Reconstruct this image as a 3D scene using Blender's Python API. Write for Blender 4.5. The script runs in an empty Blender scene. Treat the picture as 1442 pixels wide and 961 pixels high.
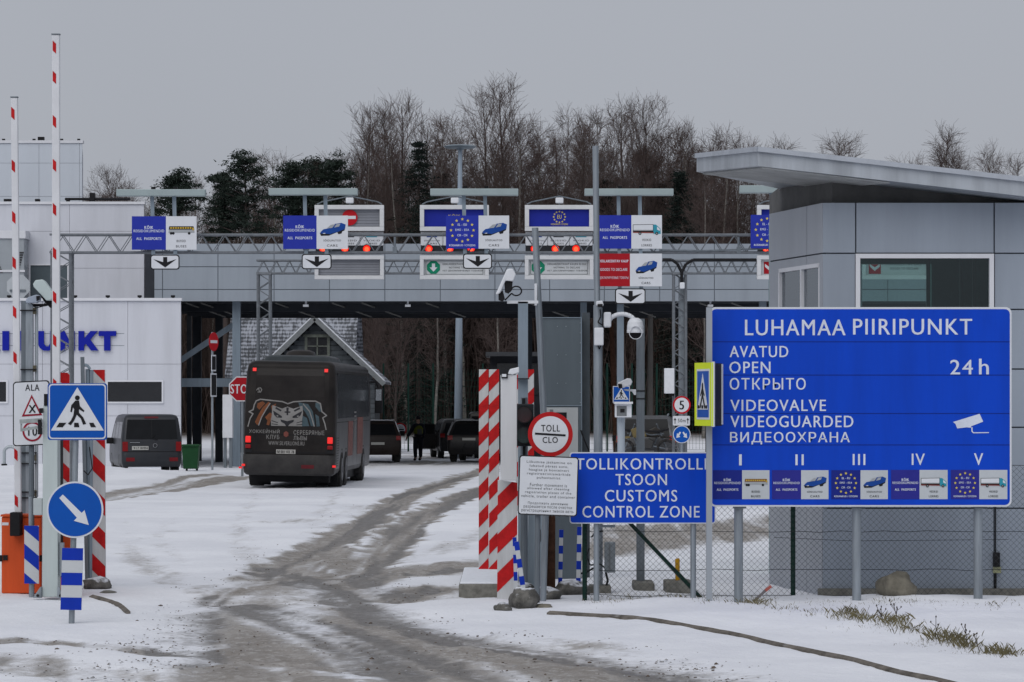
import bpy, math, random
import numpy as np
from mathutils import Vector, Matrix
R = math.radians
sc = bpy.context.scene
COL = sc.collection

# ---------------------------------------------------------------- camera, sky, sun, exposure
FOC, CX, HY, H = 4400.0, 721.0, 565.0, 2.41      # survey camera: focal in photo pixels, eye height in metres
cam = bpy.data.cameras.new('camera'); camo = bpy.data.objects.new('camera', cam); COL.objects.link(camo)
camo.location = (0, 0, H); camo.rotation_euler = (R(90), 0, 0)
cam.sensor_width = 36.0; cam.lens = FOC / 1442 * 36.0
cam.shift_y = (HY - 480.5) / 1442.0
cam.clip_start = 0.5; cam.clip_end = 6000
sc.camera = camo

w = bpy.data.worlds.new('World'); sc.world = w; w.use_nodes = True
nt = w.node_tree; nt.nodes.clear()
out = nt.nodes.new('ShaderNodeOutputWorld')
sky = nt.nodes.new('ShaderNodeTexSky'); sky.sky_type = 'NISHITA'; sky.sun_disc = False
SUN_EL, SUN_AZ = 46.0, 200.0                       # behind the camera, a little to the left
sky.sun_elevation = R(SUN_EL); sky.sun_rotation = R(SUN_AZ); sky.dust_density = 4
hs = nt.nodes.new('ShaderNodeHueSaturation'); hs.inputs['Saturation'].default_value = 0.25
b1 = nt.nodes.new('ShaderNodeBackground'); b1.inputs['Strength'].default_value = 0.02
b2 = nt.nodes.new('ShaderNodeBackground'); b2.inputs['Strength'].default_value = 1.0   # the overcast layer
tcw = nt.nodes.new('ShaderNodeTexCoord'); nzw = nt.nodes.new('ShaderNodeTexNoise')
nzw.inputs['Scale'].default_value = 3.0; nzw.inputs['Detail'].default_value = 3
rpw = nt.nodes.new('ShaderNodeValToRGB')
rpw.color_ramp.elements[0].position = .3; rpw.color_ramp.elements[0].color = (.318, .338, .384, 1)
rpw.color_ramp.elements[1].position = .7; rpw.color_ramp.elements[1].color = (.350, .368, .412, 1)
add = nt.nodes.new('ShaderNodeAddShader')
L = nt.links.new
L(tcw.outputs['Generated'], nzw.inputs['Vector']); L(nzw.outputs['Fac'], rpw.inputs['Fac']); L(rpw.outputs['Color'], b2.inputs['Color'])
L(sky.outputs['Color'], hs.inputs['Color']); L(hs.outputs['Color'], b1.inputs['Color'])
L(b1.outputs[0], add.inputs[0]); L(b2.outputs[0], add.inputs[1]); L(add.outputs[0], out.inputs['Surface'])

sl = bpy.data.lights.new('sun', 'SUN'); sl.energy = 1.35; sl.angle = R(60); sl.color = (1, .985, .965)
so = bpy.data.objects.new('sun', sl); COL.objects.link(so)
d = Vector((math.sin(R(SUN_AZ)) * math.cos(R(SUN_EL)), math.cos(R(SUN_AZ)) * math.cos(R(SUN_EL)), math.sin(R(SUN_EL))))
so.rotation_euler = d.to_track_quat('Z', 'Y').to_euler(); so.location = (0, 0, 60)
vs = sc.view_settings; vs.view_transform = 'Standard'; vs.look = 'None'; vs.exposure = 0.0; vs.gamma = 1; vs.use_curve_mapping = False

# ---------------------------------------------------------------- survey: photo measurement + distance -> metres
def X(px, D): return (px - CX) * D / FOC
def Z(py, D): return H + (HY - py) * D / FOC
def GD(py): return H * FOC / (py - HY)
def P(px, py, D): return Vector((X(px, D), D, Z(py, D)))

# ---------------------------------------------------------------- materials
MATS = {}
def mat(name, col, rough=.55, metal=0.0, var=.12, scale=3.0, bump=0.0, streak=False, spec=.16, dirt=None, dirt_amt=.0):
    if name in MATS: return MATS[name]
    m = bpy.data.materials.new(name); m.use_nodes = True
    n = m.node_tree; bs = n.nodes['Principled BSDF']
    bs.inputs['Roughness'].default_value = rough; bs.inputs['Metallic'].default_value = metal
    bs.inputs['Specular IOR Level'].default_value = spec
    tc = n.nodes.new('ShaderNodeTexCoord'); mp = n.nodes.new('ShaderNodeMapping')
    n.links.new(tc.outputs['Object'], mp.inputs['Vector'])
    mp.inputs['Scale'].default_value = (1, 1, .12) if streak else (1, 1, 1)
    nz = n.nodes.new('ShaderNodeTexNoise'); nz.inputs['Scale'].default_value = scale; nz.inputs['Detail'].default_value = 6
    nz.inputs['Roughness'].default_value = .65
    n.links.new(mp.outputs['Vector'], nz.inputs['Vector'])
    rp = n.nodes.new('ShaderNodeValToRGB')
    c = Vector(col[:3]); lo = c * (1 - var)
    if dirt is not None: lo = c * (1 - dirt_amt) + Vector(dirt) * dirt_amt
    rp.color_ramp.elements[0].position = .34; rp.color_ramp.elements[0].color = (*lo, 1)
    rp.color_ramp.elements[1].position = .62; rp.color_ramp.elements[1].color = (*c, 1)
    n.links.new(nz.outputs['Fac'], rp.inputs['Fac']); n.links.new(rp.outputs['Color'], bs.inputs['Base Color'])
    ma = n.nodes.new('ShaderNodeMath'); ma.operation = 'MULTIPLY_ADD'
    ma.inputs[1].default_value = -.25; ma.inputs[2].default_value = rough + .12
    n.links.new(nz.outputs['Fac'], ma.inputs[0]); n.links.new(ma.outputs[0], bs.inputs['Roughness'])
    if bump:
        bp = n.nodes.new('ShaderNodeBump'); bp.inputs['Strength'].default_value = bump; bp.inputs['Distance'].default_value = .03
        n.links.new(nz.outputs['Fac'], bp.inputs['Height']); n.links.new(bp.outputs['Normal'], bs.inputs['Normal'])
    MATS[name] = m
    return m
def emit(name, col, s):
    if name in MATS: return MATS[name]
    m = bpy.data.materials.new(name); m.use_nodes = True
    bs = m.node_tree.nodes['Principled BSDF']; bs.inputs['Base Color'].default_value = (*col, 1)
    bs.inputs['Emission Color'].default_value = (*col, 1); bs.inputs['Emission Strength'].default_value = s
    MATS[name] = m; return m
def glassmat(name, tint, gl=.12, rough=.03):
    if name in MATS: return MATS[name]
    m = bpy.data.materials.new(name); m.use_nodes = True
    n = m.node_tree; n.nodes.clear()
    o = n.nodes.new('ShaderNodeOutputMaterial'); t = n.nodes.new('ShaderNodeBsdfTransparent'); g = n.nodes.new('ShaderNodeBsdfGlossy')
    t.inputs['Color'].default_value = (*tint, 1); g.inputs['Roughness'].default_value = rough; g.inputs['Color'].default_value = (.8, .85, .9, 1)
    f = n.nodes.new('ShaderNodeFresnel'); f.inputs['IOR'].default_value = 1.45
    a = n.nodes.new('ShaderNodeMath'); a.operation = 'ADD'; a.inputs[1].default_value = gl - .04; a.use_clamp = True
    x = n.nodes.new('ShaderNodeMixShader')
    n.links.new(f.outputs[0], a.inputs[0]); n.links.new(a.outputs[0], x.inputs[0])
    n.links.new(t.outputs[0], x.inputs[1]); n.links.new(g.outputs[0], x.inputs[2]); n.links.new(x.outputs[0], o.inputs['Surface'])
    MATS[name] = m; return m

WHITE = mat('white_paint', (.62, .63, .66), .5, var=.10, scale=2.5)
SIGNW = mat('sign_white', (.60, .62, .66), .45, var=.06, scale=4)
LETW = mat('reflective_lettering', (.62, .66, .76), .45, var=.14, scale=5)
SIGNBL = mat('sign_blue', (.001, .052, .50), .42, var=.18, scale=2.2, streak=True)
ROADBL = mat('road_sign_blue', (.002, .075, .38), .42, var=.08, scale=3)
PASSBL = mat('passport_blue', (.018, .032, .32), .5, var=.10, scale=3)
DEEPBL = mat('eu_dark_blue', (.006, .012, .17), .5, var=.10, scale=3)
STRIPEBL = mat('stripe_blue', (.004, .030, .36), .45, var=.12, scale=5)
RED = mat('sign_red', (.44, .006, .014), .45, var=.12, scale=4)
DKRED = mat('panel_red', (.34, .006, .014), .5, var=.12, scale=4)
STRIPER = mat('stripe_red', (.50, .012, .014), .5, var=.3, scale=11)
BLACK = mat('black_print', (.012, .012, .014), .55, var=.2)
YEL = mat('star_yellow', (.62, .50, .10), .5, var=.1)
NEON = mat('fluorescent_yellow', (.62, .74, .02), .5, var=.06)
GREEN = mat('arrow_green', (.004, .20, .11), .5, var=.1)
GALV = mat('galvanised_steel', (.30, .335, .37), .45, .55, var=.28, scale=14, streak=True)
GALVD = mat('weathered_steel', (.17, .195, .22), .5, .45, var=.3, scale=12, streak=True)
STEELBL = mat('painted_steel_blue_grey', (.22, .27, .32), .5, .1, var=.18, scale=6, streak=True)
TRUSSM = mat('truss_steel', (.18, .195, .215), .5, .4, var=.25, scale=8)
CREAMG = mat('pale_green_grey_paint', (.46, .52, .52), .5, 0, var=.14, scale=4, streak=True)
ORANGE = mat('barrier_orange', (.62, .088, .022), .5, var=.2, scale=4, streak=True)
CAMW = mat('camera_white', (.66, .68, .72), .4, var=.08, scale=9)
RUBBER = mat('black_rubber', (.014, .014, .016), .7, var=.3)
CONC = mat('concrete', (.20, .195, .175), .85, var=.45, scale=9, bump=.6)
ROCK = mat('granite', (.20, .185, .15), .85, var=.45, scale=6, bump=.9)
ROCKG = mat('grey_boulder', (.15, .145, .135), .9, var=.6, scale=9, bump=1.0)
def add_snow(m, lo, hi, scl=14):      # snow lying on the faces that look up
    n = m.node_tree; bs = n.nodes['Principled BSDF']; src = bs.inputs['Base Color'].links[0].from_socket
    ge = n.nodes.new('ShaderNodeNewGeometry'); se = n.nodes.new('ShaderNodeSeparateXYZ'); nz = n.nodes.new('ShaderNodeTexNoise'); nz.inputs['Scale'].default_value = scl; nz.inputs['Detail'].default_value = 5
    tc = n.nodes.new('ShaderNodeTexCoord'); n.links.new(tc.outputs['Object'], nz.inputs['Vector'])
    ma = n.nodes.new('ShaderNodeMath'); ma.operation = 'MULTIPLY_ADD'; ma.inputs[1].default_value = .9
    mr = n.nodes.new('ShaderNodeMapRange'); mr.inputs['From Min'].default_value = lo; mr.inputs['From Max'].default_value = hi
    mx = n.nodes.new('ShaderNodeMix'); mx.data_type = 'RGBA'; mx.inputs[7].default_value = (.62, .64, .69, 1)
    n.links.new(ge.outputs['Normal'], se.inputs[0]); n.links.new(nz.outputs['Fac'], ma.inputs[0]); n.links.new(se.outputs['Z'], ma.inputs[2])
    n.links.new(ma.outputs[0], mr.inputs['Value']); n.links.new(mr.outputs[0], mx.inputs[0]); n.links.new(src, mx.inputs[6]); n.links.new(mx.outputs[2], bs.inputs['Base Color'])
add_snow(ROCKG, 1.18, 1.42)
RUST = mat('rusty_steel', (.065, .03, .018), .8, var=.5, scale=10, bump=.3)
GREENP = mat('dark_green_post', (.008, .034, .026), .5, var=.25, scale=8)
WIRE = mat('fence_wire', (.07, .078, .08), .5, .4, var=.2)
YELLOWP = mat('yellow_paint', (.50, .27, .012), .5, var=.25, scale=9)
GLASSDK = mat('dark_glass', (.012, .013, .016), .08, var=.1, spec=.6)
CLADW = mat('white_cladding', (.58, .595, .65), .5, .0, var=.13, scale=1.1, streak=True)
CLADTR = mat('pale_trim', (.66, .67, .71), .5, 0, var=.06)
SEAM = mat('joint_dark', (.36, .37, .41), .7, var=.1)
CLADG = mat('grey_cladding', (.295, .33, .375), .42, .15, var=.14, scale=.9, streak=True)
BOOTHG = mat('booth_cladding', (.31, .35, .41), .42, .15, var=.16, scale=1.2, streak=True)
SNOW = mat('snow_cap', (.74, .77, .83), .9, var=.1, scale=12, bump=.4)
DARKI = mat('dark_interior', (.02, .022, .026), .8, var=.2)
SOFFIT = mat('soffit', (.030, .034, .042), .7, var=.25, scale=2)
BLUELET = mat('letter_blue', (.004, .012, .30), .45, var=.06)
REDLAMP = emit('lit_red_lamp', (1.0, .02, .012), .8)
REDCORE = emit('lit_lamp_core', (1.0, .07, .02), 2.2)
TAILR = emit('lit_tail_lamp', (.8, .015, .012), .38)

# ---------------------------------------------------------------- mesh builder
_TXT = {}
def text_geo(s, bold):
    k = s
    if k in _TXT: return _TXT[k]
    c = bpy.data.curves.new('t', 'FONT'); c.body = s; c.size = 1; c.resolution_u = 3; c.space_character = 1.14
    o = bpy.data.objects.new('t', c)
    m = bpy.data.meshes.new_from_object(o)
    v = [(p.co.x, p.co.y) for p in m.vertices]; f = [tuple(q.vertices) for q in m.polygons]
    bpy.data.objects.remove(o); bpy.data.meshes.remove(m); bpy.data.curves.remove(c)
    _TXT[k] = (v, f); return _TXT[k]
def clip_convex(poly, clip):
    area = sum(clip[i][0] * clip[(i + 1) % len(clip)][1] - clip[(i + 1) % len(clip)][0] * clip[i][1] for i in range(len(clip)))
    if area < 0: clip = clip[::-1]
    outp = list(poly)
    for i in range(len(clip)):
        a, b = clip[i], clip[(i + 1) % len(clip)]; inp, outp = outp, []
        side = lambda p: (b[0] - a[0]) * (p[1] - a[1]) - (b[1] - a[1]) * (p[0] - a[0])
        for j in range(len(inp)):
            p, q = inp[j], inp[(j + 1) % len(inp)]; sp, sq = side(p), side(q)
            if sp >= 0: outp.append(p)
            if (sp >= 0) != (sq >= 0):
                t = sp / (sp - sq); outp.append((p[0] + t * (q[0] - p[0]), p[1] + t * (q[1] - p[1])))
        if not outp: return []
    return outp
class MB:
    def __init__(s): s.v = []; s.f = []; s.fm = []; s.mats = []; s.cur = 0; s.M = None
    def use(s, m):
        if m not in s.mats: s.mats.append(m)
        s.cur = s.mats.index(m); return s
    def add(s, vs, fs):
        b = len(s.v)
        s.v += [s.M @ Vector(p) for p in vs] if s.M is not None else [Vector(p) for p in vs]
        for f in fs: s.f.append(tuple(b + i for i in f)); s.fm.append(s.cur)
        return s
    def box(s, x0, x1, y0, y1, z0, z1):
        return s.add([(x0, y0, z0), (x1, y0, z0), (x1, y1, z0), (x0, y1, z0), (x0, y0, z1), (x1, y0, z1), (x1, y1, z1), (x0, y1, z1)],
                     [(0, 3, 2, 1), (4, 5, 6, 7), (0, 1, 5, 4), (1, 2, 6, 5), (2, 3, 7, 6), (3, 0, 4, 7)])
    def bar(s, a, b, wx, wy, up=None):
        a, b = Vector(a), Vector(b); d = (b - a).normalized()
        u = Vector(up) if up else (Vector((0, 1, 0)) if abs(d.y) < .8 else Vector((0, 0, 1)))
        sx = d.cross(u).normalized(); sy = sx.cross(d)
        q = []
        for p in (a, b):
            for i, j in ((-1, -1), (1, -1), (1, 1), (-1, 1)): q.append(p + sx * wx / 2 * i + sy * wy / 2 * j)
        return s.add(q, [(0, 1, 2, 3), (7, 6, 5, 4), (0, 4, 5, 1), (1, 5, 6, 2), (2, 6, 7, 3), (3, 7, 4, 0)])
    def tube(s, a, b, r0, r1=None, n=10, cap=True):
        r1 = r0 if r1 is None else r1
        a, b = Vector(a), Vector(b); d = (b - a).normalized()
        u = Vector((1, 0, 0)) if abs(d.x) < .8 else Vector((0, 1, 0))
        sx = d.cross(u).normalized(); sy = d.cross(sx)
        q = []
        for p, r in ((a, r0), (b, r1)):
            for i in range(n):
                t = 2 * math.pi * i / n; q.append(p + sx * r * math.cos(t) + sy * r * math.sin(t))
        fs = [(i, (i + 1) % n, n + (i + 1) % n, n + i) for i in range(n)]
        if cap: fs += [tuple(range(n))[::-1], tuple(range(n, 2 * n))]
        return s.add(q, fs)
    def path(s, pts, r, n=8):
        for i in range(len(pts) - 1): s.tube(pts[i], pts[i + 1], r, n=n)
        return s
    def prism(s, pts, y0, y1):           # polygon (x,z) with thickness from y0 (front) to y1
        k = len(pts)
        q = [(p[0], y0, p[1]) for p in pts] + [(p[0], y1, p[1]) for p in pts]
        fs = [tuple(range(k)), tuple(range(2 * k - 1, k - 1, -1))] + [((i + 1) % k, i, k + i, k + (i + 1) % k) for i in range(k)]
        return s.add(q, fs)
    def disc(s, x, z, r, y0, y1, n=32): return s.prism([(x + r * math.cos(2 * math.pi * i / n), z + r * math.sin(2 * math.pi * i / n)) for i in range(n)], y0, y1)
    def ring(s, x, z, r0, r1, y0, y1, n=40):
        q = []
        for yy in (y0, y1):
            for r in (r0, r1):
                for i in range(n): q.append((x + r * math.cos(2 * math.pi * i / n), yy, z + r * math.sin(2 * math.pi * i / n)))
        fs = []
        for i in range(n):
            j = (i + 1) % n
            fs += [(i, j, n + j, n + i), (2 * n + i, 3 * n + i, 3 * n + j, 2 * n + j), (n + i, n + j, 3 * n + j, 3 * n + i), (i, 2 * n + i, 2 * n + j, j)]
        return s.add(q, fs)
    def stroke(s, pts, wd, y0, y1):
        for i in range(len(pts) - 1):
            a, b = Vector(pts[i]), Vector(pts[i + 1]); d = (b - a)
            if d.length < 1e-6: continue
            d.normalize(); nrm = Vector((-d.y, d.x)) * wd / 2; a2 = a - d * wd * .3; b2 = b + d * wd * .3
            yy = y0 - .0003 * (i % 2)
            s.prism([tuple(a2 + nrm), tuple(b2 + nrm), tuple(b2 - nrm), tuple(a2 - nrm)], yy, y1)
        return s
    def text(s, st, x0, x1, z0, z1, y, bold=.0, rot=0):
        v, f = text_geo(st, 0)
        if not v: return s
        ax = min(p[0] for p in v); bx = max(p[0] for p in v); az = min(p[1] for p in v); bz = max(p[1] for p in v)
        kx = (x1 - x0) / max(bx - ax, 1e-6); kz = (z1 - z0) / max(bz - az, 1e-6)
        e = bold * (z1 - z0); x0 += e; x1 -= e; kx = (x1 - x0) / max(bx - ax, 1e-6)     # weight: the glyph laid down again a hair to each side
        for q, sh_ in enumerate((0,) if bold == 0 else (0, -1, 1)):
            s.add([(x0 + sh_ * e + (p[0] - ax) * kx, y - .0004 * q, z0 + (p[1] - az) * kz) for p in v], f)
        return s
    # the same shapes measured on the photograph, standing at their own distance D; off = how far in front of D
    def pp(s, pts, D, t, off=0): return s.prism([(X(a, D), Z(b, D)) for a, b in pts], D - off - t, D - off)
    def pr(s, x0, y0, x1, y1, D, t, off=0): return s.pp([(x0, y1), (x1, y1), (x1, y0), (x0, y0)], D, t, off)
    def pd(s, x, y, r, D, t, off=0, n=36): return s.disc(X(x, D), Z(y, D), r * D / FOC, D - off - t, D - off, n)
    def pg(s, x, y, r0, r1, D, t, off=0): return s.ring(X(x, D), Z(y, D), r0 * D / FOC, r1 * D / FOC, D - off - t, D - off)
    def pt(s, st, x0, x1, y0, y1, D, off, bold=.0): return s.text(st, X(x0, D), X(x1, D), Z(y1, D), Z(y0, D), D - off, bold)
    def rr(s, x0, y0, x1, y1, rad, D, t, off=0):   # rounded rectangle
        pts = []
        for cx, cy, a0 in ((x1 - rad, y0 + rad, -90), (x1 - rad, y1 - rad, 0), (x0 + rad, y1 - rad, 90), (x0 + rad, y0 + rad, 180)):
            for k in range(6): a = R(a0 + 18 * k); pts.append((cx + rad * math.cos(a), cy + rad * math.sin(a)))
        return s.pp(pts, D, t, off)
    def build(s, name, m=None, parent=None, smooth=False, bevel=0, local=False):
        me = bpy.data.meshes.new(name)
        o_ = Vector((0, 0, 0))
        q = parent
        if not local:
            while q is not None: o_ = o_ + q.location; q = q.parent
        me.from_pydata([tuple(p - o_) for p in s.v], [], s.f)
        if m is not None: me.materials.append(m)
        else:
            for k in s.mats: me.materials.append(k)
            me.polygons.foreach_set('material_index', s.fm)
        me.validate(); me.update()
        if smooth:
            me.shade_smooth(); me.set_sharp_from_angle(angle=R(42))
        o = bpy.data.objects.new(name, me); COL.objects.link(o)
        if parent is not None: o.parent = parent
        if bevel:
            b = o.modifiers.new('bevel', 'BEVEL'); b.width = bevel; b.segments = 2; b.limit_method = 'ANGLE'; b.angle_limit = R(50)
        return o
def tag(o, label=None, cat=None, group=None, kind=None):
    if label: o['label'] = label
    if cat: o['category'] = cat
    if group: o['group'] = group
    if kind: o['kind'] = kind
    return o
def thing(name, loc, label, cat, group=None, rz=0, rot=None):
    o = bpy.data.objects.new(name, None); COL.objects.link(o); o.location = loc
    o.rotation_euler = rot if rot else (0, 0, rz); o.empty_display_size = .2
    return tag(o, label, cat, group)
def base(px, D, z=0): return (X(px, D), D, z)
# ---------------------------------------------------------------- ground: one sheet with snow, slush and wheel tracks
def vnoise(x, y, seed=0):
    xi = np.floor(x).astype(np.int64); yi = np.floor(y).astype(np.int64); fx = x - xi; fy = y - yi
    def h(a, b):
        n = (a * 374761393 + b * 668265263 + seed * 974711) & 0x7fffffff
        n = ((n ^ (n >> 13)) * 1274126177) & 0x7fffffff
        return ((n ^ (n >> 16)) & 0xffff) / 65535.0
    u = fx * fx * (3 - 2 * fx); v = fy * fy * (3 - 2 * fy)
    return (h(xi, yi) * (1 - u) + h(xi + 1, yi) * u) * (1 - v) + (h(xi, yi + 1) * (1 - u) + h(xi + 1, yi + 1) * u) * v
def fbm(x, y, o=4, seed=0):
    r = 0; a = .5; 
    for k in range(o): r = r + a * (vnoise(x, y, seed + k) - .5); x = x * 2.03; y = y * 2.03; a *= .5
    return r
def gpt(px, py): D = GD(py); return (X(px, D), D)
def seg_dist(x, y, pts):
    best = np.full(x.shape, 1e9)
    for i in range(len(pts) - 1):
        ax, ay = pts[i]; bx, by = pts[i + 1]; dx, dy = bx - ax, by - ay; l2 = dx * dx + dy * dy + 1e-9
        t = np.clip(((x - ax) * dx + (y - ay) * dy) / l2, 0, 1)
        best = np.minimum(best, np.hypot(x - ax - t * dx, y - ay - t * dy))
    return best
def inside(x, y, pts):
    c = np.zeros(x.shape, bool)
    n = len(pts)
    for i in range(n):
        ax, ay = pts[i]; bx, by = pts[(i + 1) % n]
        if ay == by: continue
        cond = ((ay > y) != (by > y)) & (x < (bx - ax) * (y - ay) / (by - ay) + ax)
        c ^= cond
    return c
def sstep(a, b, v): t = np.clip((v - a) / (b - a), 0, 1); return t * t * (3 - 2 * t)
def area(x, y, px, soft):
    pts = [gpt(*p) for p in px]
    dd = seg_dist(x, y, pts + [pts[0]]); sd = np.where(inside(x, y, pts), dd, -dd)
    return sstep(-soft, soft, sd)
def track(x, y, px, hw, soft=.35):
    pts = [gpt(*p) for p in px]
    return 1 - sstep(hw - soft * .5, hw + soft, seg_dist(x, y, pts))
def hill(x, y):
    z = 0.02 * np.maximum(0, y - 148) * sstep(148, 185, y)
    return z + 6.5 * sstep(178, 270, y)
def ground_z(x, y):
    x = np.asarray(x, float); y = np.asarray(y, float)
    near = 1 - sstep(140, 200, y)
    z = (fbm(x * .55, y * .55, 4, 3) * .06 + fbm(x * 2.3, y * 2.3, 3, 9) * .045) * near
    z = z + hill(x, y)
    # ploughed snow bank in front of the white building, low verge under the big sign
    z = z + .40 * np.exp(-((x + 14.6) / 5.0) ** 4) * np.exp(-((y - 96.5) / 4.6) ** 2) * (1 + fbm(x * .6, y * .6, 3, 5))
    z = z + .10 * sstep(.6, 2.2, x) * (1 - sstep(12, 16, x)) * sstep(30.5, 34, y) * (1 - sstep(36.6, 38.6, y)) * (1 + 1.5 * fbm(x * .8, y * .8, 3, 8))
    return z
MAIN = [(246, 925), (258, 890), (266, 858), (285, 834), (335, 818), (390, 802), (440, 786), (482, 768), (560, 786), (552, 820), (548, 846), (575, 868), (640, 882),
        (720, 892), (800, 903), (900, 925), (1000, 946), (1070, 962), (1100, 990), (150, 995), (205, 948)]
ISLE = [(398, 838), (432, 826), (458, 850), (470, 880), (440, 890), (408, 866)]
def make_ground():
    xs = np.concatenate([[-3000, -900, -300, -120, -70, -45], np.arange(-32, -14, .3), np.arange(-14, 12, .085), np.arange(12, 32, .3), [45, 70, 120, 300, 900, 3000]])
    ys = [-200., -60., -10., 8., 16., 20., 23.]; y = 25.0
    while y < 150: ys.append(y); y += max(.07, y * y / 10604 * 1.15)
    ys += list(np.arange(151, 280, 2.0)) + [300, 350, 450, 700, 1200, 2000, 3500]
    ys = np.array(ys)
    gx, gy = np.meshgrid(xs, ys); x = gx.ravel(); y = gy.ravel()
    s = np.zeros(x.shape); wet = np.zeros(x.shape)
    wx = x + fbm(x * 1.1, y * 1.1, 4, 21) * .7; wy = y + fbm(x * 1.1, y * .6, 4, 31) * 1.3
    PATHS = [[(300, 1000), (256, 935), (264, 885), (300, 842), (400, 803), (485, 751), (530, 722), (580, 697), (631, 677), (720, 652)],
             [(1150, 990), (1000, 958), (850, 928), (700, 905), (560, 868), (470, 822), (375, 797), (330, 775)],
             [(300, 838), (420, 815), (515, 807), (546, 768), (583, 732), (631, 706), (720, 676)],
             [(285, 846), (330, 852), (400, 872), (500, 912), (560, 950), (600, 985)]]
    best = np.full(x.shape, 1e9); lat = np.zeros(x.shape); alo = np.zeros(x.shape)
    for qi, px_ in enumerate(PATHS):
        pts = [gpt(*p) for p in px_]; run = 50.0 * qi
        # a smooth curve through the surveyed points, so that the ruts bend instead of breaking
        P_ = np.array(pts); C_ = []
        for i in range(len(P_) - 1):
            p0, p1, p2, p3 = P_[max(i - 1, 0)], P_[i], P_[i + 1], P_[min(i + 2, len(P_) - 1)]
            for t in np.linspace(0, 1, 6, endpoint=False): C_.append(.5 * ((2 * p1) + (-p0 + p2) * t + (2 * p0 - 5 * p1 + 4 * p2 - p3) * t * t + (-p0 + 3 * p1 - 3 * p2 + p3) * t ** 3))
        C_.append(P_[-1])
        for i in range(len(C_) - 1):
            (ax, ay), (bx_, by_) = C_[i], C_[i + 1]; dx, dy = bx_ - ax, by_ - ay; l_ = math.hypot(dx, dy) + 1e-9
            t = np.clip(((x - ax) * dx + (y - ay) * dy) / l_ ** 2, 0, 1); dd = np.hypot(x - ax - t * dx, y - ay - t * dy)
            m_ = dd < best; sg_ = np.sign((x - ax) * dy - (y - ay) * dx)
            lat = np.where(m_, dd * sg_, lat); alo = np.where(m_, run + t * l_, alo); best = np.where(m_, dd, best); run += l_
    st = fbm(lat * 2.4 + 7, alo * .07, 5, 71) + .55 * fbm(lat * 9, alo * .14, 3, 73)      # long streaks along the wheel paths
    st = np.clip(st * 3.0, -1, 1)
    s = np.maximum(s, .56 * area(wx, wy, MAIN, .5))
    A = [(380, 806), (440, 775), (485, 750), (530, 722), (580, 697), (631, 677), (690, 660)]
    B = [(500, 822), (520, 800), (546, 768), (583, 732), (631, 706), (690, 686)]
    ta = track(wx, wy, A, .36, .32); tb = track(wx, wy, B, .33, .32)
    s = np.maximum(s, .85 * ta); s = np.maximum(s, .88 * tb)
    s = np.maximum(s, .12 * area(wx, wy, [(440, 785), (500, 820), (560, 770), (690, 692), (690, 658), (600, 690), (520, 728)], .9))
    s = np.maximum(s, .12 * area(wx, wy, [(560, 790), (600, 735), (690, 690), (690, 720), (620, 760), (590, 795)], .9))
    s = np.maximum(s, .78 * track(wx, wy, [(400, 812), (500, 808), (583, 803), (675, 796), (760, 786), (870, 768), (985, 752), (1100, 742)], .6, .8))
    s = np.maximum(s, .70 * track(wx, wy, [(690, 826), (610, 828), (565, 838)], .5, .6))
    s = np.maximum(s, .75 * area(wx, wy, [(830, 762), (880, 782), (960, 772), (1100, 756), (1250, 740), (1250, 715), (1090, 722), (960, 735), (850, 742)], 1.2))
    s = np.maximum(s, .60 * track(wx, wy, [(-60, 897), (60, 902), (160, 909), (260, 918), (400, 940)], .28, .25))
    s = np.maximum(s, .52 * track(wx, wy, [(-80, 916), (30, 930), (110, 945), (230, 962)], .42, .4))
    s = np.maximum(s, .62 * track(wx, wy, [(120, 704), (200, 692), (270, 681), (345, 670)], .75, .3))
    s = np.maximum(s, .40 * area(wx, wy, [(500, 662), (560, 656), (700, 655), (700, 637), (560, 637), (520, 642)], 3.0))
    s = np.maximum(s, .30 * track(wx, wy, [(190, 780), (215, 800), (260, 822), (300, 838)], .25, .3))
    s = np.maximum(s, .24 * track(wx, wy, [(330, 770), (350, 790), (375, 806)], .25, .3))
    for pts in ([(362, 692), (340, 730), (335, 765), (352, 800)], [(478, 690), (452, 720), (436, 752), (428, 786)], [(180, 735), (190, 775), (230, 812), (280, 834)], [(240, 720), (230, 760), (262, 806)], [(640, 760), (600, 776), (570, 792)], [(690, 742), (620, 780)]): s = np.maximum(s, .27 * track(wx, wy, pts, .12, .3))
    s = np.maximum(s, .34 * track(wx, wy, [(395, 735), (470, 730), (520, 712)], .3, .9))
    s = np.maximum(s, .36 * track(wx, wy, [(545, 862), (575, 880), (660, 894), (760, 906), (900, 930), (1010, 958)], .35, .5))
    s = s * (1 + .55 * st) * (1 - .62 * area(wx, wy, ISLE, .35))
    s = s - .28 * track(x, y, [(250, 922), (330, 932), (430, 942), (520, 951)], .12, .15)
    # worn-through, wet wheel paths
    for pts, hw, k in (([(362, 797), (430, 815), (490, 842), (560, 872), (640, 893), (760, 912), (900, 938), (1000, 958)], .30, .75),
                       ([(272, 838), (320, 850), (380, 866), (440, 886), (500, 912), (545, 950)], .34, .75),
                       ([(500, 812), (545, 838), (555, 858), (600, 880), (690, 898), (820, 920), (960, 955)], .22, .6),
                       ([(300, 838), (360, 852), (430, 876), (520, 905), (640, 935), (740, 965)], .26, .5),
                       ([(285, 850), (268, 878), (255, 905), (262, 930)], .30, .85),
                       ([(-80, 912), (40, 930), (120, 948), (200, 965)], .24, .45),
                       (A, .26, .5), (B, .30, .65), ([(690, 822), (600, 828), (560, 836)], .3, .5), ([(583, 804), (675, 797)], .18, .7)):
        wet = np.maximum(wet, k * track(x + fbm(x * 1.3, y * 1.3, 3, 41) * .3, y, pts, hw, .3))
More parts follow.
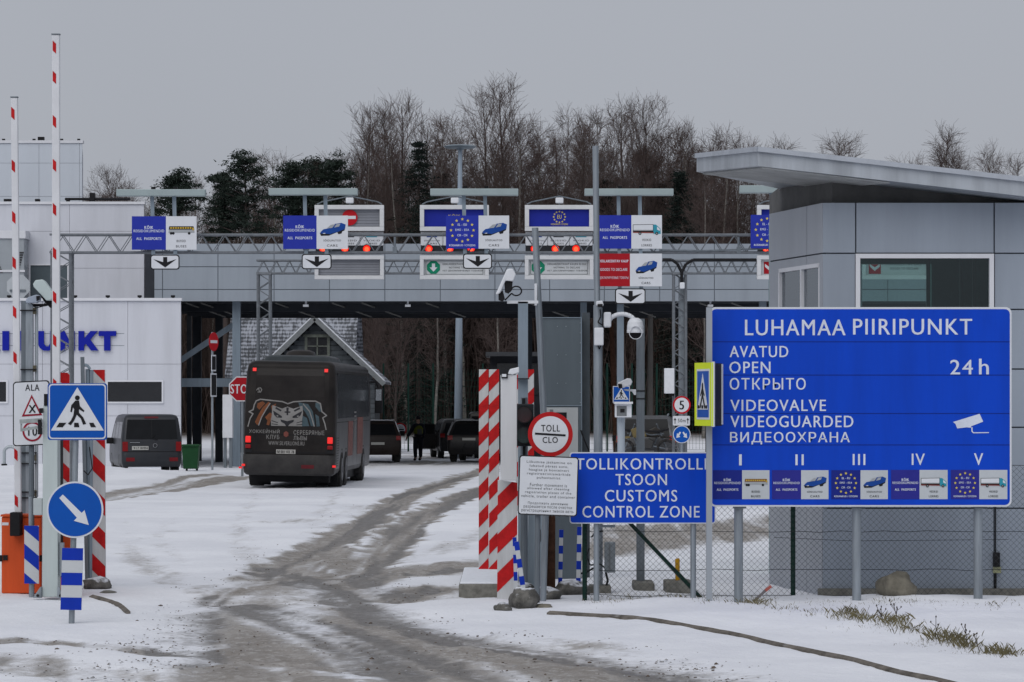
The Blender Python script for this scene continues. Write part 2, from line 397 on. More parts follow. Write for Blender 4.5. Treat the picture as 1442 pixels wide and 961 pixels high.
    wet = np.clip(wet * (1 + .7 * st) + s * .45 * np.maximum(st, -.4), 0, 1)
    z = ground_z(x, y)
    rut = fbm(x * 3.1, y * 3.1, 4, 61) * .10 * np.clip(s * 1.5, 0, 1) - .05 * np.clip(s, 0, 1) - .03 * wet + .03 * st * np.clip(s * 2, 0, 1)
    z = z + rut * (1 - sstep(130, 170, y))
    ny, nx = gx.shape
    idx = np.arange(nx * ny).reshape(ny, nx)
    q = np.stack([idx[:-1, :-1], idx[:-1, 1:], idx[1:, 1:], idx[1:, :-1]], -1).reshape(-1, 4)
    me = bpy.data.meshes.new('ground')
    me.vertices.add(nx * ny); me.vertices.foreach_set('co', np.stack([x, y, z], 1).ravel().astype(np.float32))
    me.loops.add(q.size); me.loops.foreach_set('vertex_index', q.ravel().astype(np.int32))
    me.polygons.add(len(q)); me.polygons.foreach_set('loop_start', (np.arange(len(q)) * 4).astype(np.int32))
    me.polygons.foreach_set('loop_total', np.full(len(q), 4, np.int32))
    me.update(calc_edges=True); me.validate()
    litter = sstep(166, 180, y + 6 * fbm(x * .2, y * .2, 3, 77))
    for nm, arr in (('slush', s), ('wet', wet), ('litter', litter)):
        a = me.attributes.new(nm, 'FLOAT', 'POINT'); a.data.foreach_set('value', np.clip(arr, 0, 1).astype(np.float32))
    me.shade_smooth()
    o = bpy.data.objects.new('ground', me); COL.objects.link(o); o['kind'] = 'structure'
    m = bpy.data.materials.new('snowy_ground'); m.use_nodes = True; n = m.node_tree; bs = n.nodes['Principled BSDF']
    lk = n.links.new
    def att(nm): a = n.nodes.new('ShaderNodeAttribute'); a.attribute_name = nm; return a.outputs['Fac']
    tc = n.nodes.new('ShaderNodeTexCoord')
    def noise(sc_, det=5, ro=.6):
        z_ = n.nodes.new('ShaderNodeTexNoise'); z_.inputs['Scale'].default_value = sc_; z_.inputs['Detail'].default_value = det; z_.inputs['Roughness'].default_value = ro
        lk(tc.outputs['Object'], z_.inputs['Vector']); return z_.outputs['Fac']
    def mth(op, a, b=None, c=None, clamp=False):
        k = n.nodes.new('ShaderNodeMath'); k.operation = op; k.use_clamp = clamp
        for i, v_ in enumerate((a, b, c)):
            if v_ is None: continue
            if isinstance(v_, (int, float)): k.inputs[i].default_value = v_
            else: lk(v_, k.inputs[i])
        return k.outputs[0]
    def sm(v_, a, b):
        k = n.nodes.new('ShaderNodeMapRange'); k.interpolation_type = 'SMOOTHSTEP'; k.inputs['From Min'].default_value = a; k.inputs['From Max'].default_value = b
        lk(v_, k.inputs['Value']); return k.outputs['Result']
    def mixc(f, a, b):
        k = n.nodes.new('ShaderNodeMix'); k.data_type = 'RGBA'
        if isinstance(f, (int, float)): k.inputs[0].default_value = f
        else: lk(f, k.inputs[0])
        for i, v_ in ((6, a), (7, b)):
            if isinstance(v_, tuple): k.inputs[i].default_value = (*v_, 1)
            else: lk(v_, k.inputs[i])
        return k.outputs[2]
    S = att('slush'); W = att('wet'); LT = att('litter')
    n1 = noise(1.3, 6, .7); n2 = noise(9, 5, .65); n3 = noise(38, 4, .6); n4 = noise(.35, 4)
    jit = mth('ADD', mth('MULTIPLY_ADD', n1, .5, -.25), mth('MULTIPLY_ADD', n2, .6, -.30))
    gate = mth('MULTIPLY', sm(S, .02, .2), jit)
    cov = sm(mth('ADD', S, gate), .16, .62)
    snow = mixc(sm(n4, .35, .65), (.69, .705, .755), (.77, .785, .83))
    snow = mixc(mth('MULTIPLY', sm(n2, .52, .75), .18), snow, (.52, .54, .58))
    sl1 = mixc(sm(n1, .38, .62), (.195, .174, .152), (.290, .268, .246))
    sl2 = mixc(mth('MULTIPLY', sm(n2, .48, .66), .55), sl1, (.46, .45, .44))
    sl3 = mixc(mth('MULTIPLY', sm(n3, .54, .68), .35), sl2, (.105, .088, .072))
    wetc = mixc(sm(n2, .35, .65), (.086, .080, .074), (.145, .135, .126))
    slw = mixc(mth('MULTIPLY', sm(mth('MULTIPLY_ADD', n1, .5, W), .55, 1.0), .85), sl3, wetc)
    c0 = mixc(mth('MULTIPLY', cov, .94), snow, slw)
    # thrown clods along the edges of the tracks
    vo = n.nodes.new('ShaderNodeTexVoronoi'); vo.inputs['Scale'].default_value = 9.0; lk(tc.outputs['Object'], vo.inputs['Vector'])
    spot = mth('MULTIPLY', mth('SUBTRACT', 1.0, sm(vo.outputs['Distance'], .10, .22)), mth('MULTIPLY', sm(n1, .47, .60), sm(S, .10, .30)))
    c1 = mixc(mth('MULTIPLY', spot, .8), c0, (.075, .055, .042))
    litc = mixc(sm(n1, .4, .6), (.055, .042, .036), (.10, .08, .07))
    litc = mixc(mth('MULTIPLY', sm(n2, .62, .70), .5), litc, (.5, .52, .56))
    c2 = mixc(LT, c1, litc)
    lk(c2, bs.inputs['Base Color'])
    lk(mth('MULTIPLY_ADD', mth('MULTIPLY', W, cov), -.38, .88), bs.inputs['Roughness'])
    bs.inputs['Specular IOR Level'].default_value = .25
    bp = n.nodes.new('ShaderNodeBump'); bp.inputs['Strength'].default_value = .55; bp.inputs['Distance'].default_value = .05
    hgt = mth('ADD', mth('MULTIPLY', n2, .7), mth('MULTIPLY', n3, mth('MULTIPLY_ADD', cov, .5, .12)))
    lk(hgt, bp.inputs['Height']); lk(bp.outputs['Normal'], bs.inputs['Normal'])
    me.materials.append(m)
make_ground()
def gz(x, y): return float(ground_z(np.array([x]), np.array([y]))[0])

# kerb stone line in front of the sign
def kz(p): return sum(gz(p.x + q * .35, p.y + q2 * .35) for q in (-1, 0, 1) for q2 in (-1, 0, 1)) / 9
def kerb(pxs, name='kerb'):
    pts = [Vector((*gpt(*p), 0)) for p in pxs]
    mb = MB()
    fine = []
    for i in range(len(pts) - 1):
        for k in range(8): t = k / 8; p0, p1, p2, p3 = pts[max(i - 1, 0)], pts[i], pts[i + 1], pts[min(i + 2, len(pts) - 1)]; fine.append(.5 * (2 * p1 + (p2 - p0) * t + (2 * p0 - 5 * p1 + 4 * p2 - p3) * t * t + (3 * p1 - p0 - 3 * p2 + p3) * t ** 3))
    fine.append(pts[-1])
    for i in range(len(fine) - 1):
        a, b = fine[i], fine[i + 1]; d_ = (b - a).normalized(); nn = Vector((-d_.y, d_.x, 0)) * .022
        za = kz(a) + .016 + .006 * float(fbm(np.array([a.x * 1.9]), np.array([a.y * 1.9]), 3, 5)[0]); zb = kz(b) + .016 + .006 * float(fbm(np.array([b.x * 1.9]), np.array([b.y * 1.9]), 3, 5)[0])
        q = [a + nn, a - nn, b - nn, b + nn]
        mb.add([(q[0].x, q[0].y, za + .02), (q[1].x, q[1].y, za), (q[2].x, q[2].y, zb), (q[3].x, q[3].y, zb + .02),
                (q[0].x, q[0].y, za - .3), (q[1].x, q[1].y, za - .3), (q[2].x, q[2].y, zb - .3), (q[3].x, q[3].y, zb - .3)],
               [(0, 1, 2, 3), (1, 5, 6, 2), (0, 3, 7, 4)] + ([(0, 4, 5, 1)] if i == 0 else []) + ([(3, 2, 6, 7)] if i == len(fine) - 2 else []))
    if 'kerb_stone' not in MATS: add_snow(mat('kerb_stone', (.17, .153, .135), .9, var=.55, scale=5, bump=.6), 1.46, 1.72, 1.6)
    return tag(mb.build(name, MATS['kerb_stone']), kind='structure')
kerb([(772, 866), (850, 873), (960, 890), (1060, 905), (1150, 922), (1240, 942), (1330, 961), (1420, 985)])
kerb([(128, 842), (150, 847), (168, 854), (181, 866)])

# thrown lumps of slush and grit along the wheel tracks (uncountable)
def clods():
    g = random.Random(31); rs = np.random.RandomState(3)
    n = 60000; py = 700 + 285 * rs.rand(n) ** .8; px = -40 + 1180 * rs.rand(n)
    D_ = H * FOC / (py - HY); x = (px - CX) * D_ / FOC
    s_ = np.zeros(n)
    for poly, soft in ((MAIN, .9),): s_ = np.maximum(s_, area(x, D_, poly, soft))
    edge = np.clip(1 - np.abs(s_ - .45) * 1.6, 0, 1) * (s_ > .02)
    for pts, hw in (([(380, 806), (440, 775), (485, 750), (530, 722), (580, 697), (631, 677)], 1.1), ([(500, 822), (520, 800), (546, 768), (583, 732), (631, 706), (690, 686)], 1.1), ([(545, 862), (575, 880), (660, 894), (760, 906), (900, 930), (1010, 958)], .5), ([(-60, 897), (60, 902), (160, 909), (260, 918), (400, 940)], .5), ([(-80, 916), (30, 930), (110, 945), (230, 962)], .6), ([(400, 812), (500, 808), (583, 803), (675, 796)], 1.2)):
        edge = np.maximum(edge, .7 * track(x, D_, pts, hw, .5))
    edge = np.maximum(edge, .35 * (s_ > .5))
    clump = np.clip((fbm(x * 1.7, D_ * 1.7, 4, 91) + .06) * 5, 0, 1)
    ok = rs.rand(n) < edge * clump * .20
    xs_, ys_ = x[ok], D_[ok]; zs_ = ground_z(xs_, ys_) - .03
    base_ = [(1, 0, 0), (0, 1, 0), (-1, 0, 0), (0, -1, 0), (.1, 0, 1), (.7, .7, .5), (-.7, .6, .55), (-.6, -.7, .5), (.6, -.7, .6)]
    fc = [(0, 5, 8), (5, 1, 6), (6, 2, 7), (7, 3, 8), (0, 1, 5), (1, 2, 6), (2, 3, 7), (3, 0, 8), (5, 4, 8), (5, 6, 4), (6, 7, 4), (7, 8, 4)]
    out_ = ([], []), ([], [])
    for a, b, c in zip(xs_, ys_, zs_):
        vs_, fs_ = out_[0 if g.random() < .5 else 1]; r = g.uniform(.005, .014) * (1.8 if g.random() < .05 else 1); k = len(vs_)
        for p in base_: vs_.append((a + p[0] * r * g.uniform(.7, 1.4), b + p[1] * r * g.uniform(.7, 1.6), c + p[2] * r * g.uniform(.5, 1.0) + .024))
        fs_ += [tuple(k + i for i in f) for f in fc]
    for (vs_, fs_), m, nm in ((out_[0], mat('grit', (.13, .10, .08), .9, var=.5, scale=9), 'brown slush lumps thrown up along the wheel tracks'), (out_[1], mat('grey_slush', (.36, .36, .37), .9, var=.4, scale=9), 'grey snow lumps thrown up along the wheel tracks')):
        me = bpy.data.meshes.new('slush_lumps'); me.from_pydata(vs_, [], fs_); me.materials.append(m); o = bpy.data.objects.new('slush_lumps', me); COL.objects.link(o); tag(o, nm, 'slush', kind='stuff')
clods()
# ---------------------------------------------------------------- buildings
def panels(mb, xs, zs, y0, y1, gap=.022):
    for i in range(len(xs) - 1):
        for j in range(len(zs) - 1):
            mb.box(xs[i] + gap / 2, xs[i + 1] - gap / 2, y0, y1, zs[j] + gap / 2, zs[j + 1] - gap / 2)
def window_unit(parent, x0, x1, z0, z1, y, fr, framem, glassm, mull=0):
    f = MB()
    f.box(x0 - fr, x1 + fr, y - .05, y + .06, z1, z1 + fr); f.box(x0 - fr, x1 + fr, y - .06, y + .06, z0 - fr, z0)
    f.box(x0 - fr, x0, y - .05, y + .06, z0, z1); f.box(x1, x1 + fr, y - .05, y + .06, z0, z1)
    for k in range(mull): xm = x0 + (x1 - x0) * (k + 1) / (mull + 1); f.box(xm - fr * .3, xm + fr * .3, y - .04, y + .05, z0, z1)
    w_ = f.build('window', framem, parent)
    MB().box(x0, x1, y + .0, y + .015, z0, z1).build('pane', glassm, w_)
    return w_
def facade(parent, x0, x1, z0, z1, y, depth, xs, zs, windows, clad):
    """panelled box with real openings: windows = [(x0,x1,z0,z1)] in one row"""
    mb = MB(); sk = x1 / y * depth + .05      # the side wall runs straight away from the lanes
    mb.add([(x0, y + .03, z0), (x1, y + .03, z0), (x1 + sk, y + depth, z0), (x0, y + depth, z0), (x0, y + .03, z1), (x1, y + .03, z1), (x1 + sk, y + depth, z1), (x0, y + depth, z1)], [(0, 3, 2, 1), (4, 5, 6, 7), (0, 1, 5, 4), (1, 2, 6, 5), (2, 3, 7, 6), (3, 0, 4, 7)])
    mb.build('wall', SEAM, parent)
    p = MB()
    for i in range(len(xs) - 1):
        for j in range(len(zs) - 1):
            g = .006; a, b, c_, d_ = xs[i] + g, xs[i + 1] - g, zs[j] + g, zs[j + 1] - g
            rects = [(a, b, c_, d_)]
            for wx0, wx1, wz0, wz1 in windows:
                nr = []
                for (e, f, g2, h) in rects:
                    if wx0 >= f or wx1 <= e or wz0 >= h or wz1 <= g2: nr.append((e, f, g2, h)); continue
                    if wz0 > g2: nr.append((e, f, g2, wz0))
                    if wz1 < h: nr.append((e, f, wz1, h))
                    lo, hi = max(g2, wz0), min(h, wz1)
                    if wx0 > e: nr.append((e, wx0, lo, hi))
                    if wx1 < f: nr.append((wx1, f, lo, hi))
                rects = nr
            for (e, f, g2, h) in rects: p.box(e, f, y - .02, y + .028, g2, h)
    p.build('cladding', clad, parent)

def spot(mb, x, y, z, s=.12): mb.box(x - s, x + s, y - s, y + s, z, z + s * 1.1); mb.box(x - s * .5, x + s * .5, y - s * .5, y + s * .5, z - .05, z)

# low white block with the big letters
D0 = 112.0
bl = thing('terminal_building', base(100, D0), 'low white panelled building with blue PIIRIPUNKT letters behind the raised barriers', 'building')
xa, xb = X(-260, D0), X(255, D0); zt = Z(424, D0)
xs = [xa, X(-130, D0), X(-40, D0), X(60, D0), X(180, D0), xb]
zs = [-.2, Z(586, D0), Z(513, D0), zt]
wz = (Z(566, D0), Z(538, D0))
wins = [(X(-120, D0), X(9, D0), *wz), (X(152, D0), X(228, D0), *wz)]
facade(bl, xa, xb - .02, -.2, zt, D0, 9, xs, zs, wins, CLADW)
for a in wins: window_unit(bl, *a, D0 - .01, .06, CLADTR, GLASSDK)
MB().box(xa, xb + .03, D0 - .10, D0 + .3, zt, zt + .10).build('parapet', CLADTR, bl)
def raised(st, x0, x1, y0, y1, D, off, thick, parent, m):
    mb = MB(); mb.pt(st, x0, x1, y0, y1, D, off, 0); ed = {}; nv = len(mb.v); fr_ = list(mb.v)
    for f in list(mb.f):
        for i in range(len(f)): e = (f[i], f[(i + 1) % len(f)]); ed[e] = 1
    mb.v += [p + Vector((0, thick, 0)) for p in fr_]
    for (a, b) in ed:
        if (b, a) not in ed: mb.f.append((b, a, a + nv, b + nv)); mb.fm.append(0)
    return mb.build('letter', m, parent)
def slab_letter(polys, D, parent, m):
    mb = MB()
    for p in polys: mb.pp(p, D, .10, .03)
    return mb.build('letter', m, parent)
T_, B_ = 466.5, 494.0
def stem(x0, x1): return [(x0, T_), (x1, T_), (x1, B_), (x0, B_)]
for polys in ([stem(-37, -28)], [stem(-52, -43)], [[(-80, T_), (-71.5, T_), (-71.5, B_), (-80, B_)], [(-71.4, T_), (-63, T_ + 1), (-59, T_ + 6), (-60, T_ + 13), (-65, T_ + 16), (-71.4, T_ + 16), (-71.4, T_ + 11), (-68, T_ + 8), (-71.4, T_ + 5)]],
              [[(-22, T_), (-13.5, T_), (-13.5, B_), (-22, B_)], [(-13.4, T_), (-5, T_ + 1), (-1, T_ + 6), (-2, T_ + 12), (-6, T_ + 15), (1, B_), (-8, B_), (-13.4, T_ + 16), (-13.4, T_ + 11), (-10, T_ + 8), (-13.4, T_ + 5)]], [stem(4, 13.5)], [[(25, T_), (33.5, T_), (33.5, B_), (25, B_)], [(33.6, T_), (42, T_ + 1), (46, T_ + 6), (45, T_ + 13), (40, T_ + 16), (33.6, T_ + 16), (33.6, T_ + 11), (37, T_ + 8), (33.6, T_ + 5)]],
              [[(54.5, T_), (62.5, T_), (62.5, 484), (65, 488), (69, 488), (71, 484), (71, T_), (78, T_), (78, 486), (74, 492), (69, 494.3), (62, 494), (56.5, 490), (54.5, 485)]],
              [[(85, T_), (91.5, T_), (98, 480), (98, T_), (105.5, T_), (105.5, B_), (99, B_), (92, 480.5), (92, B_), (85, B_)]],
              [[(111, T_), (119, T_), (119, 477), (128, T_), (138, T_), (127.5, 478.5), (139, B_), (129, B_), (121.5, 484.5), (119, 487), (119, B_), (111, B_)]],
              [[(139.5, T_), (164, T_), (164, 473.5), (156, 473.5), (156, B_), (147, B_), (147, 473.5), (139.5, 473.5)]]): slab_letter(polys, D0, bl, BLUELET)
m_ = MB()
for y_ in (470, 487): m_.tube((X(-95, D0), D0 - .01, Z(y_, D0)), (X(175, D0), D0 - .01, Z(y_, D0)), .018, n=6)
m_.build('letter_rail', GALV, bl)
for x_ in (12, 105, 151, 196, 243): m_ = MB(); spot(m_, X(x_, D0), D0 + .15, zt + .13, .07); m_.build('roof_lamp', BLACK, bl)
# middle white block
D1 = 119.0
bm_ = thing('office_block', base(80, D1), 'white panelled middle storey behind the lettered building, with a dark window', 'building')
xa, xb = X(-260, D1), X(203, D1); zt = Z(288, D1)
wins = [(X(43, D1), X(95, D1), Z(440, D1), Z(374, D1))]
facade(bm_, xa, xb - .02, -.2, zt, D1, 10, [xa, X(-130, D1), X(-20, D1), X(98, D1), xb], [-.2, Z(460, D1), Z(378, D1), Z(326, D1), zt], wins, CLADW)
window_unit(bm_, *wins[0], D1, .05, CLADTR, mat('teal_glass', (.09, .115, .13), .2, var=.2, scale=.6))
MB().box(xa, xb + .03, D1 - .08, D1 + .3, zt, zt + .10).build('parapet', CLADTR, bm_)
MB().box(X(-80, D1), X(40, D1), D1 - 1.0, D1 - .03, Z(430, D1), Z(337, D1)).build('bay', mat('frosted_panel', (.33, .36, .39), .3, var=.12, scale=.8), bm_, bevel=.03)
m_ = MB(); m_.box(X(-80, D1), X(42, D1), D1 - 1.06, D1 + .0, Z(338, D1), Z(327, D1)); m_.box(X(-80, D1), X(41, D1), D1 - 1.04, D1 - .98, Z(385, D1), Z(382, D1))
m_.build('bay_trim', CLADTR, bm_)
m_ = MB(); rng = random.Random(4)
for k in range(9): m_.box(X(31, D1), X(31 + 1 + k * .9, D1), D1 - 1.03, D1 - .995, Z(384 - 3.4 * k, D1), Z(386 - 3.4 * k, D1) + .0)
for k in range(6): m_.box(X(0, D1), X(10 - 1.6 * k, D1), D1 - 1.03, D1 - .995, Z(384 - 3.4 * k, D1), Z(386 - 3.4 * k, D1))
m_.build('printed_pattern', mat('pattern_grey', (.05, .05, .055), .6), bm_)
m_ = MB(); m_.tube((X(90, D1), D1 + .3, zt + .22), (X(182, D1), D1 + .3, zt + .22), .05); m_.box(X(125, D1), X(132, D1), D1 + .2, D1 + .5, zt + .08, zt + .45)
m_.box(X(4, D1), X(14, D1), D1 + .2, D1 + .5, zt + .08, zt + .22); m_.box(X(48, D1), X(54, D1), D1 + .2, D1 + .5, zt + .08, zt + .22); m_.box(X(92, D1), X(96, D1), D1 + .2, D1 + .5, zt + .08, zt + .22)
m_.build('roof_fitting', BLACK, bm_)
# tower
D2 = 134.0
bt = thing('stair_tower', base(50, D2), 'tall pale tower block at the far left with small lamps on its flat roof', 'building')
xa, xb = X(-260, D2), X(116, D2); zt = Z(202, D2)
facade(bt, xa, xb - .02, -.2, zt, D2, 8, [xa, X(-60, D2), X(55, D2), X(112, D2), xb], [-.2, Z(277, D2), Z(230, D2), zt], [], mat('tower_cladding', (.54, .58, .64), .5, var=.06, scale=1, streak=True))
MB().box(xa, xb + .03, D2 - .07, D2 + .3, zt, zt + .12).build('parapet', CLADTR, bt)
for x_, s_ in ((4, .06), (47, .06), (57, .13), (110, .06), (86, .06)): m_ = MB(); spot(m_, X(x_, D2), D2 + .2, zt + .14, s_); m_.build('roof_lamp', BLACK, bt)

# ---------------------------------------------------------------- canopy over the lanes
DC = 114.5
ca = thing('customs_canopy', base(640, DC), 'long grey steel canopy spanning all lanes behind the sign gantries', 'canopy')
cx0, cx1 = X(217, DC), X(1330, DC); cz0, cz1 = Z(425, DC), Z(343, DC)
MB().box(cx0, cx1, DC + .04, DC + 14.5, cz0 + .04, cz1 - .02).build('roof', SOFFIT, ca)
m_ = MB()
panels(m_, [X(p, DC) for p in (217, 229, 307, 386, 464, 542, 620, 697, 774, 851, 929, 1006, 1083, 1160, 1250, 1330)], [cz0, Z(408, DC), Z(376, DC), cz1], DC - .02, DC + .04, .03)
m_.build('fascia', CLADG, ca)
MB().box(cx0 + .01, cx1, DC + .005, DC + .039, cz0 + .02, cz1 - .02).build('fascia_backing', mat('fascia_backing', (.13, .15, .175), .6), ca)
MB().box(X(204, DC), X(217, DC) - .01, DC + .1, DC + .5, Z(421, DC), Z(352, DC)).build('end_column', mat('dark_mirror_panel', (.05, .055, .065), .2, .3, var=.3, scale=1), ca)
for px, D, ww in ((332, 115, 11), (822, 116, 9), (1075, 115, 10), (874, 114.9, 9.5)): MB().box(X(px - ww / 2, D), X(px + ww / 2, D), D + .2, D + .5, -.1, cz0 + .03).build('front_column', STEELBL, ca)
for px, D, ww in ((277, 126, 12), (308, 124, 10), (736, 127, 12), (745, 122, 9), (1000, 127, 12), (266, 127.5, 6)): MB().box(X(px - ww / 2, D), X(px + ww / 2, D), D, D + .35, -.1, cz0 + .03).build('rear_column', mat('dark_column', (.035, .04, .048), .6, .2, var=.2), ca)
m_ = MB()
m_.box(X(230, 116), X(330, 116), 116, 116.25, Z(545, 116), Z(533, 116)); m_.build('tie_beam', STEELBL, ca); m_ = MB()
m_.bar((X(240, 116.4), 116.5, Z(517, 116.4)), (X(328, 116.4), 116.5, Z(458, 116.4)), .2, .2)
m_.build('brace', STEELBL, ca)
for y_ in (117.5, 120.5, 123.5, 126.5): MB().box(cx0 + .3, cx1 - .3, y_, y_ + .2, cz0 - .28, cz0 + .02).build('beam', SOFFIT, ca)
for px in (262, 283, 388, 468, 510, 600, 745, 868, 985, 1030): MB().bar((X(px, 115.5), 115.5, cz0 - .02), (X(px + 55, 122), 122, cz0 - .36), .04, .04).build('cable_tray', mat('tray_metal', (.20, .20, .19), .5, .3), ca)
for px in (430, 574, 1001):
    m_ = MB(); m_.tube((X(px, DC), DC + .3, cz0 - .12), (X(px, DC), DC + .3, cz0 + .03), .04); m_.box(X(px, DC) - .1, X(px, DC) + .1, DC + .2, DC + .4, cz0 - .18, cz0 - .10)
    m_.build('downlight', CAMW, ca)

# dark inspection kiosk and inspection cabinet under the canopy
kk = thing('inspection_kiosk', base(715, 134), 'dark flat-roofed cabin half hidden behind the red and white striped guard boards', 'cabin')
MB().box(X(690, 134), X(775, 134), 134, 138, -.1, Z(502, 134)).build('wall', mat('kiosk_grey', (.045, .047, .055), .6, var=.2), kk)
MB().box(X(684, 134), X(780, 134), 133.6, 138.4, Z(502, 134), Z(496, 134)).build('roof', mat('kiosk_roof', (.10, .105, .115), .6), kk)
MB().box(X(700, 134), X(760, 134), 133.97, 133.99, Z(556, 134), Z(512, 134)).build('window', GLASSDK, kk)
kc = thing('electrical_cabinet', base(321, 113), 'tall white electrical cabinet on grey legs beside the STOP sign', 'cabinet')
MB().box(X(314, 113), X(328, 113), 112.8, 113.2, Z(617, 113), Z(556, 113)).build('case', WHITE, kc, bevel=.02)
m_ = MB(); m_.box(X(315, 113), X(319, 113), 112.9, 113.1, -.1, Z(617, 113)); m_.box(X(323, 113), X(327, 113), 112.9, 113.1, -.1, Z(617, 113))
m_.build('leg', GALVD, kc)
m_ = MB()
for z_ in (562, 575, 590, 607): m_.box(X(313.2, 113), X(314, 113) - .002, 112.85, 112.95, Z(z_ + 2, 113), Z(z_, 113))
m_.build('hinge', GALVD, kc)

# ---------------------------------------------------------------- wooden house behind the bus
DH = 146.0
ho = thing('wooden_house', base(430, DH), 'grey plank house with snow-dusted tiled roof and pointed gable behind the bus', 'house')
plank = mat('grey_planks', (.10, .113, .125), .8, var=.35, scale=5, streak=False)
def siding(mb, x0, x1, y, z0, z1, step=.2, clip=None):
    z = z0
    while z < z1 - .01:
        zb = min(z + step - .02, z1)
        if clip: l, r = clip((z + zb) / 2)
        else: l, r = x0, x1
        if r > l: mb.box(l, r, y - .04, y + .02, z, zb)
        z += step
x0, x1 = X(318, DH), X(500, DH); ez = Z(528, DH)
MB().box(x0 + .3, x1 - .3, DH, DH + 7.5, -.1, ez + .3).build('wall', plank, ho)
# main roof, slope towards the camera
rd = 4.6; rz = 4.6
rm = bpy.data.materials.new('snowy_tiles'); rm.use_nodes = True
n = rm.node_tree; bs = n.nodes['Principled BSDF']; tc = n.nodes.new('ShaderNodeTexCoord')
mp = n.nodes.new('ShaderNodeMapping'); mp.inputs['Scale'].default_value = (9.0, 1.0, 2.6)
nz = n.nodes.new('ShaderNodeTexNoise'); nz.inputs['Scale'].default_value = 1.25; nz.inputs['Detail'].default_value = 5
wv = n.nodes.new('ShaderNodeTexWave'); wv.wave_type = 'BANDS'; wv.bands_direction = 'Z'; wv.inputs['Scale'].default_value = 1.75; wv.inputs['Distortion'].default_value = 1.6; wv.inputs['Detail'].default_value = 4; wv.inputs['Detail Scale'].default_value = 2.2
ad = n.nodes.new('ShaderNodeMath'); ad.operation = 'MULTIPLY_ADD'; ad.inputs[1].default_value = .22
rp = n.nodes.new('ShaderNodeValToRGB'); rp.color_ramp.elements[0].position = .56; rp.color_ramp.elements[0].color = (.05, .054, .062, 1)
rp.color_ramp.elements[1].position = .86; rp.color_ramp.elements[1].color = (.34, .36, .41, 1)
n.links.new(tc.outputs['Object'], mp.inputs[0]); n.links.new(mp.outputs[0], nz.inputs['Vector']); n.links.new(tc.outputs['Object'], wv.inputs['Vector'])
nb_ = n.nodes.new('ShaderNodeTexNoise'); nb_.inputs['Scale'].default_value = .8; nb_.inputs['Detail'].default_value = 3; n.links.new(tc.outputs['Object'], nb_.inputs['Vector'])
av = n.nodes.new('ShaderNodeMath'); av.operation = 'MULTIPLY_ADD'; av.inputs[1].default_value = .55; av.inputs[2].default_value = -.20
n.links.new(nb_.outputs['Fac'], av.inputs[0]); a2_ = n.nodes.new('ShaderNodeMath'); a2_.operation = 'ADD'; n.links.new(nz.outputs['Fac'], a2_.inputs[0]); n.links.new(av.outputs[0], a2_.inputs[1])
n.links.new(wv.outputs['Fac'], ad.inputs[0]); n.links.new(a2_.outputs[0], ad.inputs[2]); n.links.new(ad.outputs[0], rp.inputs['Fac']); n.links.new(rp.outputs['Color'], bs.inputs['Base Color'])
bs.inputs['Roughness'].default_value = .85
m_ = MB()
t_ = .14
m_.add([(x0, DH - .5, ez), (x1, DH - .5, ez), (x1, DH + rd, ez + rz), (x0, DH + rd, ez + rz), (x0, DH - .5, ez - t_), (x1, DH - .5, ez - t_), (x1, DH + rd, ez + rz - t_), (x0, DH + rd, ez + rz - t_)],
       [(0, 1, 2, 3), (7, 6, 5, 4), (0, 4, 5, 1), (1, 5, 6, 2), (3, 2, 6, 7), (0, 3, 7, 4)])
m_.add([(x0, DH + rd, ez + rz), (x1, DH + rd, ez + rz), (x1, DH + 9.5, ez - .2), (x0, DH + 9.5, ez - .2)], [(0, 1, 2, 3)])
m_.build('roof', rm, ho)
# front gable
DG = 141.0
ax, az = X(443, DG), Z(448, DG); lx, lz = X(350, DG), Z(538, DG); qx, qz = X(541, DG), Z(541, DG)
ins = .45
def gclip(z):
    tl = (az - .2 - z) / (az - lz); tr = (az - .2 - z) / (az - qz)
    if tl <= 0: return 0, -1
    return max(ax + (lx - ax) * tl, lx + ins), min(ax + (qx - ax) * tr, qx - ins)
m_ = MB(); siding(m_, 0, 0, DG + .5, .1, az - .3, .22, gclip); m_.build('gable_siding', plank, ho)
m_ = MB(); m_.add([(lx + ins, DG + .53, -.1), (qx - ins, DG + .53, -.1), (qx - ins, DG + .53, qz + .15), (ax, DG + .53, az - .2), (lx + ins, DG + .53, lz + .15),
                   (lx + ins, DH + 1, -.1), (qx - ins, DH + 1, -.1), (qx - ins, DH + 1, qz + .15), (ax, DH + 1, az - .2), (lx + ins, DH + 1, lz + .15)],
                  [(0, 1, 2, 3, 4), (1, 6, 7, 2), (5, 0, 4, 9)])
m_.build('gable_wall', mat('gable_backing', (.05, .055, .06), .9), ho)  # darker backing wall, seen between the planks
for nm, (ex, ez2) in (('l', (lx, lz)), ('r', (qx, qz))):
    m_ = MB(); th = .12
    m_.add([(ax, DG, az), (ex, DG, ez2), (ex, DH + 3, ez2), (ax, DH + 3, az), (ax, DG, az + th), (ex, DG, ez2 + th), (ex, DH + 3, ez2 + th), (ax, DH + 3, az + th)],
           [(0, 1, 2, 3), (4, 7, 6, 5), (0, 4, 5, 1), (1, 5, 6, 2), (2, 6, 7, 3), (3, 7, 4, 0)])
    m_.build('gable_roof', rm, ho)
    m_ = MB(); m_.bar((ax, DG - .03, az - .02), (ex, DG - .03, ez2 - .02), .22, .05, up=(0, 1, 0)); m_.build('barge_board', mat('pale_board', (.22, .235, .245), .8, var=.25, scale=6), ho)
    m_ = MB(); m_.bar((ax, DG + .1, az + th + .03), (ex, DG + .1, ez2 + th + .03), .07, .3, up=(0, 1, 0)); m_.build('snow_edge', SNOW, ho)
wf = MB(); wx0, wx1, wz0, wz1 = X(432, DG), X(460, DG), Z(500, DG), Z(475, DG); fr = .12
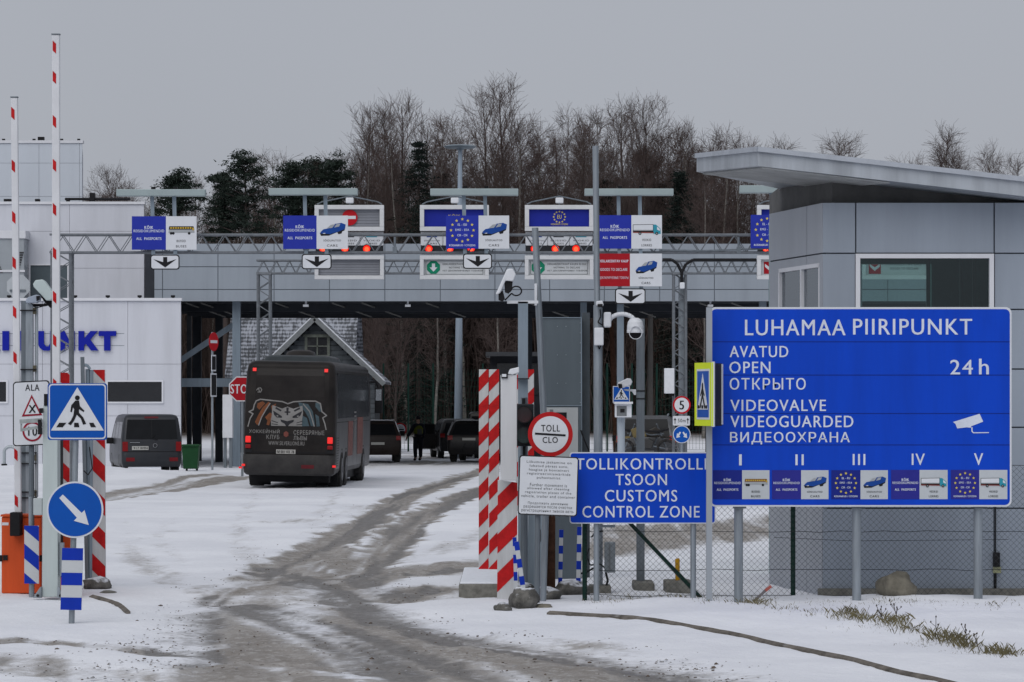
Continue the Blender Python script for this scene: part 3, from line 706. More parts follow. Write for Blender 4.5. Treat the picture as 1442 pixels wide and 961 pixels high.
wf.box(wx0 - .2, wx1 + .2, DG + .36, DG + .46, wz1, wz1 + .13); wf.box(wx0 - fr, wx0, DG + .38, DG + .46, wz0, wz1); wf.box(wx1, wx1 + fr, DG + .38, DG + .46, wz0, wz1); wf.box(wx0 - fr, wx1 + fr, DG + .38, DG + .46, wz0 - fr, wz0)
wf.box((wx0 + wx1) / 2 - .03, (wx0 + wx1) / 2 + .03, DG + .39, DG + .45, wz0, wz1); wf.box(wx0, wx1, DG + .39, DG + .45, (wz0 + wz1) / 2 - .025, (wz0 + wz1) / 2 + .025)
wo = wf.build('window', mat('lichen_board', (.15, .165, .145), .8, var=.3, scale=6), ho)
MB().box(wx0, wx1, DG + .44, DG + .455, wz0, wz1).build('pane', GLASSDK, wo)

# ---------------------------------------------------------------- guard booth on the right
D3 = 38.8
gb = thing('guard_booth', base(1280, D3), 'grey panelled guard booth with slanting flat roof behind the big blue sign', 'booth')
FX = X(1158, D3); LX, LY = X(1083, 41.1), 41.1; RX = X(1720, D3); BY = 43.6
wt = Z(285, D3); wb = -.1
wx0, wx1, wz0, wz1 = X(1211, D3), X(1393, D3), Z(470, D3), Z(364, D3)
m_ = MB()   # panels of the front wall, the window left open
vx = [FX, X(1205, D3), X(1400, D3), X(1600, D3), RX]; hz = [wb, Z(716, D3), Z(602, D3), Z(520, D3), Z(436, D3), Z(357, D3), wt]
def cut(rects, hole):
    nr = []
    for (e, f, g2, h) in rects:
        if hole[0] >= f or hole[1] <= e or hole[2] >= h or hole[3] <= g2: nr.append((e, f, g2, h)); continue
        if hole[2] > g2: nr.append((e, f, g2, hole[2]))
        if hole[3] < h: nr.append((e, f, hole[3], h))
        lo, hi = max(g2, hole[2]), min(h, hole[3])
        if hole[0] > e: nr.append((e, hole[0], lo, hi))
        if hole[1] < f: nr.append((hole[1], f, lo, hi))
    return nr
hole = (wx0 - .06, wx1 + .06, wz0 - .06, wz1 + .06)
for i in range(4):
    for j in range(6):
        g = .009
        for r_ in cut([(vx[i] + g, vx[i + 1] - g, hz[j] + g, hz[j + 1] - g)], hole): m_.box(r_[0], r_[1], D3, D3 + .06, r_[2], r_[3])
m_.build('front_cladding', BOOTHG, gb)
m_ = MB()
for r_ in cut([(FX + .01, RX, wb, wt - .01)], hole): m_.box(r_[0], r_[1], D3 + .061, D3 + .16, r_[2], r_[3])
m_.build('front_wall', mat('booth_joint', (.17, .195, .23), .6), gb)
# slanted corner wall facing the lanes
dv = Vector((LX - FX, LY - D3, 0)); dl = dv.length; dv.normalize(); nv_ = Vector((-dv.y, dv.x, 0)) * -1
if nv_.x > 0: nv_ = -nv_
ML = Matrix(((dv.x, -nv_.x, 0, FX), (dv.y, -nv_.y, 0, D3), (0, 0, 1, 0), (0, 0, 0, 1)))     # local x along wall, y inward
l0, l1, l2z, l3z = .12, dl - .42, Z(440, D3) - .9, Z(370, D3)
hl = (l0 - .0, l1, l2z, l3z)
m_ = MB(); m_.M = ML
for a, b in ((0, dl * .28), (dl * .28, dl)):
    for c_, d_ in ((wb, Z(602, D3)), (Z(602, D3), Z(357, D3)), (Z(357, D3), wt)):
        for r_ in cut([(a + .008, b - .008, c_ + .009, d_ - .009)], hl): m_.box(r_[0], r_[1], 0, .06, r_[2], r_[3])
m_.build('corner_cladding', mat('corner_cladding', (.36, .385, .43), .42, .2, var=.1, scale=1.2, streak=True), gb)
m_ = MB(); m_.M = ML
for r_ in cut([(.02, dl, wb, wt - .01)], hl): m_.box(r_[0], r_[1], .061, .16, r_[2], r_[3])
m_.build('corner_wall', mat('booth_joint', (.17, .195, .23), .6), gb)
BGL = glassmat('booth_glass', (.50, .64, .62), .06)
f = MB(); f.M = ML
for a, b, c_, d_ in ((l0, l0 + .05, l2z, l3z), (l1 - .05, l1, l2z, l3z), (l0, l1, l3z - .05, l3z), ((l0 + l1) / 2 - .12, (l0 + l1) / 2 - .07, l2z, l3z - .05)): f.box(a, b, .0, .08, c_, d_)
fw = f.build('window', CLADTR, gb)
q_ = MB(); q_.M = ML; q_.box(l0 + .05, l1 - .05, .04, .05, l2z, l3z - .05); q_.build('pane', glassmat('corner_glass', (.30, .34, .37), -.55), fw)
q_ = MB(); q_.M = ML
k = l3z - .08
while k > Z(412, D3): q_.box(l0 + .06, l1 - .06, .09, .11, k - .035, k - .012); k -= .04
q_.build('blind', mat('blind_white', (.55, .57, .60), .6, var=.1), fw)
f = MB(); e_ = .055
f.box(wx0 - e_, wx1 + e_, D3 - .03, D3 + .1, wz1, wz1 + e_); f.box(wx0 - e_, wx0, D3 - .03, D3 + .1, wz0, wz1); f.box(wx1, wx1 + e_, D3 - .03, D3 + .1, wz0, wz1); f.box(wx0 - e_, wx1 + e_, D3 - .03, D3 + .1, wz0 - e_, wz0)
fw = f.build('window', CLADTR, gb)
MB().box(wx0, wx1, D3 + .04, D3 + .05, wz0, wz1).build('pane', BGL, fw)
# interior: floor, ceiling, back wall with its own window, dividing frame
m_ = MB()
bh = (X(1205, BY), X(1312, BY), Z(520, BY), Z(372, BY))
for r_ in cut([(X(1084, BY), RX, wb, wt)], bh): m_.box(r_[0], r_[1], BY, BY + .15, r_[2], r_[3])
m_.box(FX + .2, RX, D3 + .2, BY, wt - .12, wt - .02)
m_.box(RX - .1, RX, D3 + .17, BY, wb, wt)
m_.build('inner_wall', mat('booth_interior', (.20, .40, .37), .7, var=.2), gb)
m_ = MB(); m_.add([(LX + .02, LY, wb), (X(1084, BY), BY, wb), (X(1084, BY), BY, wt), (LX + .02, LY, wt)], [(0, 1, 2, 3)])
m_.build('rear_side_wall', BOOTHG, gb)
m_ = MB()
for px in (1305, 1352, 1370): m_.box(X(px, 42.5), X(px + 5, 42.5), 42.5, 42.56, .8, wt - .15)
m_.build('inner_frame', mat('inner_frame_grey', (.20, .25, .25), .5), gb)
# recessed grey band and the sloping roof slab
RD = 38.2
def roof_z(x): return Z(207, RD) - .1135 * (x - X(1067, RD))
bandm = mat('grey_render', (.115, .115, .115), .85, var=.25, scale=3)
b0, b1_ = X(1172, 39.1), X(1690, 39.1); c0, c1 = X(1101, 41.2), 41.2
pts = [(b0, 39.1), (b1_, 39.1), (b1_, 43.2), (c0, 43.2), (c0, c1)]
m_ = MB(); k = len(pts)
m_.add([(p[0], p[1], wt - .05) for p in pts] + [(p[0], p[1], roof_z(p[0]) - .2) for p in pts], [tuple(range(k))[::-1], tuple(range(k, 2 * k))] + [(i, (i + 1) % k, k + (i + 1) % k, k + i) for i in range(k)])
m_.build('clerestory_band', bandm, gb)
pts = [(X(1067, RD), RD), (X(1730, RD), RD), (X(1730, 44.2), 44.2), (X(1104, 44.2), 44.2), (X(1097, 41.4), 41.4), (X(981, 40.15), 40.15)]
k = len(pts); m_ = MB()
m_.add([(p[0], p[1], roof_z(p[0]) - .235) for p in pts] + [(p[0], p[1], roof_z(p[0]) - .03) for p in pts], [tuple(range(k))[::-1], tuple(range(k, 2 * k))] + [(i, (i + 1) % k, k + (i + 1) % k, k + i) for i in range(k)])
rf = m_.build('roof', mat('roof_metal', (.40, .43, .47), .45, .25, var=.28, scale=3, streak=True), gb)
m_ = MB()
for i in ((0, 1), (5, 0)):
    a, b = pts[i[0]], pts[i[1]]
    m_.bar((a[0], a[1] - .02, roof_z(a[0]) - .03), (b[0], b[1] - .02, roof_z(b[0]) - .03), .06, .06)
m_.build('roof_trim', mat('roof_trim_metal', (.42, .45, .50), .4, .3, var=.15, scale=5), rf)
m_ = MB()
for k in range(44):     # corrugated soffit ribs
    t = k / 43; a = Vector((X(1067, RD) + .02, RD + .05, 0)).lerp(Vector((X(981, 40.15) + .05, 40.15, 0)), t)
    m_.bar((a.x + .03, a.y, roof_z(a.x) - .25), (a.x + 1.6, a.y + .05, roof_z(a.x + 1.6) - .25), .018, .03)
m_.build('soffit_ribs', mat('soffit_white', (.46, .47, .47), .6, var=.2), rf)
MB().box(FX - .06, RX, D3 - .12, D3 - .002, -.2, gz(FX + 1.5, D3) + .09).build('plinth', CONC, gb)
cb = tag(MB().build('dummy'), ) if False else None
m_ = MB(); m_.path([P(1402, 640, D3 - .03), P(1402, 778, D3 - .03)], .008, 6); m_.path([P(1402, 800, D3 - .03), P(1402, 846, D3 - .03)], .014, 6)
m_.build('cable', BLACK, gb)
MB().pr(1398, 778, 1407, 798, D3, .07, .005).build('switch_box', BLACK, gb, bevel=.006)
MB().pr(1398, 798.5, 1409, 807, D3, .04, .005).build('tag_plate', mat('tag_yellow', (.35, .36, .22), .6), gb)

# ---------------------------------------------------------------- woods behind
BARK = mat('bare_bark', (.066, .052, .048), .9, var=.35, scale=4)
TWIG = mat('bare_twigs', (.105, .078, .072), .9, var=.3, scale=.6)
BIRCH = mat('birch_bark', (.20, .185, .17), .85, var=.55, scale=5)
NEED = mat('pine_needles', (.024, .036, .028), .8, var=.5, scale=1.2)
NEED2 = mat('spruce_needles', (.012, .020, .017), .8, var=.5, scale=1.2)
def tubes_mesh(name, segs, n, material):
    """segs: array (k, 8): p0, p1, r0, r1 -> open n-sided tubes, vectorised"""
    a = np.array(segs, float); k = len(a); p0, p1, r0, r1 = a[:, :3], a[:, 3:6], a[:, 6], a[:, 7]
    d_ = p1 - p0; d_ /= np.linalg.norm(d_, axis=1)[:, None] + 1e-9
    u = np.where(np.abs(d_[:, 2:3]) < .9, np.array([[0, 0, 1.]]), np.array([[1., 0, 0]]))
    sx = np.cross(d_, u); sx /= np.linalg.norm(sx, axis=1)[:, None]; sy = np.cross(d_, sx)
    V = np.zeros((k, 2, n, 3))
    for i in range(n):
        t = 2 * math.pi * i / n; off = sx * math.cos(t) + sy * math.sin(t)
        V[:, 0, i] = p0 + off * r0[:, None]; V[:, 1, i] = p1 + off * r1[:, None]
    b = (np.arange(k) * 2 * n)[:, None]
    fs = np.concatenate([np.concatenate([b + i, b + (i + 1) % n, b + n + (i + 1) % n, b + n + i], 1) for i in range(n)], 0)
    me = bpy.data.meshes.new(name); me.vertices.add(k * 2 * n); me.vertices.foreach_set('co', V.ravel().astype(np.float32))
    me.loops.add(fs.size); me.loops.foreach_set('vertex_index', fs.ravel().astype(np.int32)); me.polygons.add(len(fs))
    me.polygons.foreach_set('loop_start', (np.arange(len(fs)) * 4).astype(np.int32)); me.polygons.foreach_set('loop_total', np.full(len(fs), 4, np.int32))
    me.update(calc_edges=True); me.materials.append(material); me.shade_smooth(); return me
def bare_tree(seed, Ht, spread, style):
    g = random.Random(seed); tr = []; cr = []
    def vec(az, el): return Vector((math.cos(az) * math.cos(el), math.sin(az) * math.cos(el), math.sin(el)))
    p = Vector((0, 0, -.4)); r = Ht * .0065 + .02; N = 12; pts = [p.copy()]; lean = Vector((g.uniform(-.04, .04), g.uniform(-.04, .04), 0))
    for i in range(N):
        q = p + Vector((g.uniform(-.02, .02) * Ht / N * 3, g.uniform(-.02, .02) * Ht / N * 3, Ht / N * .97)) + lean * Ht / N
        r2 = (Ht * .0065 + .02) * (1 - (i + 1) / N) ** .8 + .012
        tr.append((*p, *q, r, r2)); p = q; r = r2; pts.append(p.copy())
    def at(t):
        f = t * N; i = min(int(f), N - 1); return pts[i].lerp(pts[i + 1], f - i)
    def grow(p0, d0, ln, r0, nseg, up, jit, lst):
        p = p0.copy(); d = d0.copy(); res = [p.copy()]
        for i in range(nseg):
            d = (d + Vector((g.gauss(0, jit), g.gauss(0, jit), up + g.gauss(0, jit)))).normalized()
            q = p + d * ln / nseg; ra = r0 * (1 - .8 * i / nseg); rb = r0 * (1 - .8 * (i + 1) / nseg)
            lst.append((*p, *q, max(ra, .0062), max(rb, .0055))); p = q; res.append(p.copy())
        return res, d
    nb = 50; t0 = .16 if style != 'birch' else .25
    for i in range(nb):
        t = t0 + (.97 - t0) * ((i + g.random()) / nb); az = i * 2.4 + g.uniform(-.5, .5)
        el = R(g.uniform(48, 72)) if style == 'up' else R(g.uniform(35, 62))
        prof = (1 - t) ** .55 * (.35 + .65 * min(1, (t - t0) / .25 + .2))
        ln = Ht * spread * prof * g.uniform(.7, 1.15) + .5
        rs, _ = grow(at(t), vec(az, el), ln, .0065 * ln + .010, 5, .07 if style == 'up' else .03, .08, cr)
        ns = int(4 + ln * 1.5)
        for j in range(ns):
            tt = .25 + .75 * (j + g.random()) / ns; f = tt * 5; k = min(int(f), 4); b0_ = rs[k].lerp(rs[k + 1], f - k)
            dd = (rs[k + 1] - rs[k]).normalized(); dd = (dd + Vector((g.gauss(0, .55), g.gauss(0, .55), g.gauss(.1, .4)))).normalized()
            l2 = ln * g.uniform(.22, .45) * (1.1 - .5 * tt) + .3
            r2_, _ = grow(b0_, dd, l2, .008 + .003 * l2, 3, .04 if style == 'up' else -.02, .14, cr)
            for u_ in range(int(5 + l2 * 2.6)):
                k = g.randrange(3); b1__ = r2_[k].lerp(r2_[k + 1], g.random())
                dd2 = (r2_[k + 1] - r2_[k]).normalized() + Vector((g.gauss(0, .6), g.gauss(0, .6), g.gauss(.25, .4)))
                grow(b1__, dd2.normalized(), g.uniform(.35, 1.1), .0075, 2, .05 if style == 'up' else -.12, .15, cr)
    return tubes_mesh('trunk', tr, 7, BIRCH if style == 'birch' else BARK), tubes_mesh('crown', cr, 3, TWIG)
VAR = [bare_tree(11, 20, .27, 'up'), bare_tree(12, 20, .23, 'up'), bare_tree(13, 20, .17, 'birch'), bare_tree(14, 20, .21, 'birch'), bare_tree(15, 20, .15, 'birch'), bare_tree(16, 20, .34, 'up')]
def put_tree(var, x, y, ht, rz, label, group, name='bare_tree', cat='tree', wide=1.0):
    r = thing(name, (x, y, gz(x, y)), label, cat, group, rz)
    s_ = ht / 20.0; r.scale = (s_ * wide, s_ * wide, s_)
    for me in VAR[var]:
        o = bpy.data.objects.new('trunk' if me.name.startswith('trunk') else 'crown', me); COL.objects.link(o); o.parent = r
    return r
SKY = [(128, 262, 2), (155, 236, 5), (176, 246, 2), (278, 236, 2), (292, 250, 4), (365, 205, 2), (392, 200, 3), (430, 214, 2), (465, 226, 3), (482, 206, 1), (512, 150, 5), (543, 146, 0), (572, 126, 1), (598, 160, 1), (630, 148, 2), (655, 146, 3), (684, 122, 0), (704, 106, 0),
       (732, 150, 3), (760, 158, 2), (778, 142, 4), (800, 146, 4), (826, 160, 1), (848, 140, 2), (876, 150, 0), (893, 126, 4), (915, 140, 5), (940, 172, 3), (962, 188, 2), (985, 162, 4), (1006, 170, 4), (1028, 178, 3), (1052, 196, 2), (1100, 184, 2), (1128, 200, 4), (1165, 176, 3), (1184, 184, 2),
       (1272, 206, 2), (1306, 164, 4), (1328, 196, 2), (1342, 180, 4), (1366, 206, 3), (1386, 204, 2), (1416, 192, 4), (1440, 206, 3)]
ORD = ['first', 'second', 'third', 'fourth', 'fifth', 'sixth', 'seventh', 'eighth', 'ninth', 'tenth', 'eleventh', 'twelfth', 'thirteenth', 'fourteenth', 'fifteenth', 'sixteenth', 'seventeenth', 'eighteenth', 'nineteenth', 'twentieth']
LM = [(210, 'near the white building'), (330, 'right of the bus lane sign'), (500, 'above the dark pines'), (610, 'left of the round-headed lamp mast'), (660, 'right behind the round-headed lamp mast'), (775, 'in the tallest clump above the canopy'),
      (860, 'around the tall camera mast'), (950, 'above the lorry lane sign'), (1065, 'left of the booth roof'), (1240, 'over the booth roof corner'), (1500, 'over the right end of the booth roof')]
g = random.Random(5); cnt = {}
rs_ = random.Random(8)
for i in range(24): SKY.append((498 + 560 * (i + rs_.random()) / 24, 175 + 25 * rs_.random() + (0 if i < 18 else 15), rs_.choice((1, 2, 3, 4))))
SKY.sort()
for px, py, v in SKY:
    D = g.uniform(178, 196); zg = gz(X(px, D), D); lm = next(t for lim, t in LM if px < lim)
    cnt[lm] = cnt.get(lm, 0) + 1
    put_tree(v, X(px, D), D, (Z(py, D) - zg) * 1.0, g.uniform(0, 6.28), f'leafless tree {lm}, {ORD[cnt[lm]-1]} from the left there', 'leafless trees along the skyline', wide=g.uniform(.85, 1.1))
for i in range(90):
    D = g.uniform(192, 232); px = -30 + 1500 * (i + g.random()) / 90; v = g.randrange(6)
    top = 214 + 22 * math.sin(px / 90.0) + g.uniform(-25, 34)
    if px < 500: top = max(top, 268 + g.uniform(-8, 20))
    if px > 1055: top = max(top, 262)
    zg = gz(X(px, D), D)
    put_tree(v, X(px, D), D, Z(top, D) - zg, g.uniform(0, 6.28), 'slender leafless tree deep in the brown wood behind the skyline row', 'leafless trees deep in the wood')
# pale trunks seen below the canopy, at the edge of the wood
for px, py, D, v, lab in ((556, 350, 168, 5, 'pale bushy leafless tree right of the wooden house, seen below the canopy'), (530, 380, 165, 0, 'thin leafless tree touching the house gable, seen below the canopy'), (700, 330, 170, 2, 'birch with pale trunk behind the striped guard boards'),
                      (612, 330, 172, 4, 'slim birch left of the pale lamp mast, seen below the canopy'), (990, 250, 172, 3, 'birch with pale trunk beside the right lattice column'), (1100, 240, 174, 2, 'birch showing just left of the guard booth')):
    put_tree(v, X(px, D), D, Z(py, D), g.uniform(0, 6.28), lab, 'trees at the edge of the wood')
# undergrowth: nobody could count it
segs = []
for i in range(19000):
    D = g.uniform(178, 224); x = g.uniform(-.185, .185) * D; zg = 0
    hh = g.triangular(2, 14.5, 8) * (1.0 if x > -.09 * D else .85)
    segs.append((x, D, hh))
arr = np.array(segs); zz = ground_z(arr[:, 0], arr[:, 1]); S2 = []
for (x, D, hh), z0 in zip(segs, zz):
    p = np.array([x, D, z0 - .2]); d_ = np.array([g.gauss(0, .10), g.gauss(0, .10), 1.0]); r = .012 + .0042 * hh
    for k in range(3):
        d_ = d_ + np.array([g.gauss(0, .10), g.gauss(0, .10), 0]); q = p + d_ * hh / 3
        S2.append((*p, *q, r * (1 - k * .3), r * (1 - (k + 1) * .3)))
        if k:
            for s_ in range(3):
                b = p + (q - p) * g.random(); e = b + np.array([g.gauss(0, .55), g.gauss(0, .55), g.uniform(.2, 1.3)]); S2.append((*b, *e, .016, .010))
        p = q
uo = bpy.data.objects.new('undergrowth', tubes_mesh('undergrowth', S2, 3, mat('undergrowth_twigs', (.072, .053, .047), .95, var=.4, scale=.4))); COL.objects.link(uo); uo['kind'] = 'stuff'
tag(uo, 'dense brown leafless undergrowth filling the wood behind the canopy', 'undergrowth')
# evergreens
def needles(name, clumps, m, g, size=.17):
    vs, fs = [], []
    for (c, r, n) in clumps:
        for i in range(n):
            o = Vector((g.gauss(0, 1), g.gauss(0, 1), g.gauss(0, .42))) * r * .55 + c
            u = Vector((g.gauss(0, 1), g.gauss(0, 1), g.gauss(.3, .6))).normalized(); v = u.cross(Vector((g.gauss(0, 1), g.gauss(0, 1), g.gauss(0, 1)))).normalized()
            s_ = size * g.uniform(.5, 1.1); b = len(vs)
            vs += [o - v * s_ * .2, o + u * s_, o + v * s_ * .2, o - u * s_ * .35]; fs.append((b, b + 1, b + 2, b + 3))
    me = bpy.data.meshes.new(name); me.from_pydata([tuple(p) for p in vs], [], fs); me.materials.append(m); return me
def pine(px, py, D, wpx, lab, seed, lowpy=330):
    g = random.Random(seed); x = X(px, D); zg = gz(x, D); top = Z(py, D) - zg; wd = wpx * D / FOC
    r = thing('pine_tree', (x, D, zg), lab, 'pine tree', 'dark pines')
    low = Z(lowpy, D) - zg
    segs = [(0, 0, -.3, .1, 0, top * .6, .22, .14), (.1, 0, top * .6, 0, 0, top * .96, .14, .03)]
    cl = []
    for i in range(26):
        t = (i + g.random()) / 26; z = low + (top - low) * t; rad = wd * (.16 + 1.0 * (1 - t) ** .75) * g.choice((.3, .55, .8, 1.05, 1.4)); az = i * 2.4 + g.uniform(-.6, .6)
        c = Vector((rad * math.cos(az), rad * math.sin(az), z + .12 * rad)); segs.append((0.05, 0, z - .25 * rad, *c, .05, .015))
        for q in range(4):
            f = g.uniform(.30, 1.22); cl.append((Vector((c.x * f + g.gauss(0, .35), c.y * f + g.gauss(0, .35), z - .25 * rad + .42 * rad * f + g.gauss(0, .22))), g.uniform(.22, .55), 84))
    cl.append((Vector((0, 0, top - .35)), .45, 160))
    o = bpy.data.objects.new('trunk', tubes_mesh('trunk', segs, 5, BARK)); COL.objects.link(o); o.parent = r
    o = bpy.data.objects.new('crown', needles('crown', cl, NEED, g)); COL.objects.link(o); o.parent = r
def spruce(px, py, D, wpx, lab, seed):
    g = random.Random(seed); x = X(px, D); zg = gz(x, D); top = Z(py, D) - zg; wd = wpx * D / FOC
    r = thing('spruce_tree', (x, D, zg), lab, 'spruce tree', 'dark spruces')
    cl = []; segs = [(0, 0, -.3, 0, 0, top, .2, .02)]
    for i in range(46):
        t = i / 45; z = 1.0 + (top - 1.0) * t; rr = wd * min(1, (1 - t) * 2.6) * g.uniform(.7, 1.15) + .10
        for k in range(7):
            az = g.uniform(0, 6.28)
            for f in (.3, .65, 1.0):
                c = Vector((rr * f * math.cos(az), rr * f * math.sin(az), z - .28 * rr * f)); cl.append((c, .34, 17))
            segs.append((0, 0, z, rr * math.cos(az), rr * math.sin(az), z - .28 * rr, .025, .01))
    o = bpy.data.objects.new('trunk', tubes_mesh('trunk', segs, 4, BARK)); COL.objects.link(o); o.parent = r
    o = bpy.data.objects.new('crown', needles('crown', cl, NEED2, g, .17)); COL.objects.link(o); o.parent = r
pine(250, 249, 176, 24, 'small round pine just above the bus lane sign lamp bar', 1, 300)
pine(345, 220, 172, 36, 'broad dark pine left of the all passports car sign', 2, 330)
pine(316, 246, 174, 24, 'lower dark pine overlapping the broad one on its left side', 22, 340)
pine(412, 232, 178, 26, 'dark pine with sparse top above the car lane lamp bar', 3, 320)
pine(442, 227, 182, 26, 'middle one of the pine tops above the car lane lamp bar', 4, 320)
pine(472, 226, 178, 24, 'rightmost pine top above the car lane lamp bar', 5, 320)
spruce(590, 204, 176, 58, 'pointed dark spruce left of the round-headed lamp mast', 6)
spruce(622, 248, 184, 46, 'low dark spruce right behind the round-headed lamp mast', 7)
spruce(958, 246, 178, 34, 'narrow dark spruce right of the lorry lane sign', 8)
spruce(850, 258, 182, 40, 'low dark spruce behind the tall camera mast', 9)
spruce(930, 262, 186, 40, 'short spruce behind the lorry lane sign', 10)
# ---------------------------------------------------------------- sign graphics
def star(mb, x, y, r, D, off):
    mb.pp([(x + (r if i % 2 == 0 else r * .42) * math.sin(math.pi * i / 5), y - (r if i % 2 == 0 else r * .42) * math.cos(math.pi * i / 5)) for i in range(10)], D, .002, off)
PB_BR = mat('print_brown', (.17, .08, .035), .6); PB_YE = mat('print_yellow', (.50, .33, .05), .6); PB_BL = mat('print_blue', (.008, .055, .27), .6)
PB_TE = mat('print_teal', (.03, .27, .36), .6); PB_RD = mat('print_red', (.22, .05, .04), .6); PB_GR = mat('print_grey', (.33, .35, .37), .6)
def picto(kind, x0, y0, x1, y1, D, off, parent, words=True, scheme=0):
    W_, H_ = x1 - x0, y1 - y0; mb = MB(); u = lambda a: x0 + a * W_; v = lambda a: y0 + a * H_
    poly = lambda pts, t=.002, o=0: mb.pp([(u(a), v(b)) for a, b in pts], D, t, off + o)
    if kind == 'bus':
        mb.use(PB_GR); poly([(.10, .38), (.92, .38), (.94, .50), (.08, .50)])
        mb.use(PB_BR if scheme else BLACK); poly([(.11, .30), (.90, .30), (.93, .40), (.09, .40)], .003)
        mb.use(PB_YE)
        for k in range(9): poly([(.14 + .08 * k, .325), (.195 + .08 * k, .325), (.195 + .08 * k, .375), (.14 + .08 * k, .375)], .002, .003)
        poly([(.86, .33), (.92, .36), (.92, .42), (.86, .42)], .002, .003)
        mb.use(BLACK)
        for a in (.17, .24, .76): mb.pd(u(a), v(.51), .045 * W_, D, .003, off + .001, 14)
        tw = ('BUSSID', 'BUSES')
    elif kind == 'car':
        mb.use(BLACK); poly([(.10, .52), (.40, .52), (.70, .46), (.90, .36), (.90, .44), (.82, .48), (.80, .54), (.70, .56), (.66, .50), (.40, .60), (.14, .61)])
        mb.use(PB_BL); poly([(.12, .50), (.22, .41), (.46, .37), (.58, .25), (.80, .22), (.93, .27), (.91, .40), (.70, .48), (.42, .56), (.14, .55)], .003)
        mb.use(PB_GR); poly([(.33, .385), (.45, .28), (.60, .255), (.50, .37)], .002, .003); poly([(.56, .36), (.64, .255), (.76, .245), (.72, .33)], .002, .003)
        mb.use(SIGNW); poly([(.20, .53), (.28, .52), (.28, .545), (.20, .555)], .002, .003)
        mb.use(BLACK); poly([(.13, .54), (.40, .55), (.40, .60), (.15, .60)], .002, .003)
        tw = ('SÕIDUAUTOD', 'CARS')
    else:
        mb.use(BLACK); poly([(.05, .28), (.72, .27), (.72, .53), (.05, .52)])
        mb.use(SIGNW); poly([(.065, .295), (.705, .285), (.705, .44), (.065, .44)], .002, .002)
        mb.use(PB_GR); poly([(.065, .445), (.705, .445), (.705, .465), (.065, .465)], .002, .002)
        mb.use(PB_RD); poly([(.05, .50), (.74, .51), (.74, .54), (.05, .53)], .002, .003)
        mb.use(PB_TE); poly([(.72, .28), (.80, .28), (.95, .40), (.96, .56), (.72, .56)], .003)
        mb.use(SIGNW); poly([(.84, .34), (.93, .41), (.93, .47), (.84, .43)], .002, .003)
        mb.use(BLACK)
        for a in (.28, .83): mb.pd(u(a), v(.545), .05 * W_, D, .003, off + .004, 14)
        mb.use(PB_GR)
        for a in (.28, .83): mb.pd(u(a), v(.545), .022 * W_, D, .001, off + .007, 10)
        tw = ('VEOKID', 'LORRIES')
    mb.build('pictogram', None, parent)
    if words:
        t = MB(); wd = .30 if kind != 'car' else .56
        t.pt(tw[0], u(.5 - wd / 2), u(.5 + wd / 2), v(.705), v(.775), D, off + .002, .01)
        t.pt(tw[1], u(.5 - .17), u(.5 + .17), v(.865), v(.935), D, off + .002, .01); t.build('lettering', BLACK, parent)
def leftpanel(kind, x0, y0, x1, y1, D, off, parent):
    W_, H_ = x1 - x0, y1 - y0; u = lambda a: x0 + a * W_; v = lambda a: y0 + a * H_; t = MB()
    if kind == 'pass':
        t.pt('KÕIK', u(.37), u(.63), v(.27), v(.38), D, off + .002, .03); t.pt('REISIDOKUMENDID', u(.05), u(.95), v(.40), v(.48), D, off + .002, .012)
        t.pt('ALL  PASSPORTS', u(.13), u(.87), v(.63), v(.71), D, off + .002, .03); t.build('lettering', LETW, parent)
    elif kind == 'eu':
        s = MB()
        for k in range(12): a = R(30 * k); star(s, u(.5) + .345 * W_ * math.sin(a), v(.445) - .335 * H_ * math.cos(a), .052 * W_, D, off + .001)
        s.build('stars', YEL, parent)
        t.pt('EL - EU', u(.36), u(.64), v(.24), v(.31), D, off + .002, .03); t.pt('EMÜ - EEA', u(.29), u(.71), v(.385), v(.465), D, off + .002, .012)
        t.pt('CH - CH', u(.35), u(.65), v(.56), v(.63), D, off + .002, .03); t.pt('KODANIKUD / CITIZENS', u(.10), u(.90), v(.87), v(.93), D, off + .002, .03); t.build('lettering', LETW, parent)
    else:
        t.pt('DEKLAREERITAV KAUP', u(.02), u(.95), v(.19), v(.27), D, off + .002, .03); t.pt('GOODS TO DECLARE', u(.06), u(.92), v(.445), v(.53), D, off + .002, .012)
        t.pt('ДЕКЛАРИРУЕМЫЕ ТОВАРЫ', u(.02), u(.95), v(.70), v(.79), D, off + .002, 0); t.build('lettering', LETW, parent)

# ---------------------------------------------------------------- truss gantries
def truss_h(mb, x0, x1, z0, z1, y0, y1, pitch, rc, rd):
    for y in (y0, y1):
        for z in (z0, z1): mb.tube((x0, y, z), (x1, y, z), rc, n=6)
        n = max(2, int((x1 - x0) / pitch)); st = (x1 - x0) / n
        for i in range(n):
            a, b = x0 + i * st, x0 + (i + .5) * st; c = x0 + (i + 1) * st
            mb.tube((a, y, z0), (b, y, z1), rd, n=5); mb.tube((b, y, z1), (c, y, z0), rd, n=5)
    for i in range(n): mb.tube((x0 + i * st, y0, z1), (x0 + (i + .5) * st, y1, z1), rd, n=5); mb.tube((x0 + i * st, y1, z0), (x0 + (i + .5) * st, y0, z0), rd, n=5)
def truss_v(mb, x0, x1, y0, y1, z0, z1, pitch, rc, rd):
    for x in (x0, x1):
        for y in (y0, y1): mb.tube((x, y, z0), (x, y, z1), rc, n=6)
    n = int((z1 - z0) / pitch); st = (z1 - z0) / n
    for i in range(n):
        a, b, c = z0 + i * st, z0 + (i + .5) * st, z0 + (i + 1) * st
        for y in (y0, y1): mb.tube((x0, y, a), (x1, y, b), rd, n=5); mb.tube((x1, y, b), (x0, y, c), rd, n=5)
        for x in (x0, x1): mb.tube((x, y0, a), (x, y1, b), rd, n=5); mb.tube((x, y1, b), (x, y0, c), rd, n=5)
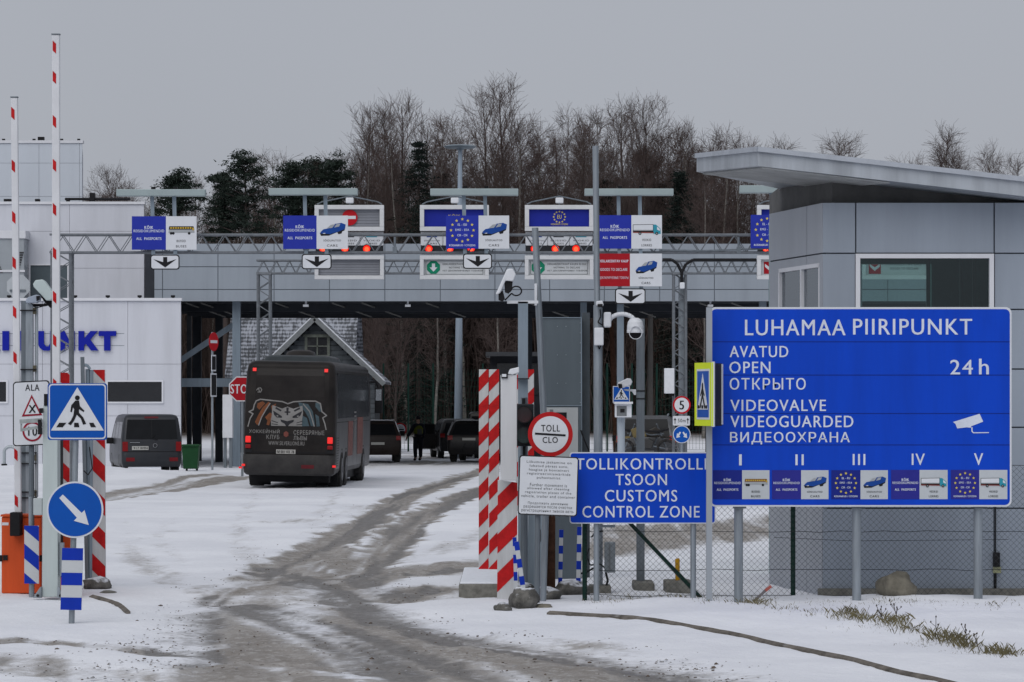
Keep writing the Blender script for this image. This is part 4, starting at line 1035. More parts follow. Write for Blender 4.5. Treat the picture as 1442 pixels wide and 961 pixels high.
GA = 76.0
g1 = thing('sign_gantry', base(86, GA), 'front lattice gantry carrying blue lane signs, its left column behind the raised barriers', 'gantry')
m_ = MB(); truss_h(m_, X(70, GA), X(1215, GA), Z(355.5, GA), Z(330.5, GA), GA, GA + .4, .56, .026, .011); m_.build('beam', TRUSSM, g1)
for px, p2 in ((73, 99), (1186, 1212)):
    m_ = MB(); truss_v(m_, X(px, GA), X(p2, GA), GA, GA + .4, -.1, Z(354, GA), .48, .040, .012)
    m_.box(X(px - 3, GA), X(p2 + 3, GA), GA - .06, GA + .46, Z(357, GA), Z(352, GA) - .04); m_.build('column', TRUSSM, g1)
for px in (1040, 556): m_ = MB(); m_.box(X(px - 3, GA), X(px + 3, GA), GA - .12, GA - .03, Z(357, GA), Z(348, GA)); m_.tube(P(px, 352, GA - .06), P(px, 334, GA - .06), .03, n=6); m_.build('junction_box', GALVD, g1)
m_ = MB(); m_.path([P(930, 352.6, GA - .05), P(990, 353.5, GA - .05), P(1035, 352, GA - .05), P(1083, 350, GA - .05)], .022, 6)
m_.build('cable', GALVD, g1)
GB = 101.0
g2 = thing('sign_gantry', base(371, GB), 'rear lattice gantry with red signal lamps, carrying the framed changeable signs', 'gantry')
m_ = MB(); truss_h(m_, X(361, GB), X(1260, GB), Z(385, GB), Z(367, GB), GB, GB + .4, .42, .030, .013); m_.build('beam', TRUSSM, g2)
for px, p2 in ((363, 380), (949, 966)):
    m_ = MB(); truss_v(m_, X(px, GB), X(p2, GB), GB, GB + .4, -.1, Z(385, GB), .5, .045, .014)
    m_.box(X(px - 2, GB), X(p2 + 2, GB), GB - .06, GB + .46, Z(387, GB), Z(382, GB) - .04); m_.build('column', TRUSSM, g2)
m_ = MB(); m_.box(X(957, GB), X(966, GB), GB + .46, GB + .7, -.1, Z(390, GB)); m_.build('column_duct', GALV, g2)
m_ = MB()
m_.path([P(933, 366, GB - .08), P(946, 366, GB - .08), P(954, 372, GB - .08), P(960, 384, GB - .08), P(960, 398, GB - .08)], .05, 7)
m_.path([P(1065, 366, GB - .08), P(976, 366, GB - .08), P(966, 372, GB - .08), P(960, 384, GB - .08)], .05, 7); m_.build('cable', BLACK, g2)
MB().pr(957, 398, 964, 407, GB - .1, .12).build('lamp_head', CAMW, g2, bevel=.03)
ec = MB(); ec.pr(935, 519, 949, 554.5, GB - .05, .3); ec.build('control_box', CAMW, g2, bevel=.02)
MB().pr(942, 554.5, 949, 558, GB - .05, .2).build('box_bracket', BLACK, g2)

def sign_frame(mb, x0, y0, x1, y1, D, b, t, off=0):
    mb.pr(x0, y0, x1, y0 + b, D, t, off); mb.pr(x0, y1 - b, x1, y1, D, t, off); mb.pr(x0, y0 + b, x0 + b, y1 - b, D, t, off); mb.pr(x1 - b, y0 + b, x1, y1 - b, D, t, off)
ARR = lambda x0, y0, x1, y1: [(x0 + (x1 - x0) * a, y0 + (y1 - y0) * b) for a, b in ((.44, .16), (.58, .16), (.58, .50), (.90, .30), (.51, .86), (.10, .30), (.44, .50))]
def lane_sign(x0, xm, x1, y0, y1, left, right, label, arrow=None, lower=None, bar=None, posts=()):
    D = GA - .14
    t = thing('lane_sign', (X((x0 + x1) / 2, D), D, Z(y1, D)), label, 'lane sign', 'lane signs on the front gantry')
    a = MB().pr(x0, y0, xm, y1, D, .05).build('panel', DEEPBL if False else PASSBL, t); leftpanel(left, x0, y0, xm, y1, D, .05, a)
    b = MB().pr(xm, y0, x1, y1, D, .05, .002).build('panel', SIGNW, t); picto(right, xm, y0, x1, y1, D, .052, b)
    if lower:
        l0, l1 = lower; a = MB().pr(x0, l0, xm - 2, l1, D, .05, .0).build('panel', DKRED, t); leftpanel('red', x0, l0, xm - 2, l1, D, .05, a)
        b = MB().pr(xm - 2, l0, x1, l1, D, .05, .002).build('panel', SIGNW, t); picto('car', xm + 2, l0, x1 - 4, l1, D, .052, b)
    if arrow:
        ax0, ay0, ax1, ay1 = arrow
        p = MB().rr(ax0, ay0, ax1, ay1, 4, D, .04, .0).build('arrow_plate', BLACK, t)
        MB().rr(ax0 + 1.5, ay0 + 1.5, ax1 - 1.5, ay1 - 1.5, 3, D, .004, .04).build('face', SIGNW, p)
        MB().pp(ARR(ax0, ay0, ax1, ay1), D, .003, .0445).build('arrow', BLACK, p)
    if posts:
        for px in posts:
            yb = (arrow[1] + 6) if arrow else y1 + 4
            MB().bar((X(px, D), D + .035, Z(yb, D)), (X(px - 2, D), D + .035, Z(bar[3] - 1, D)), .09, .06).build('post', STEELBL, t)
    if bar:
        l = MB().pr(bar[0], bar[1], bar[2], bar[3], D, .30, -.1).build('lamp_bar', mat('lamp_bar_metal', (.30, .36, .37), .45, .2, var=.12, scale=2), t, bevel=.015)
        for px in posts: MB().box(X(px, D) - .05, X(px, D) + .05, D - .05, D + .05, Z(bar[1], D) + .002, Z(bar[1] - 4, D)).build('cable_gland', BLACK, l)
    return t
lane_sign(186, 234, 277, 305, 352, 'pass', 'bus', 'blue and white lane sign with a bus, above the white building corner', (212, 359, 253, 380), None, (165, 267.5, 290, 277), (216, 247))
lane_sign(399, 446, 490, 304, 351, 'pass', 'car', 'blue ALL PASSPORTS lane sign with a blue car, in front of the no-entry board', (425, 358, 467, 379.5), None, (379, 266, 504, 275.5), (431, 460))
lane_sign(628, 674, 717, 304, 350.5, 'eu', 'car', 'blue lane sign with star ring and a blue car, near the picture centre', (652, 357.5, 693, 379), None, (606, 266.5, 730, 276), (655, 685))
lane_sign(842.5, 889, 932, 303.5, 350.5, 'pass', 'lorry', 'blue ALL PASSPORTS lane sign with a lorry, red GOODS TO DECLARE panel below', (866, 406.5, 909, 428.5), (357.5, 403.5), (823, 266.5, 948, 276), (873, 903))
lane_sign(1057, 1103, 1147, 303, 350, 'eu', 'lorry', 'blue star ring lane sign cut off by the guard booth wall', None, None, (1041, 262, 1166, 272.5), (1088, 1118))

SLAT = mat('louvre_grey', (.22, .23, .26), .5, .1, var=.1); VFR = mat('vms_frame', (.58, .59, .61), .45, var=.08, scale=3)
def vms(x0, x1, upper, lower, lights, label, cells=(0, 1, 2)):
    D = GB - .12; k = (x1 - x0) / 97.0; u = lambda a: x0 + a * k
    t = thing('changeable_sign', (X((x0 + x1) / 2, D), D, Z(394, D)), label, 'lane display', 'framed changeable signs on the rear gantry')
    m_ = MB(); sign_frame(m_, x0, 289.5, x1, 326, D, 6, .22); m_.build('upper_frame', VFR, t, bevel=.012)
    back = MB(); back.pr(x0 + 1, 291, x1 - 1, 325, D + .06, .06)
    back.pr(x0 + 1, 327.5, x1 - 1, 359, D + .06, .06); back.pr(x0 + 1, 361, x1 - 1, 393, D + .06, .06); back.build('housing', VFR, t)
    if upper == 'slats' or lower == 'slats':
        pass
    def slats(y0, y1):
        s = MB(); n = 6; st = (y1 - y0) / n
        for i in range(n): s.pr(u(6), y0 + st * i, u(91), y0 + st * (i + .88), D, .05, .02)
        s.build('slats', SLAT, t); MB().pr(u(6), y0, u(91), y1, D, .02).build('louvre_back', SEAM, t)
    if upper == 'slats':
        slats(295.5, 319.5)
        e = MB().pd(u(49), 307, 11, D, .02, .10).build('no_entry_disc', RED, t); MB().pr(u(49) - 8.5, 304.6, u(49) + 8.5, 309, D, .004, .12).build('bar', SIGNW, e)
    else:
        p = MB().pr(u(6), 295.5, u(91), 319.5, D, .08).build('display_panel', mat('display_blue', (.010, .020, .27), .5, var=.1), t)
        s = MB()
        for q in range(12): a = R(30 * q); star(s, u(49) + 8 * math.sin(a), 306 - 7.6 * math.cos(a), 1.7, D, .081)
        if upper == 'eu':
            s.build('stars', YEL, p); q_ = MB(); q_.pt('EU', u(46), u(52), 303, 308.5, D, .084, .01); q_.pt('KODANIKUD / CITIZENS', u(37), u(61), 315, 317.5, D, .084, .01); q_.build('lettering', YEL, p)
        else:
            q_ = MB(); q_.pt('KÕIK', u(40), u(57), 302, 306, D, .084, .01); q_.build('lettering', YEL, p)
    # middle row of three small panels and their lamps
    for c_, (ca_, cb_) in enumerate(((2, 31.5), (33, 62.5), (64, 95))):
        p = MB().pr(u(ca_), 329.5, u(cb_), 346, D, .05).build('small_panel', SIGNW, t)
        q_ = MB(); a, b = [('SÕIDUAUTOD', 'CARS'), ('BUSSID', 'BUSES'), ('VEOKID', 'LORRIES')][c_]
        wd = (cb_ - ca_) / 2; mid = (ca_ + cb_) / 2
        q_.pt(a, u(mid - wd * .75), u(mid + wd * .75), 338, 340.3, D, .053, .01); q_.pt(b, u(mid - wd * .5), u(mid + wd * .5), 342.2, 344.5, D, .053, .01); q_.build('lettering', BLACK, p)
        MB().pr(u(mid - wd * .5), 331, u(mid + wd * .5), 334.5, D, .003, .05).build('symbol', [PB_BL, BLACK, PB_TE][c_], p)
    MB().pr(x0 + 1, 345.5, x1 - 1, 358, D, .04).build('signal_tray', mat('signal_black', (.02, .022, .026), .5), t)
    for c_ in cells:
        px = lights[c_]
        ho_ = MB(); ho_.ring(X(px, D), Z(350.8, D), 5.4 * D / FOC, 6.0 * D / FOC, D - .24, D - .04, 24); hh = ho_.build('signal_lamp', BLACK, t)
        MB().pd(px, 350.8, 5.2, D, .02, .05, 24).build('lens', REDLAMP, hh)
        MB().pd(px, 351, 3.2, D, .01, .07, 16).build('lamp_core', REDCORE, hh)
    m_ = MB(); sign_frame(m_, x0, 360.5, x1, 394, D, 5.5, .22); m_.build('lower_frame', VFR, t, bevel=.012)
    if lower == 'slats': slats(366, 388)
    elif lower == 'green':
        p = MB().pr(u(6), 366, u(91), 388.5, D, .06).build('display_panel', mat('display_white', (.50, .52, .54), .5, var=.08), t)
        m_ = MB(); sign_frame(m_, u(8), 367.5, u(89), 387, D, .8, .003, .06); m_.build('thin_border', mat('thin_grey', (.15, .16, .17), .6), p)
        oc = MB(); oc.pp([(u(19) + 10 * math.sin(R(22.5 + 45 * i)), 377 - 9.6 * math.cos(R(22.5 + 45 * i))) for i in range(8)], D, .005, .064); oo = oc.build('arrow_octagon', GREEN, p)
        MB().pp([(u(19) + a, 377 + b) for a, b in ((-2.2, -5.5), (2.2, -5.5), (2.2, 0), (5.4, 0), (0, 6), (-5.4, 0), (-2.2, 0))], D, .003, .070).build('arrow', SIGNW, oo)
        q_ = MB(); q_.pt('DEKLAREERITAVAT KAUPA EI OLE', u(32), u(87), 371, 373.6, D, .066); q_.pt('NOTHING TO DECLARE', u(41), u(78), 376, 378.4, D, .066); q_.pt('НЕТ ДЕКЛАРИРУЕМЫХ ТОВАРОВ', u(32), u(88), 380.5, 383, D, .066); q_.build('lettering', BLACK, p)
    else:
        p = MB().pr(u(6), 366, u(91), 388.5, D, .06).build('display_panel', mat('display_white', (.50, .52, .54), .5, var=.08), t)
        oc = MB().pr(u(10), 369, u(27), 386, D, .005, .064).build('red_square', DKRED, p)
        MB().pp([(u(18.5) + a, 376 + b) for a, b in ((-7, -4), (0, 1), (7, -4), (7, 0), (0, 6), (-7, 0))], D, .003, .07).build('arrow', SIGNW, oc)
        q_ = MB(); q_.pt('DEKLAREERITAV KAUP', u(34), u(86), 371, 374, D, .066); q_.pt('GOODS TO DECLARE', u(40), u(80), 377, 380, D, .066); q_.build('lettering', BLACK, p)
    c_ = MB(); c_.tube(P(u(49), 290, D - .1), P(u(49), 276, D - .1), .025, n=6)
    c_.path([P(u(3), 288, D - .05), P(u(10), 284.5, D - .05), P(u(49), 276.5, D - .1), P(u(88), 284.5, D - .05), P(u(94), 288, D - .05)], .022, 6); c_.build('cable_stay', GALVD, t)
    MB().pr(u(49) - 5.5, 279, u(49) + 5.5, 287, D, .16, .05).build('lamp_head', CAMW, t, bevel=.03)
vms(443.5, 541, 'slats', 'slats', (455, 486, 516.5), 'changeable sign with red no-entry disc and blank grey louvres')
vms(591.5, 688.5, 'pass', 'green', (604, 633.5, 663.5), 'changeable sign with green arrow, half hidden by the star ring car lane sign')
vms(739, 835.5, 'eu', 'green', (752.5, 782, 811), 'changeable sign with full star ring and green arrow, left of the tall camera mast')
vms(1065.5, 1162, 'pass', 'red', (1078.5, 1107, 1137), 'changeable sign with red square, at the left edge of the booth', (0, 1, 2))
vms(1213, 1310, 'pass', 'red', (1226, 1255, 1285), 'changeable sign with red square, seen through the booth window', (0, 1, 2))

# ---------------------------------------------------------------- masts and signs in the middle distance
ml = thing('lamp_mast', base(645, 136), 'tall tapered lamp mast with flat round head rising behind the canopy', 'lamp mast')
m_ = MB(); m_.tube((X(645, 136), 136, -.2), (X(648, 136), 136, Z(212, 136)), .20, .09, 14); m_.build('pole', mat('pale_mast', (.34, .41, .49), .45, .2, var=.1, streak=True), ml, smooth=True)
m_ = MB(); cx_, cz_ = X(648, 136), Z(208, 136)
m_.tube((cx_, 136, cz_ + .04), (cx_, 136, cz_ + .09), .72, .58, 28); m_.tube((cx_, 136, cz_ - .03), (cx_, 136, cz_ + .04), .62, .72, 28); m_.tube((cx_, 136, cz_ - .12), (cx_, 136, cz_ - .03), .12, .2, 16); m_.build('lamp_head', mat('lamp_head_metal', (.25, .30, .34), .5, .3), ml, smooth=True)

def pole_thing(name, px, yb, D, label, cat, group=None): return thing(name, (X(px, D), D, 0), label, cat, group)
# no-entry sign seen almost edge-on, with two plates below
DN = 109.5
ns = thing('traffic_sign', base(299, DN), 'red no-entry sign turned away on a thin pole near the green bin', 'road sign', rz=R(66))
m_ = MB(); m_.tube((0, 0, -.2), (0, 0, Z(468, DN)), .04, n=10); m_.build('pole', GALV, ns, smooth=True, local=True)
zc = Z(481.5, DN); m_ = MB(); m_.disc(0, zc, .33, -.06, -.045); e = m_.build('disc', RED, ns, local=True)
m_ = MB(); m_.box(-.24, .24, -.066, -.062, zc - .05, zc + .05); m_.build('bar', SIGNW, e, local=True)
m_ = MB(); m_.box(-.16, .16, -.06, -.045, Z(523, DN), Z(500, DN)); m_.box(-.20, .20, -.06, -.045, Z(559, DN), Z(526, DN)); m_.build('plate', SIGNW, ns, local=True)
m_ = MB(); m_.box(-.13, .13, -.066, -.062, Z(521, DN), Z(502, DN)); m_.box(-.17, .17, -.066, -.062, Z(557, DN), Z(528, DN)); m_.build('print', BLACK, ns, local=True)
DS = 101.5
ss = thing('stop_sign', base(341, DS), 'red octagonal STOP sign partly hidden by the left side of the bus', 'stop sign')
m_ = MB(); m_.tube((X(341, DS), DS + .06, -.2), (X(341, DS), DS + .06, Z(534, DS)), .04, n=10); m_.build('pole', GALV, ss, smooth=True)
oct_ = lambda x, y, r: [(x + r * math.sin(R(22.5 + 45 * i)), y - r * math.cos(R(22.5 + 45 * i))) for i in range(8)]
p = MB().pp(oct_(340, 548, 19), DS, .02).build('plate', SIGNW, ss); MB().pp(oct_(340, 548, 17.4), DS, .004, .02).build('red_face', DKRED, p)
MB().pt('STOP', 324.5, 355.5, 541.5, 554.5, DS, .027, .02).build('lettering', SIGNW, p)
# small crossing sign
DX = 110.0
def crossing(mb_parent, x0, y0, x1, y1, D, off):
    W_, H_ = x1 - x0, y1 - y0; u = lambda a: x0 + a * W_; v = lambda a: y0 + a * H_
    MB().pp([(u(.5), v(.06)), (u(.96), v(.84)), (u(.04), v(.84))], D, .003, off).build('triangle', SIGNW, mb_parent)
    f = MB(); o2 = off + .004
    f.pd(u(.5), v(.25), .042 * W_, D, .003, o2, 20)
    f.pp([(u(.465), v(.30)), (u(.53), v(.30)), (u(.545), v(.40)), (u(.625), v(.485)), (u(.605), v(.505)), (u(.53), v(.455)), (u(.53), v(.52)), (u(.60), v(.60)), (u(.655), v(.72)), (u(.60), v(.735)), (u(.56), v(.625)), (u(.49), v(.555)), (u(.445), v(.66)), (u(.385), v(.745)), (u(.335), v(.715)), (u(.385), v(.665)), (u(.43), v(.57)),
          (u(.445), v(.46)), (u(.425), v(.42)), (u(.405), v(.51)), (u(.378), v(.50)), (u(.395), v(.385))], D, .003, o2)
    for a in (.23, .49, .75): f.pp([(u(a - .045), v(.70)), (u(a + .03 + (.05 if a < .4 else 0)), v(.70)), (u(a + .045 + (.03 if a > .6 else -.03 if a < .4 else 0)), v(.78)), (u(a - .045 - (.05 if a < .4 else -.03 if a > .6 else 0)), v(.78))], D, .003, o2)
    f.build('walking_figure', BLACK, mb_parent)
cs = thing('crossing_sign', base(875, DX), 'small blue pedestrian crossing sign behind the round white cameras', 'road sign')
m_ = MB(); m_.tube((X(872.5, DX), DX + .06, -.2), (X(872.5, DX), DX + .06, Z(546, DX)), .05, n=10); m_.build('pole', GALV, cs)
p = MB().pr(863, 544, 887, 567.5, DX, .02).build('plate', SIGNW, cs); p2 = MB().pr(864, 545, 886, 566.5, DX, .003, .02).build('blue_face', ROADBL, p); crossing(p2, 864, 545, 886, 566.5, DX, .024)
# speed limit post
DV = 99.5
sp = thing('traffic_sign', base(960, DV), 'round 5 limit sign above a 50m plate and a blue two-arrow disc', 'road sign')
m_ = MB(); m_.tube((X(960, DV), DV + .06, -.2), (X(960, DV), DV + .06, Z(560, DV)), .04, n=10); m_.build('pole', GALV, sp)
p = MB().pd(960, 570.5, 12.6, DV, .02).build('disc', RED, sp); MB().pd(960, 570.5, 10.2, DV, .003, .02).build('face', SIGNW, p); MB().pt('5', 956.6, 963.4, 564.5, 577, DV, .026, .03).build('lettering', BLACK, p)
p = MB().rr(947.5, 586, 971.5, 599.5, 1.5, DV, .02).build('plate', SIGNW, sp)
q_ = MB(); q_.pt('50m', 954.5, 965.5, 590, 595, DV, .023, .01)
for px in (950.5, 968.5): q_.pp([(px - .5, 597), (px - .5, 592), (px - 1.9, 592), (px, 588.5), (px + 1.9, 592), (px + .5, 592), (px + .5, 597)], DV, .003, .021)
q_.build('lettering', BLACK, p)
p = MB().pd(960, 612, 12.4, DV, .02).build('disc', SIGNW, sp); p2 = MB().pd(960, 612, 11.4, DV, .003, .02).build('blue_face', ROADBL, p)
q_ = MB()
for s_ in (-1, 1): q_.pp([(960 + s_ * a, b) for a, b in ((1, 609.5), (2.6, 608), (5.2, 611.5), (6.6, 610), (7.6, 617), (2.2, 615.5), (3.6, 613.6))], DV, .003, .024)
q_.build('arrows', SIGNW, p2)
# round customs stop sign near the officer
DT = 131.0
ts = thing('traffic_sign', base(565, DT), 'small round red-ringed customs stop sign left of the officer', 'road sign')
m_ = MB(); m_.tube((X(563.5, DT), DT + .06, -.2), (X(563.5, DT), DT + .06, Z(606, DT)), .04, n=8); m_.build('pole', GALVD, ts)
p = MB().pd(563.5, 605, 9.3, DT, .02).build('disc', RED, ts); MB().pd(563.5, 605, 7.3, DT, .003, .02).build('face', SIGNW, p); q_ = MB(); q_.pr(558, 604, 569, 606, DT, .003, .024); q_.pt('TOLL', 559.5, 567.5, 599.5, 602.6, DT, .026); q_.build('lettering', BLACK, p)
# poles seen between the posts
for px, p1, y0, y1, D, mm, lab, nm in ((861, 869, 455, 640, 119, RUST, 'leaning brown wooden pole left of the dome camera', 'wooden_pole'), (916, 915, 440, 640, 122, mat('pale_pole', (.17, .16, .15), .8), 'pale thin concrete pole right of the grey camera post', 'concrete_pole'), (841, 841, 445, 640, 96, GALVD, '', '')):
    if not nm: continue
    t = thing(nm, base(p1, D), lab, 'pole'); MB().tube((X(p1, D), D, -.2), (X(px, D), D, Z(y0, D)), .13, .10, 10).build('shaft', mm, t, smooth=True)
# camera housing on a stub column
DK = 70.0
ch = thing('camera_column', base(873.5, DK), 'boxy white plate camera on a pale column below the small crossing sign', 'camera')
MB().tube((X(875, DK), DK + .15, -.1), (X(875, DK), DK + .15, Z(586, DK)), .085, n=14).build('column', mat('pale_column', (.36, .41, .46), .5, .1, var=.12, streak=True), ch, smooth=True)
MB().pr(866, 568, 889, 588, DK, .40, -.2).build('housing', CAMW, ch, bevel=.012)
MB().pr(868, 572, 882, 586, DK, .01, .2).build('front_frame', mat('lens_grey', (.16, .17, .18), .5), ch); MB().pr(873, 576, 879, 581, DK, .01, .212).build('lens', BLACK, ch)
m_ = MB(); m_.pr(864.5, 566, 890.5, 569, DK, .52, -.2); m_.build('sun_shield', WHITE, ch)

# dark green mesh fence at the wood
DF = 149.0
ff = thing('mesh_fence', base(700, DF), 'dark green mesh fence along the edge of the wood beyond the canopy', 'fence')
px = 470
while px < 1120: MB().tube((X(px, DF), DF, -.1), (X(px, DF), DF, Z(512, DF)), .05, n=6).build('post', GREENP, ff); px += 35
m_ = MB(); a, b = X(470, DF), X(1120, DF); z0, z1 = .1, Z(520, DF)
k = a
while k < b: m_.bar((k, DF + .06, z0), (k, DF + .06, z1), .012, .012); k += .16
k = z0
while k < z1: m_.bar((a, DF + .075, k), (b, DF + .075, k), .012, .012); k += .30
m_.build('wire_mesh', GREENP, ff)
# ---------------------------------------------------------------- left island: barriers, posts, road signs
def stripes(mb, poly, D, slope, period, phase, off, t=.003, duty=.5):
    xs = [p[0] for p in poly]; ys = [p[1] for p in poly]; x0, x1 = min(xs) - 5, max(xs) + 5
    y = min(ys) - abs(slope) * (x1 - x0) - period + phase
    while y < max(ys) + abs(slope) * (x1 - x0) + period:
        q = clip_convex([(x0, y + slope * 0), (x1, y + slope * (x1 - x0)), (x1, y + period * duty + slope * (x1 - x0)), (x0, y + period * duty)], poly)
        if len(q) > 2: mb.pp(q, D, t, off)
        y += period
D = 33.8
# road sign post with crossing sign, keep-right disc and marker plate
rs = thing('road_sign_post', (X(100, D), D, 0), 'post with pedestrian crossing sign, blue keep-right disc and blue white marker plate', 'road sign')
m_ = MB(); m_.tube((X(99, D), D + .05, -.3), (X(107.5, D), D + .05, Z(545, D)), .032, n=14); m_.build('pole', GALV, rs, smooth=True)
p = MB().rr(67.5, 540, 151, 620, 4, D, .022).build('crossing_plate', mat('plate_edge_blue', (.01, .07, .33), .45), rs); MB().rr(69, 541, 149.5, 618.5, 5, D, .003, .022).build('border', SIGNW, p)
p2 = MB().rr(70.8, 542.8, 147.8, 616.6, 4, D, .003, .025).build('blue_face', ROADBL, p); 
def bigcross(parent):
    x0, y0, x1, y1 = 69, 541, 150, 619
    crossing(parent, x0, y0, x1, y1, D, .029)
bigcross(p2)
p = MB().pd(106, 718, 39.8, D, .022, .0, 56).build('keep_right_disc', SIGNW, rs); p2 = MB().pd(106, 718, 37.4, D, .003, .022, 56).build('blue_face', ROADBL, p)
q_ = MB(); q_.pp([(84, 701.5), (89, 696.5), (115.5, 722.5), (119.5, 718.5), (125.5, 739.5), (104.5, 733.5), (108.8, 729.2)], D, .003, .026); q_.build('arrow', SIGNW, p2)
mk = [(88.5, 771.5), (118, 772), (115.5, 859), (86, 858.5)]
p = MB().pp(mk, D, .015, .035).build('marker_plate', mat('marker_white', (.50, .52, .54), .45, var=.08), rs)
q_ = MB()
for a, b in ((0, .197), (.40, .60), (.80, 1.0)):
    l0, l1 = (mk[0][0] + (mk[3][0] - mk[0][0]) * a, mk[0][1] + (mk[3][1] - mk[0][1]) * a), (mk[0][0] + (mk[3][0] - mk[0][0]) * b, mk[0][1] + (mk[3][1] - mk[0][1]) * b)
    r0, r1 = (mk[1][0] + (mk[2][0] - mk[1][0]) * a, mk[1][1] + (mk[2][1] - mk[1][1]) * a), (mk[1][0] + (mk[2][0] - mk[1][0]) * b, mk[1][1] + (mk[2][1] - mk[1][1]) * b)
    MB().pp([l0, r0, r1, l1], D, .003, .050).build('blue_stripe', STRIPEBL, p)
m_ = MB()
for py in (560, 600, 700, 735): m_.pr(100, py - 2, 112, py + 2, D + .085, .085)
m_.build('clamp', GALVD, rs)

# barriers: orange cabinet + raised boom
def boom(label, D, cab, x_base, y_base, x_top, y_top, wpx, bands, clampbox):
    t = thing('barrier', (X((cab[0] + cab[2]) / 2, D), D, 0), label, 'barrier', 'raised boom barriers')
    c_ = MB().pr(*cab, D, .36, -.36).build('cabinet', ORANGE, t, bevel=.015)
    m_ = MB(); m_.pr(cab[0] - 1, cab[1] - 3, cab[2] + 1, cab[1] - .2, D, .40, -.38); m_.build('lid', ORANGE, c_)
    MB().pr(cab[0] + 1, cab[1] + 8, cab[0] + 10, cab[1] + 12, D, .003).build('label_plate', SIGNW, c_)
    m_ = MB(); m_.pr(cab[0] - 4, cab[1] + 54, cab[0] + 1.5, cab[1] + 63, D, .03); m_.pr(cab[0] + 2.5, cab[1] + 54, cab[0] + 9, cab[1] + 61, D, .02); m_.build('lock', BLACK, c_)
    k = D / FOC
    bm = MB(); bm.bar(P(x_base, y_base, D - .10), P(x_top, y_top, D - .10), wpx * k, .06, up=(0, 1, 0)); b = bm.build('boom', WHITE, t, bevel=.012)
    cp = MB(); cp.bar(P(x_top, y_top, D - .10), P(x_top, y_top - 1.6, D - .10), wpx * k * 1.1, .07, up=(0, 1, 0)); cp.build('end_cap', GALVD, b)
    for y in bands:
        q_ = MB(); f = lambda yy: x_base + (x_top - x_base) * (yy - y_base) / (y_top - y_base)
        q_.pp([(f(y) - 2.5, y - 9), (f(y) + 2.3, y - 4.5), (f(y + 9) + 2.3, y + 9.5), (f(y + 9) - 2.5, y + 5)], D, .003, .131); q_.build('reflective_band', STRIPER, b)
    MB().pr(*clampbox, D, .22, .02).build('boom_clamp', RUBBER, t, bevel=.01)
boom('left raised white barrier boom with red bands on an orange cabinet at the frame edge', 39.0, (2, 728, 58, 836), 25.5, 722, 20.3, 138, 9.6, (161, 235, 307, 371, 440, 504, 570, 640, 705), (18, 721, 32.5, 754))
boom('right and taller raised white barrier boom, behind the pedestrian crossing sign', 38.6, (60, 728, 100, 834), 79.5, 725, 78.8, 49.5, 11, (68, 110.5, 172.5, 234, 296, 357.5, 419, 480, 542), (84, 585, 89.5, 812))
# steel post pair with cameras and an octagonal sign back
D = 39.9
sp_ = thing('steel_post', (X(42, D), D, 0), 'grey double steel post with two white cameras and an octagon sign seen from behind', 'post')
m_ = MB(); m_.pr(31, 424, 38, 838, D, .10, -.02); m_.build('profile', GALVD, sp_); m_ = MB(); m_.pr(38.2, 428, 48, 838, D, .09, .03); m_.build('profile', GALV, sp_); m_ = MB(); m_.tube(P(51.5, 432, D - .06), P(51.5, 700, D - .06), .022, n=10); m_.build('pipe', mat('pale_pipe', (.40, .44, .47), .4, .3), sp_)
m_ = MB()
for py in (437, 520, 637, 652, 692, 700): m_.pr(31, py, 53, py + 1.6, D, .14, .02)
m_.build('strap', BLACK, sp_)
m_ = MB()
for py in (434, 515, 640, 690): m_.pr(48, py, 53, py + 9, D, .03, .09)
m_.build('clamp', mat('brass_clamp', (.12, .11, .08), .5, .4), sp_)
p = MB().pp(oct_(24, 403, 17.5), D, .012, -.12).build('octagon_sign_back', mat('sign_back', (.46, .49, .52), .5, .2, var=.12), sp_)
MB().pr(14, 408, 36, 411, D + .105, .02).build('sign_bracket', GALVD, p)
def camera(parent, pts, D, thick, lens=None, off=0, mm=None):
    c_ = MB(); c_.pp(pts, D, thick, off); o = c_.build('camera', mm or CAMW, parent, bevel=.012)
    if lens: l = MB(); l.pp(lens, D, .02, off + thick + .002); l.build('lens', BLACK, o)
    return o
c_ = camera(sp_, [(49.5, 401), (53, 395.5), (62, 394.5), (66, 397), (77, 412), (77, 422), (74, 424), (68, 424), (50.5, 405)], D, .14, None, .05, mat('camera_mint', (.50, .58, .58), .4, var=.08))
camera(sp_, [(40, 423), (43, 419.5), (54.5, 416), (60, 417), (60, 424), (55, 427.5), (40, 428)], D, .12, [(55, 418), (60, 417.5), (60, 423), (55.5, 425)], .10, mat('camera_blue_grey', (.34, .39, .47), .4))
m_ = MB(); m_.pp([(57, 414), (63, 418), (74, 424), (74, 434), (72, 434), (62, 423)], D, .04, .05); m_.path([P(44, 427, D - .12), P(50, 434, D - .12), P(60, 432, D - .12), P(66, 423, D - .12)], .006, 5); m_.path([P(46, 430, D - .05), P(62, 430, D - .08), P(72, 428, D - .08)], .018, 6); m_.build('camera_arm', BLACK, sp_)
